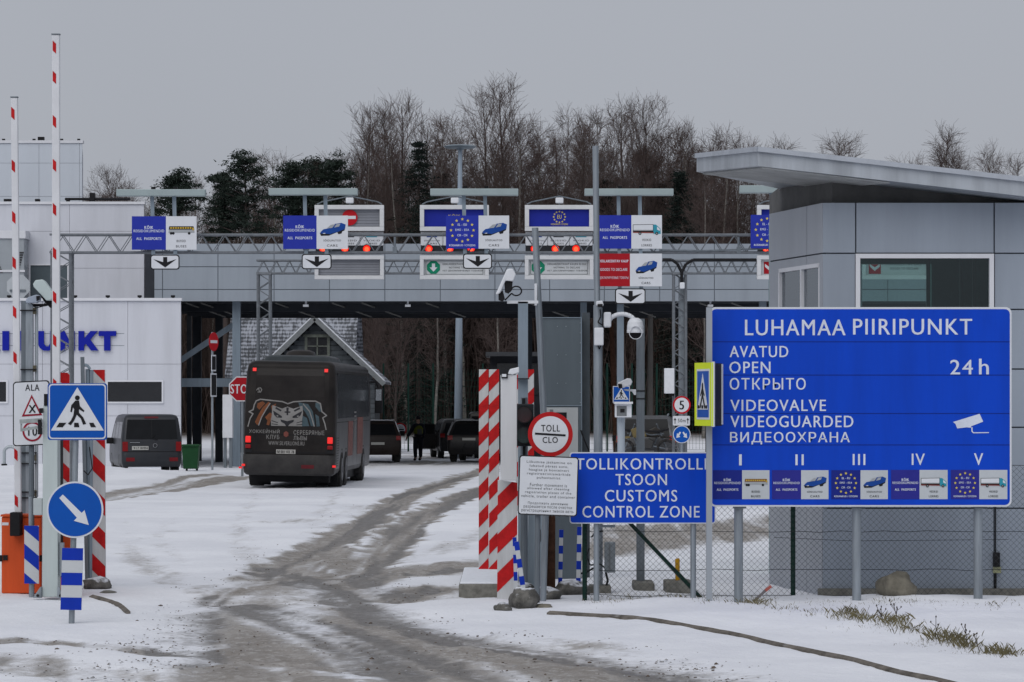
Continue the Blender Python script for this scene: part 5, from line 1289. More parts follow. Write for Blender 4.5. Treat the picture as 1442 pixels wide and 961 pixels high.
# pale green-grey box column
D = 37.9
bc = thing('box_column', (X(70, D), D, 0), 'pale grey-green square column bolted to the ground beside the crossing sign', 'column')
MB().pp([(59, 841), (81.5, 841), (81, 574), (60.5, 571)], D, .24, -.24).build('shaft', CREAMG, bc, bevel=.01)
MB().pr(82, 765, 88, 812, D, .10, -.16).build('side_strip', GALV, bc)
m_ = MB(); m_.pp([(47, 842), (59, 842), (59, 826), (57, 827)], D, .06, -.02); m_.pp([(81.5, 842), (88, 842), (84, 827), (81.5, 826)], D, .06, -.02); m_.build('foot', GALV, bc)
m_ = MB(); m_.tube(P(53, 839, D - .12), P(53, 839, D), .018, n=8); m_.tube(P(85, 839, D - .12), P(85, 839, D), .018, n=8); m_.build('bolt', BLACK, bc)
m_ = MB(); m_.pr(57, 575, 61, 582, D, .1, .0); m_.pr(62, 555, 67, 571.5, D, .06, -.05); m_.pr(55, 591, 60, 612, D, .1, .0); m_.build('latch', BLACK, bc)
m_ = MB()
m_.bar(P(28, 594, D - .06), P(59, 592, D - .06), .05, .05); m_.bar(P(29, 606, D - .06), P(59, 601, D - .06), .035, .03); m_.bar(P(30, 597, D - .06), P(30, 608, D - .06), .02, .02); m_.build('bracket_arm', mat('bracket_grey', (.33, .36, .36), .5, .4, var=.3, scale=20), bc)
MB().pr(46, 702, 58.8, 726, D, .08, -.12).build('junction_box', mat('box_grey', (.42, .46, .47), .5), bc, bevel=.01)
# ALA sign
D = 38.6
al = thing('zone_sign', (X(42, D), D, 0), 'white ALA zone sign with crossroads triangle, partly behind the crossing sign', 'road sign')
m_ = MB(); m_.tube((X(43.5, D), D + .06, -.2), (X(43.5, D), D + .06, Z(560, D)), .035, n=10); m_.build('pole', GALVD, al)
def quad_rr(x0, y0, x1, y1, r, sk):
    pts = []
    for cx, cy, a0 in ((x1 - r, y0 + r, -90), (x1 - r, y1 - r, 0), (x0 + r, y1 - r, 90), (x0 + r, y0 + r, 180)):
        for k in range(6): a = R(a0 + 18 * k); px, py = cx + r * math.cos(a), cy + r * math.sin(a); pts.append((px, py - (px - x0) * sk))
    return pts
p = MB().pp(quad_rr(18.5, 538, 70, 629, 5, .05), D, .02).build('plate', BLACK, al); f_ = MB().pp(quad_rr(20, 539.6, 68.5, 627.4, 4, .05), D, .003, .02).build('face', SIGNW, p)
MB().pt('ALA', 36, 56, 541.5, 550.5, D, .026, .015).build('lettering', BLACK, f_)
q_ = MB(); q_.pp([(45, 556), (60, 585), (31, 587)], D, .003, .024); q_.build('warning_triangle', mat('dark_sign_red', (.27, .012, .03), .5), f_)
q_ = MB(); q_.pp([(45.2, 561), (56, 582.8), (35, 584)], D, .003, .028); q_.build('triangle_face', SIGNW, f_)
q_ = MB(); q_.pp([(41, 571), (43, 570.5), (51, 581), (49, 581.7)], D, .003, .032); q_.pp([(49, 570), (51, 571), (43, 582), (41, 581.5)], D, .003, .0325); q_.build('cross', BLACK, f_)
q_ = MB(); q_.pg(46, 608, 11.3, 14, D, .003, .024); q_.build('red_ring', mat('dark_sign_red', (.27, .012, .03), .5), f_); MB().pt('10', 40, 53, 601, 614, D, .028, .02).build('lettering', BLACK, f_)
# striped guard boards, white and red diagonals
def guard(label, D, poly, period, slope, phase, group='red and white striped guard boards', th=.05, duty=.5, name='guard_board', extra=None):
    xs = [p[0] for p in poly]
    t = thing(name, (X(sum(xs) / len(xs), D), D, 0), label, 'guard board', group)
    b = MB().pp(poly, D, th, -th).build('board', mat('guard_white', (.56, .57, .58), .5, var=.25, scale=7, streak=True), t, bevel=.004)
    m_ = MB(); stripes(m_, poly, D, slope, period, phase, .0015, .002, duty); m_.build('red_stripes', STRIPER, b); return t
guard('narrow striped guard board left of the crossing sign post, behind the column', 40.4, [(83, 840), (98, 840), (98, 525), (83, 525)], 44, .95, 8)
guard('striped guard board right of the crossing sign, standing on a rock', 40.2, [(128, 828), (148.5, 828), (147.5, 521), (130, 521)], 47, 1.0, 0)
D = 40.0
gp = thing('pipe_post', (X(123, D), D, 0), 'grey steel post with pipes standing behind the crossing sign', 'post')
m_ = MB(); m_.bar(P(123, 838, D), P(116, 503, D), .045, .05); m_.build('post', GALVD, gp)
m_ = MB(); m_.tube(P(125, 838, D + .04), P(123.5, 520, D + .04), .03, n=8); m_.tube(P(127, 825, D + .02), P(129, 521, D + .02), .024, n=8); m_.path([P(119, 514, D), P(123, 515, D), P(127, 520, D)], .02, 6); m_.build('pipe', STEELBL, gp)
m_ = MB(); m_.path([P(118, 663, D - .1), P(124, 669, D - .1), P(130, 660, D - .1), P(126, 630, D - .06)], .008, 6); m_.build('cable', BLACK, gp)
# blue diagonal plate
D = 38.35
dp = thing('marker_post', (X(45, D), D, 0), 'blue and white diagonal marker plate standing before the orange cabinet', 'marker')
m_ = MB(); m_.tube(P(44.5, 842, D + .04), P(43.5, 700, D + .04), .03, n=10); m_.build('pole', GALV, dp)
poly = [(34.5, 822), (55, 822), (55, 740.5), (34.5, 740.5)]
p = MB().pp(poly, D, .015).build('plate', mat('marker_white', (.50, .52, .54), .45, var=.08), dp); m_ = MB(); stripes(m_, poly, D, .85, 41, 6, .015, .003); m_.build('blue_stripes', STRIPEBL, p)
# boulders
from mathutils import noise as mnoise
def boulder(name, px, D, wpx, hpx, depth, label, mm, seed, cat='rock', group=None, sq=.0):
    bpy_v, f = [], []; nu, nv2 = 28, 14; r = wpx / 2 * D / FOC; hh = hpx * D / FOC
    for j in range(nv2 + 1):
        th = math.pi * j / nv2
        for i in range(nu):
            ph = 2 * math.pi * i / nu; d_ = Vector((math.sin(th) * math.cos(ph), math.sin(th) * math.sin(ph), math.cos(th)))
            s_ = 1 + .28 * mnoise.noise(d_ * 1.3 + Vector((seed, 0, 0))) + .10 * mnoise.noise(d_ * 4 + Vector((0, seed, 0))); 
            bpy_v.append((d_.x * r * s_, d_.y * depth * s_, max(-.3, hh * .42 + d_.z * hh * .60 * s_)))
    for j in range(nv2):
        for i in range(nu): f.append((j * nu + i, (j + 1) * nu + i, (j + 1) * nu + (i + 1) % nu, j * nu + (i + 1) % nu))
    me = bpy.data.meshes.new(name); me.from_pydata(bpy_v, [], f); me.materials.append(mm); me.shade_smooth(); me.validate()
    o = bpy.data.objects.new(name, me); COL.objects.link(o); o.location = (X(px, D), D, gz(X(px, D), D) - .02); tag(o, label, cat, group); return o
boulder('boulder', 137, 39.9, 42, 17, .22, 'low grey stone under the striped board on the left island', ROCKG, 3)
boulder('stone_slab', 152, 39.2, 22, 5, .16, 'thin flat pale stone right of the left striped board', CONC, 4)
boulder('boulder', 1263, 36.9, 53, 33, .28, 'rounded brown boulder lying below the big blue sign', ROCK, 7)
boulder('boulder', 738, 36.4, 44, 29, .22, 'largest grey boulder in front of the white text sign', ROCKG, 12)
boulder('boulder', 708, 36.0, 24, 14, .14, 'small grey stone at the left tip of the boulder pile', ROCKG, 13)
boulder('boulder', 765, 38.2, 54, 20, .25, 'broad low grey boulder behind the largest one', ROCKG, 14)
boulder('boulder', 805, 39.0, 48, 22, .25, 'grey boulder beside the green fence post', ROCKG, 15)
boulder('boulder', 735, 38.6, 40, 22, .2, 'grey stone behind the leaning blue striped posts', ROCKG, 16)
boulder('stone_slab', 766, 36.4, 26, 8, .14, 'flat stone right of the largest grey boulder', ROCK, 17)
# bent pipe guard far left
D = 96.0
bp_ = thing('pipe_guard', (X(8, D), D, gz(X(8, D), D)), 'bent pale pipe guard on the snow at the far left', 'pipe guard')
z0 = gz(X(8, D), D); m_ = MB()
pts = [(X(6, D), D, z0 - .3), (X(6, D), D, z0 + .40)] + [(X(6, D) + .19 - .19 * math.cos(R(a)), D, z0 + .42 + .16 * math.sin(R(a))) for a in range(0, 181, 20)] + [(X(6, D) + .38, D, z0 + .35), (X(6, D) + .40, D + .1, z0 - .3)]
m_.path(pts, .05, 10); m_.build('pipe', mat('pale_pipe', (.40, .44, .47), .4, .3), bp_, smooth=True)
m_ = MB(); m_.tube((X(6, D), D, z0 - .02), (X(6, D), D, z0 + .05), .09, n=10); m_.build('foot', BLACK, bp_)
# green wheelie bin
D = 107.5; bx, bw, bh = X(269, D), 24 * D / FOC, Z(626, D)
wb_ = thing('wheelie_bin', (bx, D, 0), 'dark green wheelie bin standing right of the grey van', 'bin')
GB_ = mat('bin_green', (.012, .060, .022), .5, var=.2)
m_ = MB(); k = bw / 2
m_.add([(bx - k * .82, D - .25, .08), (bx + k * .82, D - .25, .08), (bx + k * .82, D + .25, .08), (bx - k * .82, D + .25, .08), (bx - k, D - .32, bh - .08), (bx + k, D - .32, bh - .08), (bx + k, D + .32, bh - .08), (bx - k, D + .32, bh - .08)], [(0, 3, 2, 1), (4, 5, 6, 7), (0, 1, 5, 4), (1, 2, 6, 5), (2, 3, 7, 6), (3, 0, 4, 7)]); m_.build('body', GB_, wb_, bevel=.02)
MB().box(bx - k * 1.06, bx + k * 1.06, D - .36, D + .36, bh - .078, bh).build('lid', GB_, wb_, bevel=.02)
for s_ in (-1, 1): MB().tube((bx + s_ * k * .6 - .03, D + .28, .10), (bx + s_ * k * .6 + .03, D + .28, .10), .10, n=14).build('wheel', RUBBER, wb_)

# ---------------------------------------------------------------- right cluster: checkpoint
guard('leftmost tall striped guard board standing on the concrete kerb', 41.4, [(674, 822), (688, 822), (688, 520.5), (674.5, 520.5)], 38.3, -1.05, 4, duty=.52)
guard('second tall striped guard board, directly right of the leftmost one', 41.35, [(688.6, 824), (702.8, 824), (702.8, 520.5), (688.6, 520.5)], 38.3, -1.05, 4, duty=.52)
guard('wide striped guard board nearest the road, under the white housing', 38.0, [(700, 846), (724, 846), (728.5, 826), (728.5, 680), (701, 676)], 54, -.98, 12, duty=.5)
guard('striped guard board half hidden behind the square camera post', 40.6, [(726, 720), (752, 720), (752, 520.5), (726, 520.5)], 41, -1.0, 10, duty=.5)
D = 37.7
wh = thing('barrier_housing', (X(716, D), D, Z(678, D)), 'tall white metal housing mounted over the wide striped board', 'housing')
MB().pr(705, 528, 728, 677, D, .16, -.16).build('case', mat('housing_white', (.58, .59, .61), .45, var=.12, streak=True, scale=5), wh, bevel=.008)
MB().pp([(715, 527), (718, 520), (731, 517), (731, 525), (722, 528)], D, .12, -.1).build('camera', CAMW, wh, bevel=.01)
m_ = MB(); m_.pr(706, 525, 715, 533, D, .02, .003); m_.build('hinge', BLACK, wh)
m_ = MB(); m_.pr(707, 527, 713, 531, D, .01, .024); m_.build('hinge_gap', CAMW, wh)
cb = thing('concrete_kerb_block', (X(674, 39.5), 39.5, 0), 'long concrete block with snow on top under the striped boards', 'concrete block')
MB().box(X(646, 38.4), X(722, 38.4), 38.4, 41.9, -.2, Z(823, 38.4)).build('block', CONC, cb, bevel=.02)
MB().box(X(647.5, 38.4), X(720.5, 38.4), 38.45, 41.85, Z(823, 38.4) - .01, Z(821.5, 38.4) + .012).build('snow_cap', SNOW, cb, bevel=.015)
# camera post
D = 39.3
cp_ = thing('camera_post', (X(737, D), D, 0), 'square blue-grey post with large tilted white camera and looped black cable', 'camera post')
MB().pr(729.5, 425, 743.5, 850, D, .12, -.12).build('post', STEELBL, cp_)
MB().pr(714, 423.5, 758, 427.5, D, .12, -.12).build('top_plate', CAMW, cp_)
c_ = camera(cp_, [(698, 415), (713.5, 380.5), (717, 379), (722, 379), (726.5, 387), (722.5, 397), (712, 396), (704.5, 413), (701, 415.5)], D, .2, None, -.1)
m_ = MB(); m_.pp([(710, 396), (722, 397), (721, 409), (716, 414), (711, 412)], D, .08, -.02); m_.pp([(702, 414), (708, 409), (711, 421), (708, 425), (702, 423)], D, .1, -.05); m_.build('camera_mount', BLACK, cp_)
m_ = MB(); pts = [P(718, 411, D - .05)] + [P(727 + 7.5 * math.cos(R(a)), 410 - 6.5 * math.sin(R(a)), D - .06) for a in range(150, -170, -20)] + [P(716, 418, D - .05), P(711, 423, D - .05)]; m_.path(pts, .010, 7); m_.build('cable_loop', BLACK, cp_, smooth=True)
m_ = MB(); m_.pr(728, 533, 745, 534.5, D, .14, .01); m_.build('strap', BLACK, cp_)
# leaning galvanised pole with a small white box
D = 39.7
lp = thing('leaning_pole', (X(777, D), D, 0), 'slightly leaning slim grey pole right of the square camera post', 'pole')
m_ = MB(); m_.tube(P(777.5, 848, D), P(753.5, 321, D), .042, n=12); m_.build('pole', GALV, lp, smooth=True)
MB().pr(752.5, 400, 756.5, 431, D, .05, .04).build('white_box', CAMW, lp, bevel=.008)
# wide sheet-metal pillar and rusty post beneath the text sign
D = 38.8
pl_ = thing('sheet_metal_pillar', (X(758, D), D, 0), 'pale blue-grey sheet metal pillar below the white text sign', 'pillar')
MB().pp([(743, 842), (768, 842), (773, 700), (744, 700)], D, .14, -.14).build('sheet', mat('pale_sheet', (.30, .36, .41), .42, .25, var=.15, streak=True, scale=4), pl_, bevel=.006)
MB().pr(757.5, 746, 761.5, 763, D, .01, .002).build('slot', RUST, pl_)
rp_ = thing('rusty_post', (X(776, 38.9), 38.9, 0), 'dark rusty steel post right of the pale pillar', 'post')
MB().pp([(767, 840), (782, 840), (782, 700), (772, 700)], 38.95, .1, -.1).build('shaft', RUST, rp_)
# big grey control cabinet
D = 42.2
kx = thing('control_cabinet', (X(792, D), D, 0), 'tall grey riveted control cabinet behind the TOLL disc', 'cabinet')
MB().pr(762, 447, 819, 836, D, .5, -.5).build('case', mat('cabinet_grey', (.115, .14, .16), .45, .25, var=.18, streak=True, scale=2.2), kx, bevel=.012)
m_ = MB(); sign_frame(m_, 762, 447, 819, 572, D, 1.2, .015); m_.build('frame', STEELBL, kx)
m_ = MB()
for py in (460, 500, 540):
    for px in (785, 797): m_.pd(px, py, .8, D, .012, 0, 8)
for py in range(455, 570, 14): m_.pd(817.2, py, .8, D, .02, 0, 8)
m_.build('rivet', GALV, kx)
p = MB().pr(767, 574, 814, 690, D, .02).build('notice_panel', mat('notice_grey', (.40, .42, .43), .5, var=.1), kx); MB().pr(783, 581, 798, 590, D, .003, .02).build('print', BLACK, p); MB().pr(774, 577, 779, 583, D, .003, .02).build('emblem', mat('thin_grey', (.15, .16, .17), .6), p)
m_ = MB(); m_.pr(820.5, 440, 831, 836, D, .2, -.35); m_.build('side_post', mat('side_post_grey', (.075, .088, .10), .5, .2, var=.2), kx)
m_ = MB(); m_.path([P(818, 606, D - .05), P(822, 618, D - .08), P(829, 634, D - .08), P(830, 660, D - .08)], .012, 6); m_.build('cable', BLACK, kx)
# traffic light
D = 38.6
tl = thing('traffic_light', (X(738, D), D, 0), 'unlit black two-lamp traffic light left of the TOLL disc', 'traffic light')
MB().tube(P(738, 848, D + .1), P(738, 560, D + .1), .045, n=12).build('pole', GALVD, tl)
MB().pr(723, 569, 751.5, 628.5, D, .14).build('case', mat('signal_black', (.02, .022, .026), .5), tl, bevel=.012)
for py, nm, c in ((584, 'dark_red_lens', (.07, .010, .014)), (613, 'dark_green_lens', (.012, .06, .055))):
    h_ = MB(); h_.ring(X(738, D), Z(py, D), 11.2 * D / FOC, 12.2 * D / FOC, D - .30, D - .14, 30); hh = h_.build('visor', RUBBER, tl)
    MB().pd(738, py, 11, D, .02, .142, 30).build('lens', mat(nm, c, .2, spec=.6), hh)
MB().pr(735, 561, 740, 569, D, .08, .0).build('bracket', BLACK, tl)
m_ = MB(); m_.pr(736, 628.5, 740, 641, D, .06); m_.build('lower_bracket', BLACK, tl)
# TOLL disc
D = 37.4
td = thing('customs_stop_sign', (X(773, D), D, 0), 'round white TOLL CLO sign with thick red rim and black bar', 'road sign')
MB().tube((X(764, D), D + .07, -.2), (X(773, D), D + .07, Z(590, D)), .038, n=12).build('pole', GALV, td, smooth=True)
p = MB().pd(775, 611.8, 31.6, D, .02, 0, 56).build('disc', mat('toll_red', (.40, .010, .012), .45, var=.1), td); MB().pd(775, 611.8, 25.4, D, .003, .02, 56).build('face', SIGNW, p)
q_ = MB(); q_.pt('TOLL', 762, 788.5, 598.5, 608, D, .026, .012); q_.pt('CLO', 764, 785.5, 615.5, 624, D, .026, .012); q_.build('lettering', BLACK, p)
q_ = MB(); q_.pp([(753.5, 609.4), (796.5, 612), (796.3, 614.8), (753.3, 612.2)], D, .003, .024); q_.build('bar', BLACK, p)
# white text sign, tilted a little
D = 37.0
it = thing('notice_board', (X(771, D), D, 0), 'white notice board with three paragraphs in grey print, slightly tilted', 'notice board')
tilt = math.tan(R(2.4))
def tl_(pts): return [(x - (y - 641) * .055 * .55, y + (x - 731) * tilt * .9) for x, y in pts]
def rrp(x0, y0, x1, y1, r):
    pts = []
    for cx, cy, a0 in ((x1 - r, y0 + r, -90), (x1 - r, y1 - r, 0), (x0 + r, y1 - r, 90), (x0 + r, y0 + r, 180)):
        for k in range(6): a = R(a0 + 18 * k); pts.append((cx + r * math.cos(a), cy + r * math.sin(a)))
    return pts
m_ = MB(); m_.tube((X(756, D), D + .06, -.2), (X(758, D), D + .06, Z(648, D)), .035, n=10); m_.build('pole', GALVD, it)
p = MB().pp(tl_(rrp(731.5, 641, 815, 724.5, 4)), D, .02).build('plate', BLACK, it); f_ = MB().pp(tl_(rrp(733, 642.5, 813.5, 723, 3.4)), D, .003, .02).build('face', SIGNW, p)
q_ = MB(); y = 648.0
for para in ((('Liikumise jätkamine on', 63), ('lubatud pärast auto,', 54), ('haagise ja konteineri', 56), ('registreerimismärkide', 61), ('puhastamist', 33)),
             (('Further movement is', 52), ('allowed after cleaning', 59), ('registration plates of the', 65), ('vehicle, trailer and container', 76)),
             (('Продолжать движение', 56), ('разрешается после очистки', 68), ('регистрационных знаков авто-', 74), ('мобиля, прицепа и контейнера', 74))):
    for s_, wd in para:
        q2 = MB(); v0 = len(q_.v); q_.pt(s_, 773.5 - wd / 2, 773.5 + wd / 2, y, y + 4.3, D, .025, .0)
        for i in range(v0, len(q_.v)):
            v = q_.v[i]; px = v.x * FOC / D + CX; py = HY - (v.z - H) * FOC / D
            a, b = tl_([(px, py)])[0]; q_.v[i] = Vector((X(a, D), v.y, Z(b, D)))
        y += 5.45
    y += 4.4
q_.build('lettering', mat('grey_print', (.07, .075, .08), .6), f_)
# customs control zone sign
D = 37.3
cz = thing('customs_zone_sign', (X(905, D), D, 0), 'blue CUSTOMS CONTROL ZONE sign with white letters, left of the big sign', 'information sign')
p = MB().rr(802, 637, 1007.5, 737.5, 4, D, .035).build('panel', SIGNW, cz); f_ = MB().rr(803.5, 638.6, 1006, 736, 3.4, D, .003, .035).build('blue_face', SIGNBL, p)
for s_, x0, x1, y0, y1 in (('TOLLIKONTROLLI', 811, 994.5, 645.5, 661.5), ('TSOON', 866.5, 939, 667.5, 683.5), ('CUSTOMS', 851.5, 953.5, 690, 706.5), ('CONTROL ZONE', 820, 985, 712.5, 729)): MB().pt(s_, x0, x1, y0, y1, D, .041, .014).build('lettering', LETW, f_)
for px in (976.5, 840): MB().tube((X(px, D), D + .05, -.2), (X(px, D), D + .05, Z(645, D)), .034, n=12).build('post', GALV, cz, smooth=True)
m_ = MB(); m_.pr(845, 739.5, 866, 743, D + .06, .03); m_.build('bracket', GALVD, cz)
# camera mast
D = 39.4
cm = thing('camera_mast', (X(841, D), D, 0), 'tall galvanised mast with a white dome camera on a curved arm', 'camera mast')
m_ = MB(); m_.tube((X(842.5, D), D, -.2), (X(842, D), D, Z(430, D)), .058, n=14); m_.tube((X(841, D), D, Z(430, D)), (X(838.5, D), D, Z(206, D)), .038, n=12); m_.build('mast', GALV, cm, smooth=True)
MB().pr(836.5, 462, 849.5, 487, D, .1, .06).build('junction_box', CAMW, cm, bevel=.012)
m_ = MB(); m_.pr(850, 440, 860.5, 461.5, D, .14, -.05); m_.build('arm_bracket', CAMW, cm, bevel=.02)
m_ = MB(); m_.path([P(858, 455, D - .02)] + [P(876 + 19 * math.cos(R(a)), 456 - 13.5 * math.sin(R(a)), D - .02) for a in range(170, 14, -15)] + [P(895, 452, D - .02)], .028, 10); m_.build('arm', CAMW, cm, smooth=True)
xx = X(894.5, D); m_ = MB(); zs = [(448, 4), (450, 8), (454, 10.5), (460, 11.6), (465, 11.6), (466, 12), (469, 12)]
for i in range(len(zs) - 1): m_.tube((xx, D - .02, Z(zs[i][0], D)), (xx, D - .02, Z(zs[i + 1][0], D)), zs[i][1] * D / FOC, zs[i + 1][1] * D / FOC, 24)
dome = m_.build('dome_camera', CAMW, cm, smooth=True)
m_ = MB(); zs = [(469, 8.4), (472, 8), (475, 6.6), (477.5, 4)]
for i in range(len(zs) - 1): m_.tube((xx, D - .02, Z(zs[i][0], D)), (xx, D - .02, Z(zs[i + 1][0], D)), zs[i][1] * D / FOC, zs[i + 1][1] * D / FOC, 24)
m_.build('lens', BLACK, dome, smooth=True)
m_ = MB(); m_.ring(xx, Z(469, D), 8.6 * D / FOC, 9.4 * D / FOC, D - .14, D - .125); m_.build('lens_guard', CAMW, dome)
camera(cm, [(839, 425), (848, 424), (849.5, 430), (848, 433), (839, 431)], D, .12, [(841, 429), (848, 429), (848, 434), (841, 433)], .06)
m_ = MB(); m_.path([P(845, 436, D - .1), P(846, 446, D - .1), P(842, 454, D - .1), P(848, 458, D - .1)], .009, 6); m_.path([P(842, 487, D - .08), P(844, 492, D - .08), P(846, 487, D - .08)], .008, 6); m_.build('cable', BLACK, cm)
MB().pr(851, 763, 866, 806, D - .06, .13).build('meter_box', mat('meter_grey', (.20, .225, .245), .45, .1, var=.12), cm, bevel=.01)
m_ = MB(); m_.pr(857, 767, 859.5, 803, D - .19, .01); m_.build('vent_strip', mat('thin_grey', (.15, .16, .17), .6), cm)
m_ = MB(); m_.path([P(830, 772, D - .12), P(826, 782, D - .12), P(831, 796, D - .12), P(846, 795, D - .12), P(852, 800, D - .12)], .010, 6); m_.path([P(853, 806, D - .1), P(856, 818, D - .1), P(852, 830, D - .1), P(848, 834, D - .1)], .016, 6); m_.path([P(833, 757, D - .1), P(838, 750, D - .1), P(849, 748, D - .1)], .012, 6); m_.path([P(818, 808, D - .1), P(826, 806, D - .1), P(836, 800, D - .1)], .012, 6); m_.build('cable', BLACK, cm)
MB().box(X(829, D), X(860, D), D - .2, D + .2, -.2, .09).build('footing', CONC, cm, bevel=.015)
# grey post with bullet camera
D = 40.2
bp2 = thing('camera_post', (X(902, D), D, 0), 'grey square post on a concrete block with one small bullet camera', 'camera post')
MB().pr(896.5, 449, 907.8, 832, D, .1, -.1).build('post', GALVD, bp2)
m_ = MB(); 
for py in (550, 561): m_.pr(895.5, py, 908.8, py + 1.5, D, .11, -.1)
m_.build('strap', BLACK, bp2)
cc = camera(bp2, [(869, 542), (870.5, 539), (883, 533), (888, 533.5), (890, 538), (888, 543), (876, 547), (871, 547.5)], D, .12, [(869.5, 541), (875, 541), (876, 547), (871, 547.5)], .02)
m_ = MB(); m_.pp([(878, 548), (892, 548.5), (895.5, 548.5), (895.5, 556.5), (893, 556.5), (890, 551.5), (880, 550.5)], D, .06, -.02); m_.build('camera_arm', CAMW, bp2)
MB().box(X(893, 39.7), X(922, 39.7), 39.7, 40.5, -.2, Z(821.5, 39.7)).build('footing', CONC, bp2, bevel=.02)
# yellow post in concrete
D = 39.6
yp = thing('yellow_post', (X(953, D), D, 0), 'short yellow post set in a concrete block behind the wire fence', 'bollard')
MB().pp([(951, 825), (957, 825), (957, 787), (955.5, 786), (950.5, 787.5)], D + .15, .05).build('post', YELLOWP, yp, bevel=.006)
MB().box(X(936, D), X(974, D), D - .3, D + .4, -.2, Z(820, D - .3)).build('block', CONC, yp, bevel=.02)
# blue and white delineator posts
def delin(label, D, a, b, wpx, n, first=0):
    t = thing('delineator_post', (X(b[0], D), D, 0), label, 'delineator post', 'blue and white banded posts')
    k = D / FOC; p_ = MB(); p_.bar(P(*b, D), P(*a, D), wpx * k, .05, up=(0, 1, 0)); o = p_.build('post', mat('marker_white', (.50, .52, .54), .45, var=.08), t)
    q_ = MB(); A_, B_ = P(*a, D), P(*b, D)
    for i in range(first, n, 2): q_.bar(A_.lerp(B_, i / n), A_.lerp(B_, (i + 1) / n), wpx * k + .004, .054, up=(0, 1, 0))
    q_.build('blue_bands', STRIPEBL, o)
delin('upright banded post leaning against the wide striped board', 37.75, (724.5, 757), (727, 842), 5, 7)
delin('banded post leaning left, in front of the boulder pile', 37.2, (727, 763), (739.5, 848), 6.4, 7)
delin('banded post standing left of the two below the blue zone sign', 39.1, (790.5, 746), (788.5, 836), 5.5, 8)
delin('banded post right beside the green fence post', 39.0, (816, 742), (814, 838), 6, 8)

# chain-link fence
D = 37.75
fe = thing('chain_link_fence', (X(1100, D), D, 0), 'chain-link fence with dark green posts running behind the big sign to the right edge', 'fence')
for px in (823.5, 1117, 1412 + 190): MB().tube((X(px, D), D + .03, -.2), (X(px, D), D + .03, Z(652, D)), .030, n=10).build('post', GREENP, fe, smooth=True)
m_ = MB(); m_.tube((X(996, D), D + .02, -.05), (X(835, D), D + .03, Z(682, D)), .024, n=8); m_.build('brace', GREENP, fe)
x0, x1, z0, z1 = X(824, D), X(1604, D), .04, Z(655, D); hgt = z1 - z0; m_ = MB(); st = .072; k = x0 - hgt
while k < x1:
    for s_ in (1, -1):
        a = (k, z0) if s_ > 0 else (k + hgt, z0); b = (k + hgt, z1) if s_ > 0 else (k, z1)
        (ax_, az_), (bx_, bz_) = a, b
        def cl(t): return (ax_ + (bx_ - ax_) * t, az_ + (bz_ - az_) * t)
        t0, t1 = 0.0, 1.0; dx = bx_ - ax_
        ta, tb = (x0 - ax_) / dx, (x1 - ax_) / dx; lo, hi = min(ta, tb), max(ta, tb); t0, t1 = max(t0, lo), min(t1, hi)
        if t1 > t0:
            p, q = cl(t0), cl(t1); y = D - .002 * s_
            m_.tube((p[0], y, p[1]), (q[0], y, q[1]), .0019, n=3, cap=False)
    k += st
m_.build('wire_mesh', WIRE, fe)
m_ = MB(); g = random.Random(2)
for zz in (z0 + .02, Z(803, D), Z(749, D), z1):
    pts = [(x0 + (x1 - x0) * i / 26, D - .008, zz + g.uniform(-.012, .012)) for i in range(27)]; m_.path(pts, .0038, 5)
pts = [(X(1090, D), D - .012, Z(757, D)), (X(1200, D), D - .012, Z(762, D)), (X(1420, D), D - .012, Z(760, D))]; m_.path(pts, .003, 5)
m_.build('line_wire', mat('line_wire_dark', (.035, .04, .042), .5, .3), fe)

# the big border-station sign
D = 36.3
bs_ = thing('border_sign', (X(1210, D), D, 0), 'largest blue sign LUHAMAA PIIRIPUNKT with opening hours and five lanes', 'information sign')
p = MB().rr(998.5, 433, 1423.5, 713.5, 8, D, .05).build('panel', SIGNW, bs_)
back = MB(); back.pr(999, 434, 1423, 713, D + .004, .003)
f_ = MB(); ys = (435.6, 481.8, 528.8, 583, 626.8, 711)
f_.rr(1001, 435.8, 1421, 711.2, 7, D, .003, .05); f_ = f_.build('blue_face', SIGNBL, p)
m_ = MB()
for y in (481.8, 528.6, 582.6, 626.8): m_.pr(1001, y - .5, 1421, y + .35, D, .002, .0532)
m_.build('panel_joints', mat('joint_blue', (.002, .012, .15), .6), f_)
for s_, x0, x1, y0, y1 in (('LUHAMAA', 1048.5, 1190, 450.5, 472.8), ('PIIRIPUNKT', 1200.5, 1368, 449.5, 471.8), ('AVATUD', 1027, 1109.5, 487.5, 503.5), ('OPEN', 1026.5, 1084.5, 509.5, 526), ('ОТКРЫТО', 1027, 1134, 532.5, 549),
                           ('VIDEOVALVE', 1028, 1162.5, 563, 579.2), ('VIDEOGUARDED', 1028, 1201, 585.5, 602), ('ВИДЕООХРАНА', 1027.5, 1196, 608.5, 626), ('24', 1337, 1369, 507, 527.5), ('h', 1377.5, 1391.5, 505.5, 527.5),
                           ('I', 1040.2, 1044, 640, 655.5), ('II', 1119.5, 1131.2, 640, 655.2), ('III', 1200, 1217.8, 639.5, 655), ('IV', 1283, 1301.5, 639, 655), ('V', 1370.5, 1383.5, 638.5, 655)): MB().pt(s_, x0, x1, y0, y1, D, .0565, .014).build('lettering', LETW, f_)
q_ = MB(); q_.pp([(1341, 594.5), (1378.5, 583), (1383.5, 594), (1366.5, 600.5), (1366.2, 602.5), (1360, 602), (1347, 603.5), (1344.5, 597)], D, .003, .054)
q_.pp([(1366.8, 602), (1368.4, 601.8), (1368.6, 607.2), (1370, 609), (1391.5, 608.8), (1391.5, 610), (1369.5, 610.3), (1367, 608)], D, .003, .0545); q_.build('camera_symbol', LETW, f_)
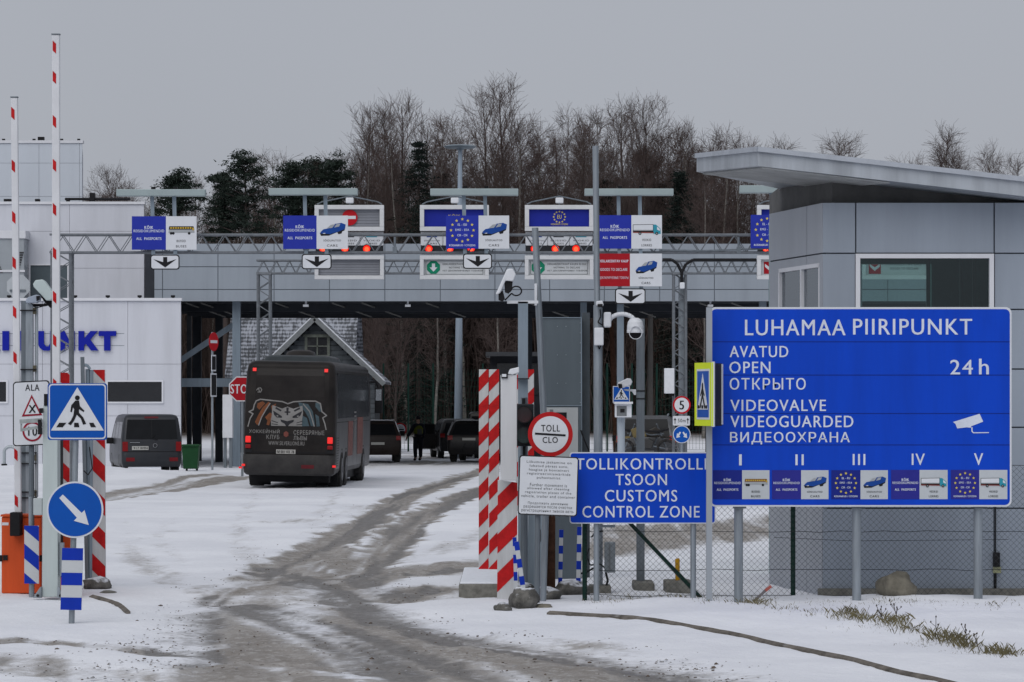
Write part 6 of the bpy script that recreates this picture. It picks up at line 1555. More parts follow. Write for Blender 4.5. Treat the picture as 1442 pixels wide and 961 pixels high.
for i, (xa, l, r_, bc_) in enumerate(((1003.5, 'pass', 'bus', 1), (1086.5, 'pass', 'car', 0), (1170, 'eu', 'car', 1), (1254, 'pass', 'lorry', 0), (1338, 'eu', 'lorry', 0))):
    xm, xb_ = xa + 41 - (i > 2) * 1.0, xa + 79.5; y0, y1 = 662.3 - .4 * (i > 2), 703
    a = MB().pr(xa, y0, xm, y1, D, .003, .0535).build('lane_panel', mat('lane_deep_blue', (.008, .018, .20), .5, var=.1) if bc_ else mat('lane_violet_blue', (.022, .024, .235), .5, var=.1), f_); leftpanel(l, xa, y0, xm, y1, D, .057, a)
    b = MB().pr(xm, y0, xb_, y1, D, .003, .0535).build('lane_panel', mat('lane_white', (.46, .49, .52), .5, var=.08), f_); picto(r_, xm, y0, xb_, y1, D, .057, b, True, 1)
for px in (1041, 1208, 1379.5):
    MB().tube((X(px, D), D + .12, -.3), (X(px, D), D + .12, Z(460, D)), .052, n=18).build('post', GALV, bs_, smooth=True)
    MB().pr(px - 9, 713.6, px + 9, 716, D + .1, .1, 0).build('bracket', GALVD, bs_)
# double-sided yellow crossing box on its own pole
D = 36.05
yb = thing('crossing_sign', (X(999, D), D, 0), 'fluorescent yellow double-sided crossing sign turned sideways on the pole left of the big sign', 'road sign')
m_ = MB(); m_.pr(994.8, 433, 1003, 862, D, .07, -.07); m_.build('pole', mat('pale_square_pole', (.34, .37, .41), .45, .3, var=.15, streak=True), yb)
# the two faces meet in a wedge: one turned to the left, the black back of the other to the right
aL, aR = P(980, 557, D - .02), P(1003, 557, D - .32); hz2 = 46.5 * D / FOC
dv = Vector((X(1003.5, D - .3) - X(980.5, D - .0), -.56, 0)); wd = dv.length; dv.normalize()
ML2 = Matrix(((dv.x, -dv.y, 0, X(980.5, D)), (dv.y, dv.x, 0, D + .14), (0, 0, 1, 0), (0, 0, 0, 1)))
def wz(py): return Z(py, D - .1)
m_ = MB(); m_.M = ML2; m_.box(0, wd, -.012, .012, wz(600), wz(511)); p = m_.build('yellow_plate', NEON, yb)
m_ = MB(); m_.M = ML2; m_.box(wd * .14, wd * .86, -.016, -.0125, wz(591), wz(520)); p1 = m_.build('border', SIGNW, p)
m_ = MB(); m_.M = ML2; m_.box(wd * .18, wd * .82, -.019, -.0165, wz(588), wz(523)); p2 = m_.build('blue_face', ROADBL, p1)
m_ = MB(); m_.M = ML2; m_.prism([(wd * .21, wz(577)), (wd * .79, wz(577)), (wd * .5, wz(526))], -.022, -.0195); m_.build('triangle', SIGNW, p2)
m_ = MB(); m_.M = ML2
m_.disc(wd * .5, wz(541), .015, -.025, -.0225, 14)
m_.stroke([(wd * .5, wz(543)), (wd * .5, wz(556))], .045, -.025, -.0225); m_.stroke([(wd * .5, wz(556)), (wd * .37, wz(574))], .03, -.0256, -.0225); m_.stroke([(wd * .5, wz(556)), (wd * .63, wz(574))], .03, -.0262, -.0225); m_.stroke([(wd * .5, wz(546)), (wd * .40, wz(557))], .02, -.0268, -.0225); m_.stroke([(wd * .5, wz(546)), (wd * .60, wz(557))], .02, -.0274, -.0225)
for a in (.28, .5, .72): m_.box(wd * a - .025, wd * a + .025, -.028, -.0225, wz(575.5), wz(571))
m_.build('walking_figure', BLACK, p2)
e1 = ML2 @ Vector((wd, 0, 0)); dv2 = Vector((X(1016.5, D - .05) - e1.x, .34, 0)); w2 = dv2.length; dv2.normalize()
ML3 = Matrix(((dv2.x, -dv2.y, 0, e1.x), (dv2.y, dv2.x, 0, e1.y), (0, 0, 1, 0), (0, 0, 0, 1)))
m_ = MB(); m_.M = ML3; m_.box(.03, w2, .0, .02, wz(600), wz(512)); m_.build('black_back', BLACK, yb)
m_ = MB(); m_.M = ML3; m_.box(.0, .028, -.012, .02, wz(601), wz(510)); m_.box(w2 - .03, w2, -.014, -.001, wz(598), wz(513)); m_.build('rim', SIGNW, yb)

# fallen red and grey marker stake
st_ = thing('marker_stake', (X(1066, 36.6), 36.6, gz(X(1066, 36.6), 36.6)), 'short tilted red-tipped stake on the snow below the big sign', 'stake')
m_ = MB(); m_.bar(P(1049, 858, 36.6), P(1078, 832, 36.6), .03, .02); m_.build('stake', mat('stake_grey', (.16, .15, .16), .7), st_)
m_ = MB(); m_.bar(P(1078, 832, 36.58), P(1086, 825.5, 36.58), .035, .012); m_.bar(P(1052.5, 853, 36.57), P(1054.5, 863, 36.57), .035, .012); m_.build('red_tip', mat('faded_red', (.36, .10, .085), .6), st_)

# dead grass along the verge
g = random.Random(9); vs_, fs_ = [], []
GR = [(1060, 858, 30, 6), (1105, 869, 26, 5), (1140, 873, 26, 4), (1195, 878, 30, 9), (1215, 882, 22, 8), (1258, 886, 30, 10), (1280, 892, 24, 8), (1318, 898, 26, 9), (1340, 902, 30, 11), (1362, 908, 24, 9), (1400, 916, 26, 10), (1418, 920, 22, 9), (1240, 890, 60, 3), (1300, 905, 60, 3), (1360, 918, 60, 3), (1000, 856, 22, 5), (960, 846, 60, 4), (880, 845, 50, 4), (1180, 856, 60, 3), (1300, 858, 70, 3), (1410, 862, 40, 4), (1060, 852, 40, 4), (1250, 855, 40, 4), (860, 850, 40, 3)]
for px, py, wpx, hpx in GR:
    for i in range(int(wpx * (6.5 if hpx > 5 else 3.0))):
        a, b = px + g.gauss(0, wpx * .45), py + g.gauss(0, 2.6); Dg = GD(b + 2); x_, y_ = X(a, Dg), Dg; z_ = gz(x_, y_) - .01 if i % 6 == 0 else z_
        h_ = hpx * Dg / FOC * g.uniform(.4, 1.5); k = len(vs_); t = g.uniform(0, 6.28); wv_ = g.uniform(.0009, .0022)
        lx_, ly_ = g.gauss(0, .5) * h_, g.gauss(0, .5) * h_
        vs_ += [(x_ - wv_ * math.cos(t), y_ - wv_ * math.sin(t), z_), (x_ + wv_ * math.cos(t), y_ + wv_ * math.sin(t), z_), (x_ + lx_ * .4 + wv_ * .7, y_ + ly_ * .4, z_ + h_ * .65), (x_ + lx_, y_ + ly_, z_ + h_)]
        fs_ += [(k, k + 1, k + 2), (k, k + 2, k + 3)]
me = bpy.data.meshes.new('grass'); me.from_pydata(vs_, [], fs_); me.materials.append(mat('dead_grass', (.165, .145, .08), .9, var=.55, scale=3)); go = bpy.data.objects.new('grass', me); COL.objects.link(go); tag(go, 'yellowed grass poking through the snow on the verge', 'grass', kind='stuff')
# dry weed stalks
for j, (px, py, hpx, lab) in enumerate(((1318, 900, 31, 'tallest dry weed stalk with seed head below the big sign'), (1362, 905, 26, 'branching dry weed right of the tallest stalk'), (1264, 884, 22, 'thin dry weed in front of the boulder'), (1380, 912, 22, 'thin dry weed nearest the right edge'), (1245, 884, 20, 'short dry weed left of the boulder'))):
    Dg = GD(py + 2); x_, y_ = X(px, Dg), Dg; z_ = gz(x_, y_); h_ = hpx * Dg / FOC
    t = thing('dry_weed', (x_, y_, z_), lab, 'weed', 'dry weed stalks'); m_ = MB(); top = Vector((x_ - .02 * j, y_, z_ + h_)); m_.tube((x_, y_, z_ - .02), top, .0045, .003, 5)
    tips = [top]
    for q in range(2 + j % 3 * 2):
        b = Vector((x_, y_, z_)).lerp(top, g.uniform(.3, .8)); e = b + Vector((g.uniform(-.06, .06), g.uniform(-.04, .04), g.uniform(.03, .09))); m_.tube(b, e, .003, .002, 4); tips.append(e)
    m_.build('stalk', mat('weed_brown', (.05, .04, .032), .9), t)
    m_ = MB()
    for e in tips: m_.tube(e, e + Vector((.002, 0, .018)), .010, .004, 6)
    m_.build('seed_head', mat('weed_brown', (.05, .04, .032), .9), t)
# ---------------------------------------------------------------- vehicles (local frame: x right, y forward, z up, origin under the rear bumper)
class Shell:
    """body as a stack of rounded rectangles: levels (z, half width, y rear, y front, corner radius)"""
    def __init__(s, lv): s.lv = lv
    def at(s, z):
        l = s.lv
        if z <= l[0][0]: return l[0][1:]
        for a, b in zip(l, l[1:]):
            if z <= b[0]:
                t = (z - a[0]) / max(b[0] - a[0], 1e-6); return tuple(a[i] + (b[i] - a[i]) * t for i in range(1, 5))
        return l[-1][1:]
    def mesh(s, mb, n=5):
        rings = []
        for z, hw, yr, yf, r in s.lv:
            pts = []
            for cx, cy, a0 in ((hw - r, yr + r, -90), (hw - r, yf - r, 0), (-hw + r, yf - r, 90), (-hw + r, yr + r, 180)):
                for k in range(n + 1): a = R(a0 + 90 * k / n); pts.append((cx + r * math.cos(a), cy + r * math.sin(a), z))
            rings.append(pts)
        m = len(rings[0]); vs_ = [p for r_ in rings for p in r_]; fs_ = []
        for j in range(len(rings) - 1):
            for i in range(m): fs_.append((j * m + i, j * m + (i + 1) % m, (j + 1) * m + (i + 1) % m, (j + 1) * m + i))
        fs_.append(tuple(range(m))[::-1]); fs_.append(tuple((len(rings) - 1) * m + i for i in range(m)))
        return mb.add(vs_, fs_)
    def rear(s, mb, za, zb, wa, wb, off=.006, x0=None, n=6):
        """patch on the rear face between heights za, zb with half widths wa (bottom), wb (top)"""
        vs_, fs_ = [], []
        for i in range(n + 1):
            z = za + (zb - za) * i / n; t = i / n; y = s.at(z)[1] - off
            l, r = (-(wa + (wb - wa) * t), wa + (wb - wa) * t) if x0 is None else (x0[0], x0[1])
            vs_ += [(l, y, z), (r, y, z)]
            if i: b = 2 * i; fs_.append((b - 2, b - 1, b + 1, b))
        return mb.add(vs_, fs_)
    def side(s, mb, sg, za, zb, ya, yb, ya2=None, yb2=None, off=.006, n=5):
        ya2 = ya if ya2 is None else ya2; yb2 = yb if yb2 is None else yb2; vs_, fs_ = [], []
        for i in range(n + 1):
            t = i / n; z = za + (zb - za) * t; x = sg * (s.at(z)[0] + off); vs_ += [(x, ya + (ya2 - ya) * t, z), (x, yb + (yb2 - yb) * t, z)]
            if i: b = 2 * i; fs_.append((b - 2, b - 1, b + 1, b) if sg > 0 else (b - 1, b - 2, b, b + 1))
        return mb.add(vs_, fs_)
TYRE = mat('tyre', (.014, .014, .015), .85, var=.4, dirt=(.10, .095, .09), dirt_amt=.5, scale=8)
RIMM = mat('wheel_rim', (.17, .17, .18), .5, .5, var=.4, scale=8)
def wheel(par, x, y, r, wdt, sg, name='wheel', rimr=.62):
    w_ = MB(); w_.tube((x - sg * wdt, y, r), (x, y, r), r, r, 28); w_.tube((x, y, r), (x + sg * .02, y, r), r * .97, r * .88, 28)
    o = w_.build(name, TYRE, par, local=True, smooth=True)
    q = MB(); q.tube((x + sg * .021, y, r), (x + sg * .027, y, r), r * rimr, r * rimr, 20); q.tube((x + sg * .027, y, r), (x + sg * .05, y, r), r * .22, r * .16, 12); q.build('rim', RIMM, o, local=True)
    return o
def archp(mb, sh, sg, y, r, zc, off=.004):
    vs_ = [(sg * (sh.at(zc)[0] + off), y, zc)]; n = 18
    for i in range(n + 1):
        a = math.pi * i / n; z = max(zc - .05, zc + r * math.sin(a)); vs_.append((sg * (sh.at(z)[0] + off), y + r * math.cos(a), z))
    mb.add(vs_, [(0, i, i + 1) if sg < 0 else (0, i + 1, i) for i in range(1, n + 1)])

# ---- coach
DB = 86.0
BUSP = mat('coach_paint', (.013, .0115, .0115), .38, .0, var=.3, scale=1.0, dirt=(.038, .033, .030), dirt_amt=.5, spec=.1)
BUSG = mat('coach_glass', (.013, .011, .011), .2, var=.3, scale=1.2, dirt=(.03, .026, .024), dirt_amt=.5)
BUSS = mat('coach_side_sheen', (.040, .041, .047), .33, .15, var=.3, scale=.8, streak=False, dirt=(.065, .062, .062), dirt_amt=.6, spec=.3)  # dirty side paint, lightened to grey to carry its reflection
bus = thing('coach', (X(406, DB), DB, 0), 'dark muddy touring coach with lion face and Cyrillic lettering on its rear, lights on', 'coach', rot=(0, R(1.0), R(-2.0)))
sh = Shell([(.42, 1.22, .10, 12.0, .16), (.50, 1.26, .03, 12.05, .18), (1.0, 1.275, 0, 12.1, .2), (1.85, 1.275, .0, 12.1, .2), (2.6, 1.262, .05, 12.05, .2), (3.2, 1.235, .13, 11.9, .2), (3.40, 1.20, .18, 11.8, .2), (3.49, 1.12, .28, 11.7, .2), (3.52, 1.0, .5, 11.5, .2)])
m_ = MB(); sh.mesh(m_, 6); body = m_.build('body', BUSP, bus, local=True, smooth=True)
for sg in (-1, 1): m_ = MB(); sh.side(m_, sg, .55, 3.34, .28, 11.7, .36, 11.6, off=.003, n=12); m_.build('side_panel', BUSS, bus, local=True)
MB().box(-1.05, 1.05, .7, 11.2, .16, .5).build('underbody_and_shade', BLACK, bus, local=True)  # black box paints in axle gear and the shade under the coach
m_ = MB(); sh.rear(m_, .95, 3.36, 1.10, 1.06, .010); m_.build('rear_panel', BUSP, bus, local=True)
m_ = MB(); sh.rear(m_, 2.16, 3.30, .98, .93, .016); m_.build('rear_window', BUSG, bus, local=True)
m_ = MB(); 
for za, zb, w1 in ((.98, 1.0, 1.06), (1.47, 1.485, 1.06)): sh.rear(m_, za, zb, w1, w1, .018, n=1)
for x0 in (-.90, .90): sh.rear(m_, 1.0, 1.47, 0, 0, .018, (x0 - .008, x0 + .008), 1)
m_.build('hatch_joint', BLACK, bus, local=True)
m_ = MB(); sb = Shell([(.36, 1.18, .02, .6, .14), (.42, 1.25, -.05, .7, .16), (.78, 1.285, -.07, .7, .18), (.93, 1.28, -.03, .6, .18)]); sb.mesh(m_, 5); m_.build('bumper', mat('coach_bumper', (.022, .021, .022), .45, var=.35, scale=2, dirt=(.055, .052, .05), dirt_amt=.6), bus, local=True, smooth=True)
m_ = MB(); sb.rear(m_, .56, .66, 0, 0, .006, (.35, .70)); m_.build('reflector', mat('muddy_red', (.10, .012, .016), .5), bus, local=True)
# lion face seen above the lettering, in printed film on the rear panel
def bx(zx): return ((330 + zx * 210 / 917) - 409.5) / 51.1
def bz(zy, x=0): return H + (565 - (480 + zy * 220 / 961)) / 51.1 - .015
BW = mat('print_silver', (.21, .205, .20), .5, var=.15, dirt=(.10, .09, .085), dirt_amt=.35, scale=4); BOR = mat('print_orange', (.17, .058, .024), .55, var=.3, scale=6); BTE = mat('print_steel_teal', (.055, .085, .10), .55, var=.3, scale=6); BGY = mat('print_dark', (.022, .022, .026), .5)
class RearPrint(MB):
    def patch(s, pts, off):
        v_ = [(bx(a), bz(b)) for a, b in pts]; s.add([(x, sh.at(z)[1] - off, z) for x, z in v_], [tuple(range(len(v_)))]); return s
    def line(s, pts, wd, off):
        q = [Vector((bx(a), bz(b))) for a, b in pts]
        for i in range(len(q) - 1):
            a, b = q[i], q[i + 1]; d = (b - a).normalized(); n_ = Vector((-d.y, d.x)) * wd / 2; a = a - d * wd * .3; b = b + d * wd * .3
            s.add([(p.x, sh.at(p.y)[1] - off - .0004 * (i % 3), p.y) for p in (a - n_, b - n_, b + n_, a + n_)], [(0, 1, 2, 3)])
        return s
lp_ = RearPrint()
lp_.use(BOR)
for pts in ([(135, 500), (150, 465), (180, 410), (215, 375), (228, 382), (200, 430), (175, 480), (165, 510), (148, 518)], [(196, 470), (226, 440), (240, 450), (232, 490), (222, 520), (206, 515), (212, 490)], [(232, 400), (262, 385), (250, 430), (238, 430)], [(148, 385), (180, 372), (195, 385), (160, 425), (145, 410)]): lp_.patch(pts, .020)
lp_.use(BTE)
for pts in ([(400, 375), (460, 385), (490, 430), (500, 480), (505, 520), (480, 520), (465, 470), (440, 430), (405, 395)], [(425, 455), (455, 470), (470, 520), (425, 522)], [(505, 375), (535, 380), (548, 430), (530, 430), (505, 400)], [(505, 445), (528, 460), (535, 520), (515, 522)]): lp_.patch(pts, .020)
lp_.use(BW)
lp_.patch([(240, 395), (300, 415), (333, 402), (370, 415), (425, 395), (430, 440), (425, 480), (425, 522), (235, 522), (232, 480), (238, 440)], .021)
lp_.line([(92, 528), (105, 478), (122, 450), (97, 438), (122, 425), (128, 395), (140, 370), (165, 360), (230, 366), (300, 372), (335, 385), (370, 372), (440, 366), (505, 366), (535, 380), (546, 430), (575, 453), (552, 468), (566, 505), (574, 540)], .034, .022)
lp_.line([(158, 520), (175, 470), (200, 425), (225, 385)], .03, .0225); lp_.line([(430, 385), (470, 430), (488, 480), (500, 520)], .03, .0225)
lp_.use(BGY)
for pts in ([(245, 428), (262, 438), (300, 462), (300, 472), (268, 470), (252, 455)], [(425, 428), (405, 438), (366, 462), (366, 472), (398, 470), (415, 455)], [(292, 482), (333, 492), (375, 482), (372, 496), (350, 508), (340, 522), (326, 522), (318, 508), (296, 496)], [(326, 408), (341, 408), (338, 455), (329, 455)], [(316, 432), (352, 432), (352, 440), (316, 440)], [(262, 405), (298, 425), (292, 433), (258, 416)], [(408, 405), (372, 425), (378, 433), (412, 416)]): lp_.patch(pts, .0235)
lp_.line([(238, 490), (275, 502)], .018, .024); lp_.line([(240, 510), (275, 514)], .018, .024); lp_.line([(428, 490), (392, 502)], .018, .024); lp_.line([(426, 510), (392, 514)], .018, .024); lp_.line([(275, 450), (292, 466)], .02, .024); lp_.line([(392, 450), (376, 466)], .02, .024)
lp_.use(BW); 
for a in (272, 398): lp_.patch([(a - 7, 460), (a + 3, 455), (a + 7, 462), (a, 466)], .025)
lp_.build('lion_emblem', None, bus, local=True)
lp_ = RearPrint(); lp_.use(BW); lp_.line([(140, 305), (150, 292), (165, 290), (172, 302), (165, 316), (148, 316)], .02, .024); lp_.line([(152, 296), (158, 312)], .02, .024); lp_.build('window_sticker', None, bus, local=True)
t_ = MB(); dy = sh.at(1.55)[1] - .020
for s_, xa, xb_, ya, yb_ in (('ХОККЕЙНЫЙ', 100, 288, 541, 568), ('КЛУБ', 207, 287, 577, 603), ('СЕРЕБРЯНЫЕ', 374, 564, 546, 574), ('ЛЬВЫ', 374, 456, 581, 607), ('WWW.SILVERLIONS.RU', 220, 442, 616, 640)):
    t_.text(s_, bx(xa), bx(xb_), bz(yb_), bz(ya), dy, .012)
t_.build('lettering', BW, bus, local=True)
t_ = MB(); t_.prism([(bx(328) + .075 * math.cos(R(60 * i + 30)), bz(572) + .085 * math.sin(R(60 * i + 30))) for i in range(6)], dy - .004, dy); t_.build('round_badge', mat('badge_brown_red', (.16, .05, .04), .5), bus, local=True)
p = MB().box(bx(269), bx(388), dy - .02, dy + .005, bz(693), bz(666)).build('number_plate', mat('plate_muddy', (.36, .35, .33), .5, var=.3, scale=20), bus, local=True); t_ = MB(); t_.text('М 001 КК 78', bx(277), bx(380), bz(689), bz(671), dy - .023, .02); t_.build('lettering', BLACK, p, local=True)
for sg, xx_ in ((-1, -1.0), (1, .98)):
    m_ = MB(); sh.rear(m_, 3.22, 3.31, 0, 0, .03, (xx_ - .05, xx_ + .05), 2); m_.build('marker_lamp', TAILR, bus, local=True)
    m_ = MB(); m_.box(sg * 1.13 - .075, sg * 1.13 + .075, -.045, .02, 1.25, 1.43); m_.build('tail_lamp', TAILR, bus, local=True, bevel=.02)
    m_ = MB(); m_.box(sg * 1.13 - .075, sg * 1.13 + .075, -.042, .02, 1.09, 1.20); m_.build('tail_lamp', mat('lamp_red_dim', (.25, .01, .012), .3), bus, local=True, bevel=.02)
    m_ = MB(); m_.box(sg * 1.12 - .10, sg * 1.12 + .10, -.03, .02, .98, 1.07); m_.build('lamp_cluster', BLACK, bus, local=True)
    m_ = MB(); m_.box(sg * 1.25 - .04, sg * 1.25 + .05, -.07, .0, .60, .66); m_.build('side_marker', TAILR, bus, local=True)
m_ = MB(); m_.box(-1.38, -1.29, .0, .05, .53, .58); m_.build('side_marker', TAILR, bus, local=True)
for sg in (1, -1):
    m_ = MB(); sh.side(m_, sg, 1.95, 3.2, .6, 11.2, .6, 11.2, .008); m_.build('side_windows', mat('coach_side_glass', (.05, .054, .062), .2, .1, var=.25, scale=.7), bus, local=True)
    m_ = MB()
    for y_, r_ in ((2.05, .60), (3.35, .60), (9.3, .60)): archp(m_, sh, sg, y_, r_, .5)
    m_.build('wheel_arch', BLACK, bus, local=True)
    for y_ in (2.05, 3.35, 9.3): wheel(bus, sg * 1.275, y_, .51, .36, sg)
    m_ = MB()
    for y_ in (1.0, 4.4, 5.7, 7.0, 8.3, 10.4): sh.side(m_, sg, .6, 1.85, y_, y_ + .02, off=.008)
    sh.side(m_, sg, 1.83, 1.85, .3, 11.8, off=.010, n=1); m_.build('panel_joint', BLACK, bus, local=True)
m_ = MB()
for k in range(12): sh.side(m_, 1, .62 + .07 * k, .65 + .07 * k, .35, 1.0, off=.012, n=1)
m_.build('engine_grille', mat('grille_grey', (.10, .10, .10), .6), bus, local=True)
for y_, w1, zt_ in ((3.9, 1.6, 1.85), (7.0, 2.0, 1.95)):
    m_ = MB(); sh.side(m_, 1, .85, zt_, y_, y_ + w1, off=.011); m_.build('red_lettering_panel', mat('faded_brick_red', (.20, .065, .05), .5, var=.5, scale=9), bus, local=True)
m_ = MB()
for k in range(10): sh.side(m_, 1, 1.0 + .12 * k, 1.05 + .12 * k, 5.9, 6.6, off=.012, n=1)
m_.build('side_print', BW, bus, local=True)
m_ = MB(); Shell([(3.48, .98, 1.6, 5.2, .3), (3.64, .93, 1.75, 5.0, .3), (3.70, .80, 2.0, 4.8, .3)]).mesh(m_); m_.build('roof_unit', mat('roof_unit_grey', (.035, .042, .046), .45, var=.2), bus, local=True, smooth=True)
m_ = MB(); Shell([(3.68, .42, 2.2, 3.4, .35), (3.80, .38, 2.3, 3.3, .35), (3.86, .22, 2.5, 3.1, .2)]).mesh(m_); m_.build('roof_hatch', BUSP, bus, local=True, smooth=True)
m_ = MB(); m_.path([(1.2, 11.6, 3.0), (1.45, 11.8, 3.05), (1.55, 11.75, 2.8)], .04, 8); m_.box(1.42, 1.66, 11.65, 11.85, 2.05, 2.85); mr = m_.build('mirror', RUBBER, bus, local=True, bevel=.03)
MB().box(1.45, 1.63, 11.63, 11.648, 2.45, 2.80).build('mirror_glass', mat('mirror_silver', (.5, .53, .56), .1, .8), mr, local=True)
m_ = MB()
for sg in (-1, 1): m_.box(sg * .93 - .30, sg * .93 + .30, 1.3, 1.34, .06, .5)
m_.build('mud_flap', RUBBER, bus, local=True)

def car(label, loc, rz, lv, paint, wheelr, wy, rear_glass, side_glass, tail, plate, name='parked_car', cat='car', cargroup=None, extra=None, plate_t='', tail_m=None):
    t = thing(name, loc, label, cat, cargroup, rz); s_ = Shell(lv); m_ = MB(); s_.mesh(m_, 5); m_.build('body', paint, t, local=True, smooth=True)
    g_ = mat('car_glass', (.012, .013, .015), .10, var=.2, spec=.12)
    m_ = MB(); s_.rear(m_, *rear_glass, .010); m_.build('rear_window', g_, t, local=True)
    for sg in (-1, 1):
        for (za, zb, ya, yb, ya2, yb2) in side_glass:
            m_ = MB(); s_.side(m_, sg, za, zb, ya, yb, ya2, yb2, .008); m_.build('side_window', g_, t, local=True)
        m_ = MB()
        for y_ in wy: archp(m_, s_, sg, y_, wheelr * 1.16, wheelr)
        m_.build('wheel_arch', BLACK, t, local=True)
        hw = s_.at(wheelr)[0]
        for y_ in wy: wheel(t, sg * (hw + .004), y_, wheelr, .21, sg)
        za, zb, xa, xb_ = tail; m_ = MB(); s_.rear(m_, za, zb, 0, 0, .014, (sg * xa, sg * xb_) if sg > 0 else (sg * xb_, sg * xa)); 
        m_.build('tail_lamp', tail_m or mat('tail_lamp_red', (.20, .012, .014), .25), t, local=True)
        yf = s_.at(1.05)[2] - 1.5
        mm = MB(); mm.box(sg * (hw + .16) - .11, sg * (hw + .16) + .11, yf - .08, yf + .05, 1.02, 1.22); mm.box(sg * (hw + .02) - .06, sg * (hw + .02) + .06, yf - .03, yf + .03, 1.06, 1.12); mm.build('mirror', RUBBER, t, local=True, bevel=.02)
    if plate:
        z0_, z1_, xm = plate; y_ = s_.at((z0_ + z1_) / 2)[1] - .03; p = MB().box(xm - .26, xm + .26, y_, y_ + .03, z0_, z1_).build('number_plate', mat('plate_pale', (.42, .42, .40), .5, var=.1), t, local=True)
        if plate_t: q = MB(); q.text(plate_t, xm - .21, xm + .23, z0_ + .025, z1_ - .025, y_ - .003, .02); q.build('lettering', BLACK, p, local=True)
    return t, s_
# ---- grey van by the white building
DVN = 99.0
VP = mat('van_grey', (.030, .033, .040), .38, .25, var=.15, scale=1.5, dirt=(.042, .042, .045), dirt_amt=.5, spec=.25)
van, vs2 = car('dark grey passenger van parked in front of the white building', (X(214, DVN), DVN, 0), R(12.0),
   [(.32, .90, .10, 4.75, .12), (.45, .95, .0, 4.88, .14), (.60, .955, -.03, 4.9, .14), (.78, .955, .02, 4.9, .16), (1.10, .952, .03, 4.75, .16), (1.20, .948, .05, 4.2, .14), (1.60, .90, .13, 3.75, .13), (1.86, .86, .19, 3.4, .13), (1.95, .81, .26, 3.2, .14), (1.985, .70, .42, 3.0, .2)],
   VP, .33, (.95, 3.9), (1.20, 1.82, .82, .76), [(1.22, 1.74, .35, 1.5, .42, 1.5), (1.22, 1.74, 1.58, 2.6, 1.58, 2.6), (1.22, 1.70, 2.7, 3.6, 2.7, 3.25)], (.82, 1.12, .76, .93), (.86, .98, -.37), 'parked_van', 'van', None, None, '917 BMN')
m_ = MB(); m_.ring(.10, 1.0, .055, .07, vs2.at(1.0)[1] - .03, vs2.at(1.0)[1] - .01, 24); m_.build('round_badge', mat('chrome', (.5, .5, .52), .2, .9), van, local=True)
m_ = MB(); vs2.rear(m_, 1.22, 1.80, 0, 0, .016, (-.012, .012)); m_.build('door_gap', BLACK, van, local=True)
m_ = MB(); m_.bar((0, .03, 1.24), (.18, .02, 1.18), .02, .02); m_.bar((0, .03, 1.24), (.10, .06, 1.34), .015, .02); m_.build('wiper', BLACK, van, local=True)
m_ = MB(); vs2.rear(m_, 1.86, 1.92, 0, 0, .012, (-.22, .22), 2); m_.build('brake_light', mat('muddy_red', (.10, .012, .016), .5), van, local=True)
m_ = MB(); vs2.rear(m_, .50, .62, 0, 0, .02, (-.82, -.55), 2); vs2.rear(m_, .50, .62, 0, 0, .02, (.55, .82), 2); m_.build('reflector', mat('muddy_red2', (.16, .012, .016), .5), van, local=True)
m_ = MB(); vs2.rear(m_, .80, .815, .9, .9, .012, n=1); m_.build('tailgate_gap', BLACK, van, local=True)
m_ = MB(); m_.text('TRANSPORT', -.70, -.40, 1.075, 1.105, vs2.at(1.09)[1] - .015, .02) if False else m_.box(-.70, -.38, vs2.at(1.09)[1] - .02, vs2.at(1.09)[1] - .008, 1.085, 1.105); m_.build('badge_strip', mat('chrome', (.5, .5, .52), .2, .9), van, local=True)
# ---- cars under the canopy
SUVL = [(.30, .86, .10, 4.3, .12), (.45, .91, .0, 4.45, .16), (.62, .925, -.02, 4.48, .16), (.95, .92, .03, 4.42, .18), (1.05, .905, .06, 4.0, .18), (1.15, .88, .10, 3.35, .18), (1.48, .77, .32, 2.75, .18), (1.60, .71, .42, 2.45, .18), (1.66, .60, .6, 2.2, .2)]
DSV = 122.0
BLK = mat('car_black', (.013, .013, .015), .3, .0, var=.2, dirt=(.035, .032, .03), dirt_amt=.5); BRN = mat('car_dark_brown', (.022, .016, .015), .35, .0, var=.2, dirt=(.04, .035, .032), dirt_amt=.5)
c1, s1 = car('dark brown car with pale roof edge, half hidden by the right side of the bus', (X(532, DSV), DSV, 0), R(4), SUVL, BRN, .34, (.85, 3.5), (1.08, 1.50, .74, .62), [(1.1, 1.46, .5, 1.6, .75, 1.6), (1.1, 1.46, 1.68, 2.9, 1.68, 2.55)], (.88, 1.05, .72, .9), (.70, .80, 0))
m_ = MB(); m_.box(-.60, .66, .40, .44, 1.655, 1.675); m_.bar((.70, .48, 1.60), (.84, .15, 1.2), .03, .03); m_.build('roof_snow', SNOW, c1, local=True)
c2, s2_ = car('black estate car with its tailgate plate facing the camera, beside the striped boards', (X(662, 123), 123, 0), R(-7), SUVL, BLK, .34, (.85, 3.5), (1.08, 1.50, .74, .62), [(1.1, 1.46, .5, 1.6, .75, 1.6), (1.1, 1.46, 1.68, 2.9, 1.68, 2.55)], (.88, 1.05, .70, .9), (.86, .96, -.05))
m_ = MB(); m_.bar((-.74, .36, 1.57), (-.90, .06, 1.08), .05, .05); m_.box(-.70, .7, .44, .50, 1.645, 1.665); m_.build('snowy_pillar', mat('car_silver_edge', (.30, .31, .33), .35, .4), c2, local=True)
c3, s3 = car('black car with front door open behind the officer', (X(650, 131), 131, 0), R(8), SUVL, BLK, .34, (.85, 3.5), (1.08, 1.50, .74, .62), [(1.1, 1.46, .5, 1.6, .75, 1.6), (1.1, 1.46, 1.68, 2.9, 1.68, 2.55)], (.88, 1.05, .70, .9), None)
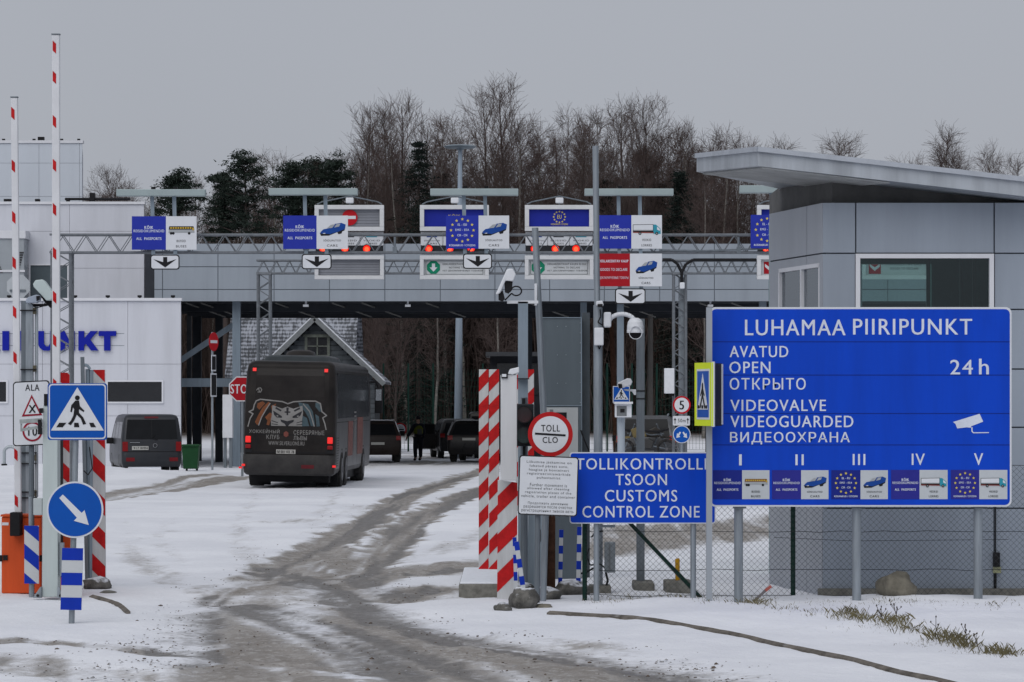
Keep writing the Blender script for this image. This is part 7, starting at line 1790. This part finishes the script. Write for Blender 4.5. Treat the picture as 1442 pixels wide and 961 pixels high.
m_ = MB(); m_.box(-1.75, -.92, 1.5, 1.57, .38, 1.02); m_.box(-1.70, -1.66, 1.5, 1.55, 1.02, 1.45); m_.box(-1.66, -.96, 1.5, 1.55, 1.41, 1.45); m_.box(-.98, -.94, 1.5, 1.55, 1.02, 1.42); dr = m_.build('open_door', BLK, c3, local=True)
MB().box(-1.66, -.98, 1.52, 1.53, 1.02, 1.41).build('door_window', mat('car_glass', (.012, .013, .015), .10, spec=.12), dr, local=True)
c4, s4 = car('tall black van standing behind the black estate car', (X(690, 136), 136, 0), R(0), [(.35, .95, .05, 4.9, .14), (.5, 1.0, 0, 5.0, .16), (1.1, 1.0, .02, 4.9, .16), (1.25, .99, .03, 4.3, .16), (1.85, .93, .12, 3.8, .16), (1.93, .85, .2, 3.6, .18)], BLK, .35, (.95, 3.9), (1.2, 1.75, .85, .8), [(1.25, 1.75, .4, 2.4, .4, 2.4)], (.8, 1.1, .85, .97), None, 'parked_van', 'van')
# ---- car carrying motorcycles on the right
DRC = 105.0
SIL = mat('car_silver', (.13, .135, .145), .32, .4, var=.2, dirt=(.06, .055, .05), dirt_amt=.6)
kx_ = 1.12
c5, s5 = car('muddy estate car with two motorcycles racked across its rear, right of the dome camera', (X(910, DRC), DRC, 0), R(-4), [(a, b * kx_ * 1.0, c, d_, r_) for a, b, c, d_, r_ in [(.30, .86, .10, 4.6, .12), (.48, .91, .0, 4.75, .16), (.70, .925, -.02, 4.78, .16), (1.10, .92, .03, 4.7, .18), (1.22, .905, .06, 4.2, .18), (1.35, .88, .10, 3.5, .18), (1.72, .77, .30, 2.9, .18), (1.86, .71, .40, 2.6, .18), (1.92, .60, .6, 2.3, .2)]], SIL, .37, (.9, 3.7), (1.20, 1.80, .80, .70), [(1.28, 1.70, .5, 1.7, .75, 1.7), (1.28, 1.70, 1.78, 3.0, 1.78, 2.6)], (1.02, 1.24, .78, 1.0), (.62, .74, 0), tail_m=mat('tail_red_bright', (.36, .014, .016), .25))
m_ = MB()
for sg in (-1, 1): m_.bar((sg * .70, .9, 1.93), (sg * .70, 2.4, 1.96), .04, .05); m_.box(sg * .7 - .02, sg * .7 + .02, .95, 1.0, 1.86, 1.95)
m_.build('roof_rail', GALV, c5, local=True)
m_ = MB()
m_.box(-1.0, 1.0, -.55, -.45, .42, .48); m_.box(-1.0, 1.0, -.95, -.85, .42, .48)
for x_ in (-.35, .35): m_.box(x_ - .04, x_ + .04, -1.0, .05, .36, .42)
m_.build('carrier_rack', GALVD, c5, local=True)
def moto(label, y, sgn, tank, zoff):
    cr_ = Vector((X(910, DRC), DRC, 0)); a = R(-4); Mt = Matrix.Translation(cr_) @ Matrix.Rotation(a, 4, 'Z')
    o_ = Mt @ Vector((0, y, zoff)); t = thing('motorcycle', o_, label, 'motorcycle', None, a)
    for xx_ in (-.70, .70):
        w_ = MB(); n = 26
        for i in range(n): a0, a1 = 2 * math.pi * i / n, 2 * math.pi * (i + 1) / n; w_.tube((xx_ + .29 * math.cos(a0), 0, .33 + .29 * math.sin(a0)), (xx_ + .29 * math.cos(a1), 0, .33 + .29 * math.sin(a1)), .045, n=7)
        wo_ = w_.build('wheel', TYRE, t, local=True, smooth=True); q = MB(); q.tube((xx_, -.05, .33), (xx_, .05, .33), .05, n=10)
        for i in range(8): q.tube((xx_, 0, .33), (xx_ + .27 * math.cos(i * .785), 0, .33 + .27 * math.sin(i * .785)), .006, n=4)
        q.build('rim', RIMM, wo_, local=True)
    m_ = MB(); m_.path([(sgn * .70, 0, .33), (sgn * .42, 0, 1.02)], .028, 8); m_.path([(-sgn * .70, 0, .33), (-sgn * .15, 0, .45), (sgn * .3, 0, .5), (sgn * .45, 0, .95), (-sgn * .2, 0, .80), (-sgn * .62, 0, .85)], .024, 8); m_.build('frame', GALVD, t, local=True)
    m_ = MB(); m_.prism([(-.22, .36), (.22, .34), (.28, .58), (.10, .70), (-.15, .66)], -.12, .12); m_.build('engine', mat('engine_grey', (.06, .06, .06), .5, .4), t, local=True, bevel=.03)
    m_ = MB(); m_.prism([(sgn * a_, b_) for a_, b_ in ((-.05, .74), (.40, .70), (.50, .98), (.30, 1.06), (.02, .92))], -.11, .11); m_.build('fuel_tank', tank, t, local=True, bevel=.04)
    m_ = MB(); m_.prism([(sgn * a_, b_) for a_, b_ in ((-.02, .90), (-.45, .86), (-.80, .98), (-.78, 1.03), (-.40, .95), (-.0, .97))], -.10, .10); m_.build('saddle', RUBBER, t, local=True, bevel=.03)
    m_ = MB(); m_.path([(sgn * .42, 0, 1.0), (sgn * .38, 0, 1.12), (sgn * .36, -.33, 1.16)], .018, 6); m_.path([(sgn * .38, 0, 1.12), (sgn * .36, .33, 1.16)], .018, 6); m_.build('handlebar', GALVD, t, local=True)
    m_ = MB(); m_.prism([(sgn * a_, b_) for a_, b_ in ((.48, .70), (.86, .66), (1.0, .58), (.98, .63), (.80, .74), (.52, .76))], -.07, .07); m_.build('mudguard', tank, t, local=True)
moto('olive tan motorcycle strapped across the rear of the muddy estate car', -.90, -1, mat('olive_tan', (.16, .125, .055), .45, var=.2), .48)
moto('dark motorcycle on the rack nearest the muddy estate car rear window', -.50, 1, mat('moto_dark', (.05, .045, .04), .45, var=.2), .48)

# ---------------------------------------------------------------- the officer
DP = 127.0; px0 = 589
of = thing('person', (X(px0, DP), DP, 0), 'officer in dark uniform and hi-vis vest, back to the camera beside the open car door', 'person', rz=R(20))
def skin_fig(name, verts, edges, m, parent, sub=2, root=0):
    me = bpy.data.meshes.new(name); me.from_pydata([v[:3] for v in verts], edges, []); me.materials.append(m)
    o = bpy.data.objects.new(name, me); COL.objects.link(o); o.parent = parent
    k = o.modifiers.new('skin', 'SKIN'); k.use_smooth_shade = True
    sv = me.skin_vertices[0]
    for i, v in enumerate(verts):
        r = v[3]; ry = v[4] if len(v) > 4 else r; sv.data[i].radius = (r, ry); sv.data[i].use_root = (i == root)
    u = o.modifiers.new('sub', 'SUBSURF'); u.levels = sub; u.render_levels = sub
    return o
# one continuous figure: pelvis, spine, neck, head, arms, legs (left foot ahead, left arm held out)
V_ = [(0, 0, .95, .15, .11), (0, 0, 1.12, .14, .10), (0, 0, 1.30, .165, .11), (0, 0, 1.44, .13, .09), (0, .01, 1.52, .055, .055), (0, .02, 1.58, .06, .065), (0, .03, 1.67, .085, .10), (0, .03, 1.76, .06, .075),
      (-.19, 0, 1.42, .058), (-.30, .05, 1.17, .046), (-.42, .16, .96, .036), (-.45, .19, .89, .034), (.19, 0, 1.42, .058), (.25, .03, 1.15, .046), (.23, .14, .92, .036), (.23, .16, .84, .034),
      (-.10, 0, .88, .095), (-.12, .05, .50, .062), (-.13, -.05, .10, .045), (-.13, .02, .04, .042), (-.13, .14, .03, .036), (.10, 0, .88, .095), (.13, .10, .50, .062), (.15, .16, .10, .045), (.15, .23, .04, .042), (.15, .34, .03, .036)]
E_ = [(0, 1), (1, 2), (2, 3), (3, 4), (4, 5), (5, 6), (6, 7), (3, 8), (8, 9), (9, 10), (10, 11), (3, 12), (12, 13), (13, 14), (14, 15), (0, 16), (16, 17), (17, 18), (18, 19), (19, 20), (0, 21), (21, 22), (22, 23), (23, 24), (24, 25)]
for b, hx in ((11, -1), (15, 1)):
    p0 = Vector(V_[b][:3])
    for k, (dx, ln) in enumerate(((-.026, .065), (-.009, .08), (.009, .075), (.026, .06))):
        i = len(V_); q = p0 + Vector((dx * .8, .02 + dx * .5, -.035)); V_ += [(*q, .0095), (*(q + Vector((0, .010, -ln * .5))), .009), (*(q + Vector((-hx * .004, .026, -ln * .95))), .008)]; E_ += [(b, i), (i, i + 1), (i + 1, i + 2)]
    i = len(V_); V_ += [(p0.x - hx * .034, p0.y + .03, p0.z - .008, .0105), (p0.x - hx * .045, p0.y + .05, p0.z - .05, .0095)]; E_ += [(b, i), (i, i + 1)]
skin_fig('body', V_, E_, mat('skin', (.36, .22, .17), .6), of)
sel = lambda ids, k: [(V_[i][0], V_[i][1], V_[i][2], V_[i][3] + k, (V_[i][4] if len(V_[i]) > 4 else V_[i][3]) + k) for i in ids]
UNI = mat('uniform_navy', (.012, .014, .024), .8, var=.3)
jk = sel([0, 1, 2, 3, 8, 9, 10, 12, 13, 14], .036); jk[0] = (0, 0, .84, .20, .16); jk.append((0, .008, 1.535, .082, .085))
skin_fig('jacket', jk, [(0, 1), (1, 2), (2, 3), (3, 4), (4, 5), (5, 6), (3, 7), (7, 8), (8, 9), (3, 10)], UNI, of)
skin_fig('trousers', sel([0, 16, 17, 18, 21, 22, 23], .032), [(0, 1), (1, 2), (2, 3), (0, 4), (4, 5), (5, 6)], UNI, of)
for ids, kx2, ky2 in (([18, 19, 20], -.13, -.03), ([23, 24, 25], .145, .15)): skin_fig('boot', sel(ids, .016) + [(kx2, ky2, .26, .066)], [(0, 1), (1, 2), (0, 3)], RUBBER, of)
vest = [(0, 0, 1.02, .215, .18), (0, 0, 1.18, .21, .17), (0, 0, 1.32, .23, .175), (0, .0, 1.45, .17, .15)]
skin_fig('safety_vest', vest, [(0, 1), (1, 2), (2, 3)], mat('dark_hi_vis', (.10, .115, .012), .7, var=.35, scale=14), of)
MB().box(-.09, .09, -.178, -.15, 1.05, 1.28).build('back_panel', mat('vest_back_grey', (.06, .065, .065), .6), of, local=True)
skin_fig('cap', [(0, .0, 1.63, .098, .085), (0, .02, 1.70, .105, .112), (0, .03, 1.775, .09, .105), (0, .03, 1.81, .05, .06)], [(0, 1), (1, 2), (2, 3)], mat('cap_black', (.010, .010, .014), .8), of)
m_ = MB()
for s_ in (-1, 1): m_.tube((s_ * .032, .128, 1.675), (s_ * .032, .136, 1.675), .010, .006, 8)
m_.build('eyes', mat('eye_dark', (.03, .02, .015), .3), of, local=True)
m_ = MB(); m_.tube((0, .125, 1.665), (0, .155, 1.635), .008, .014, 8); m_.tube((-.025, .122, 1.605), (.025, .122, 1.605), .006, .006, 6)
for s_ in (-1, 1): m_.tube((s_ * .082, .03, 1.64), (s_ * .096, .02, 1.69), .012, .016, 8)
m_.build('face', mat('skin', (.36, .22, .17), .6), of, local=True)
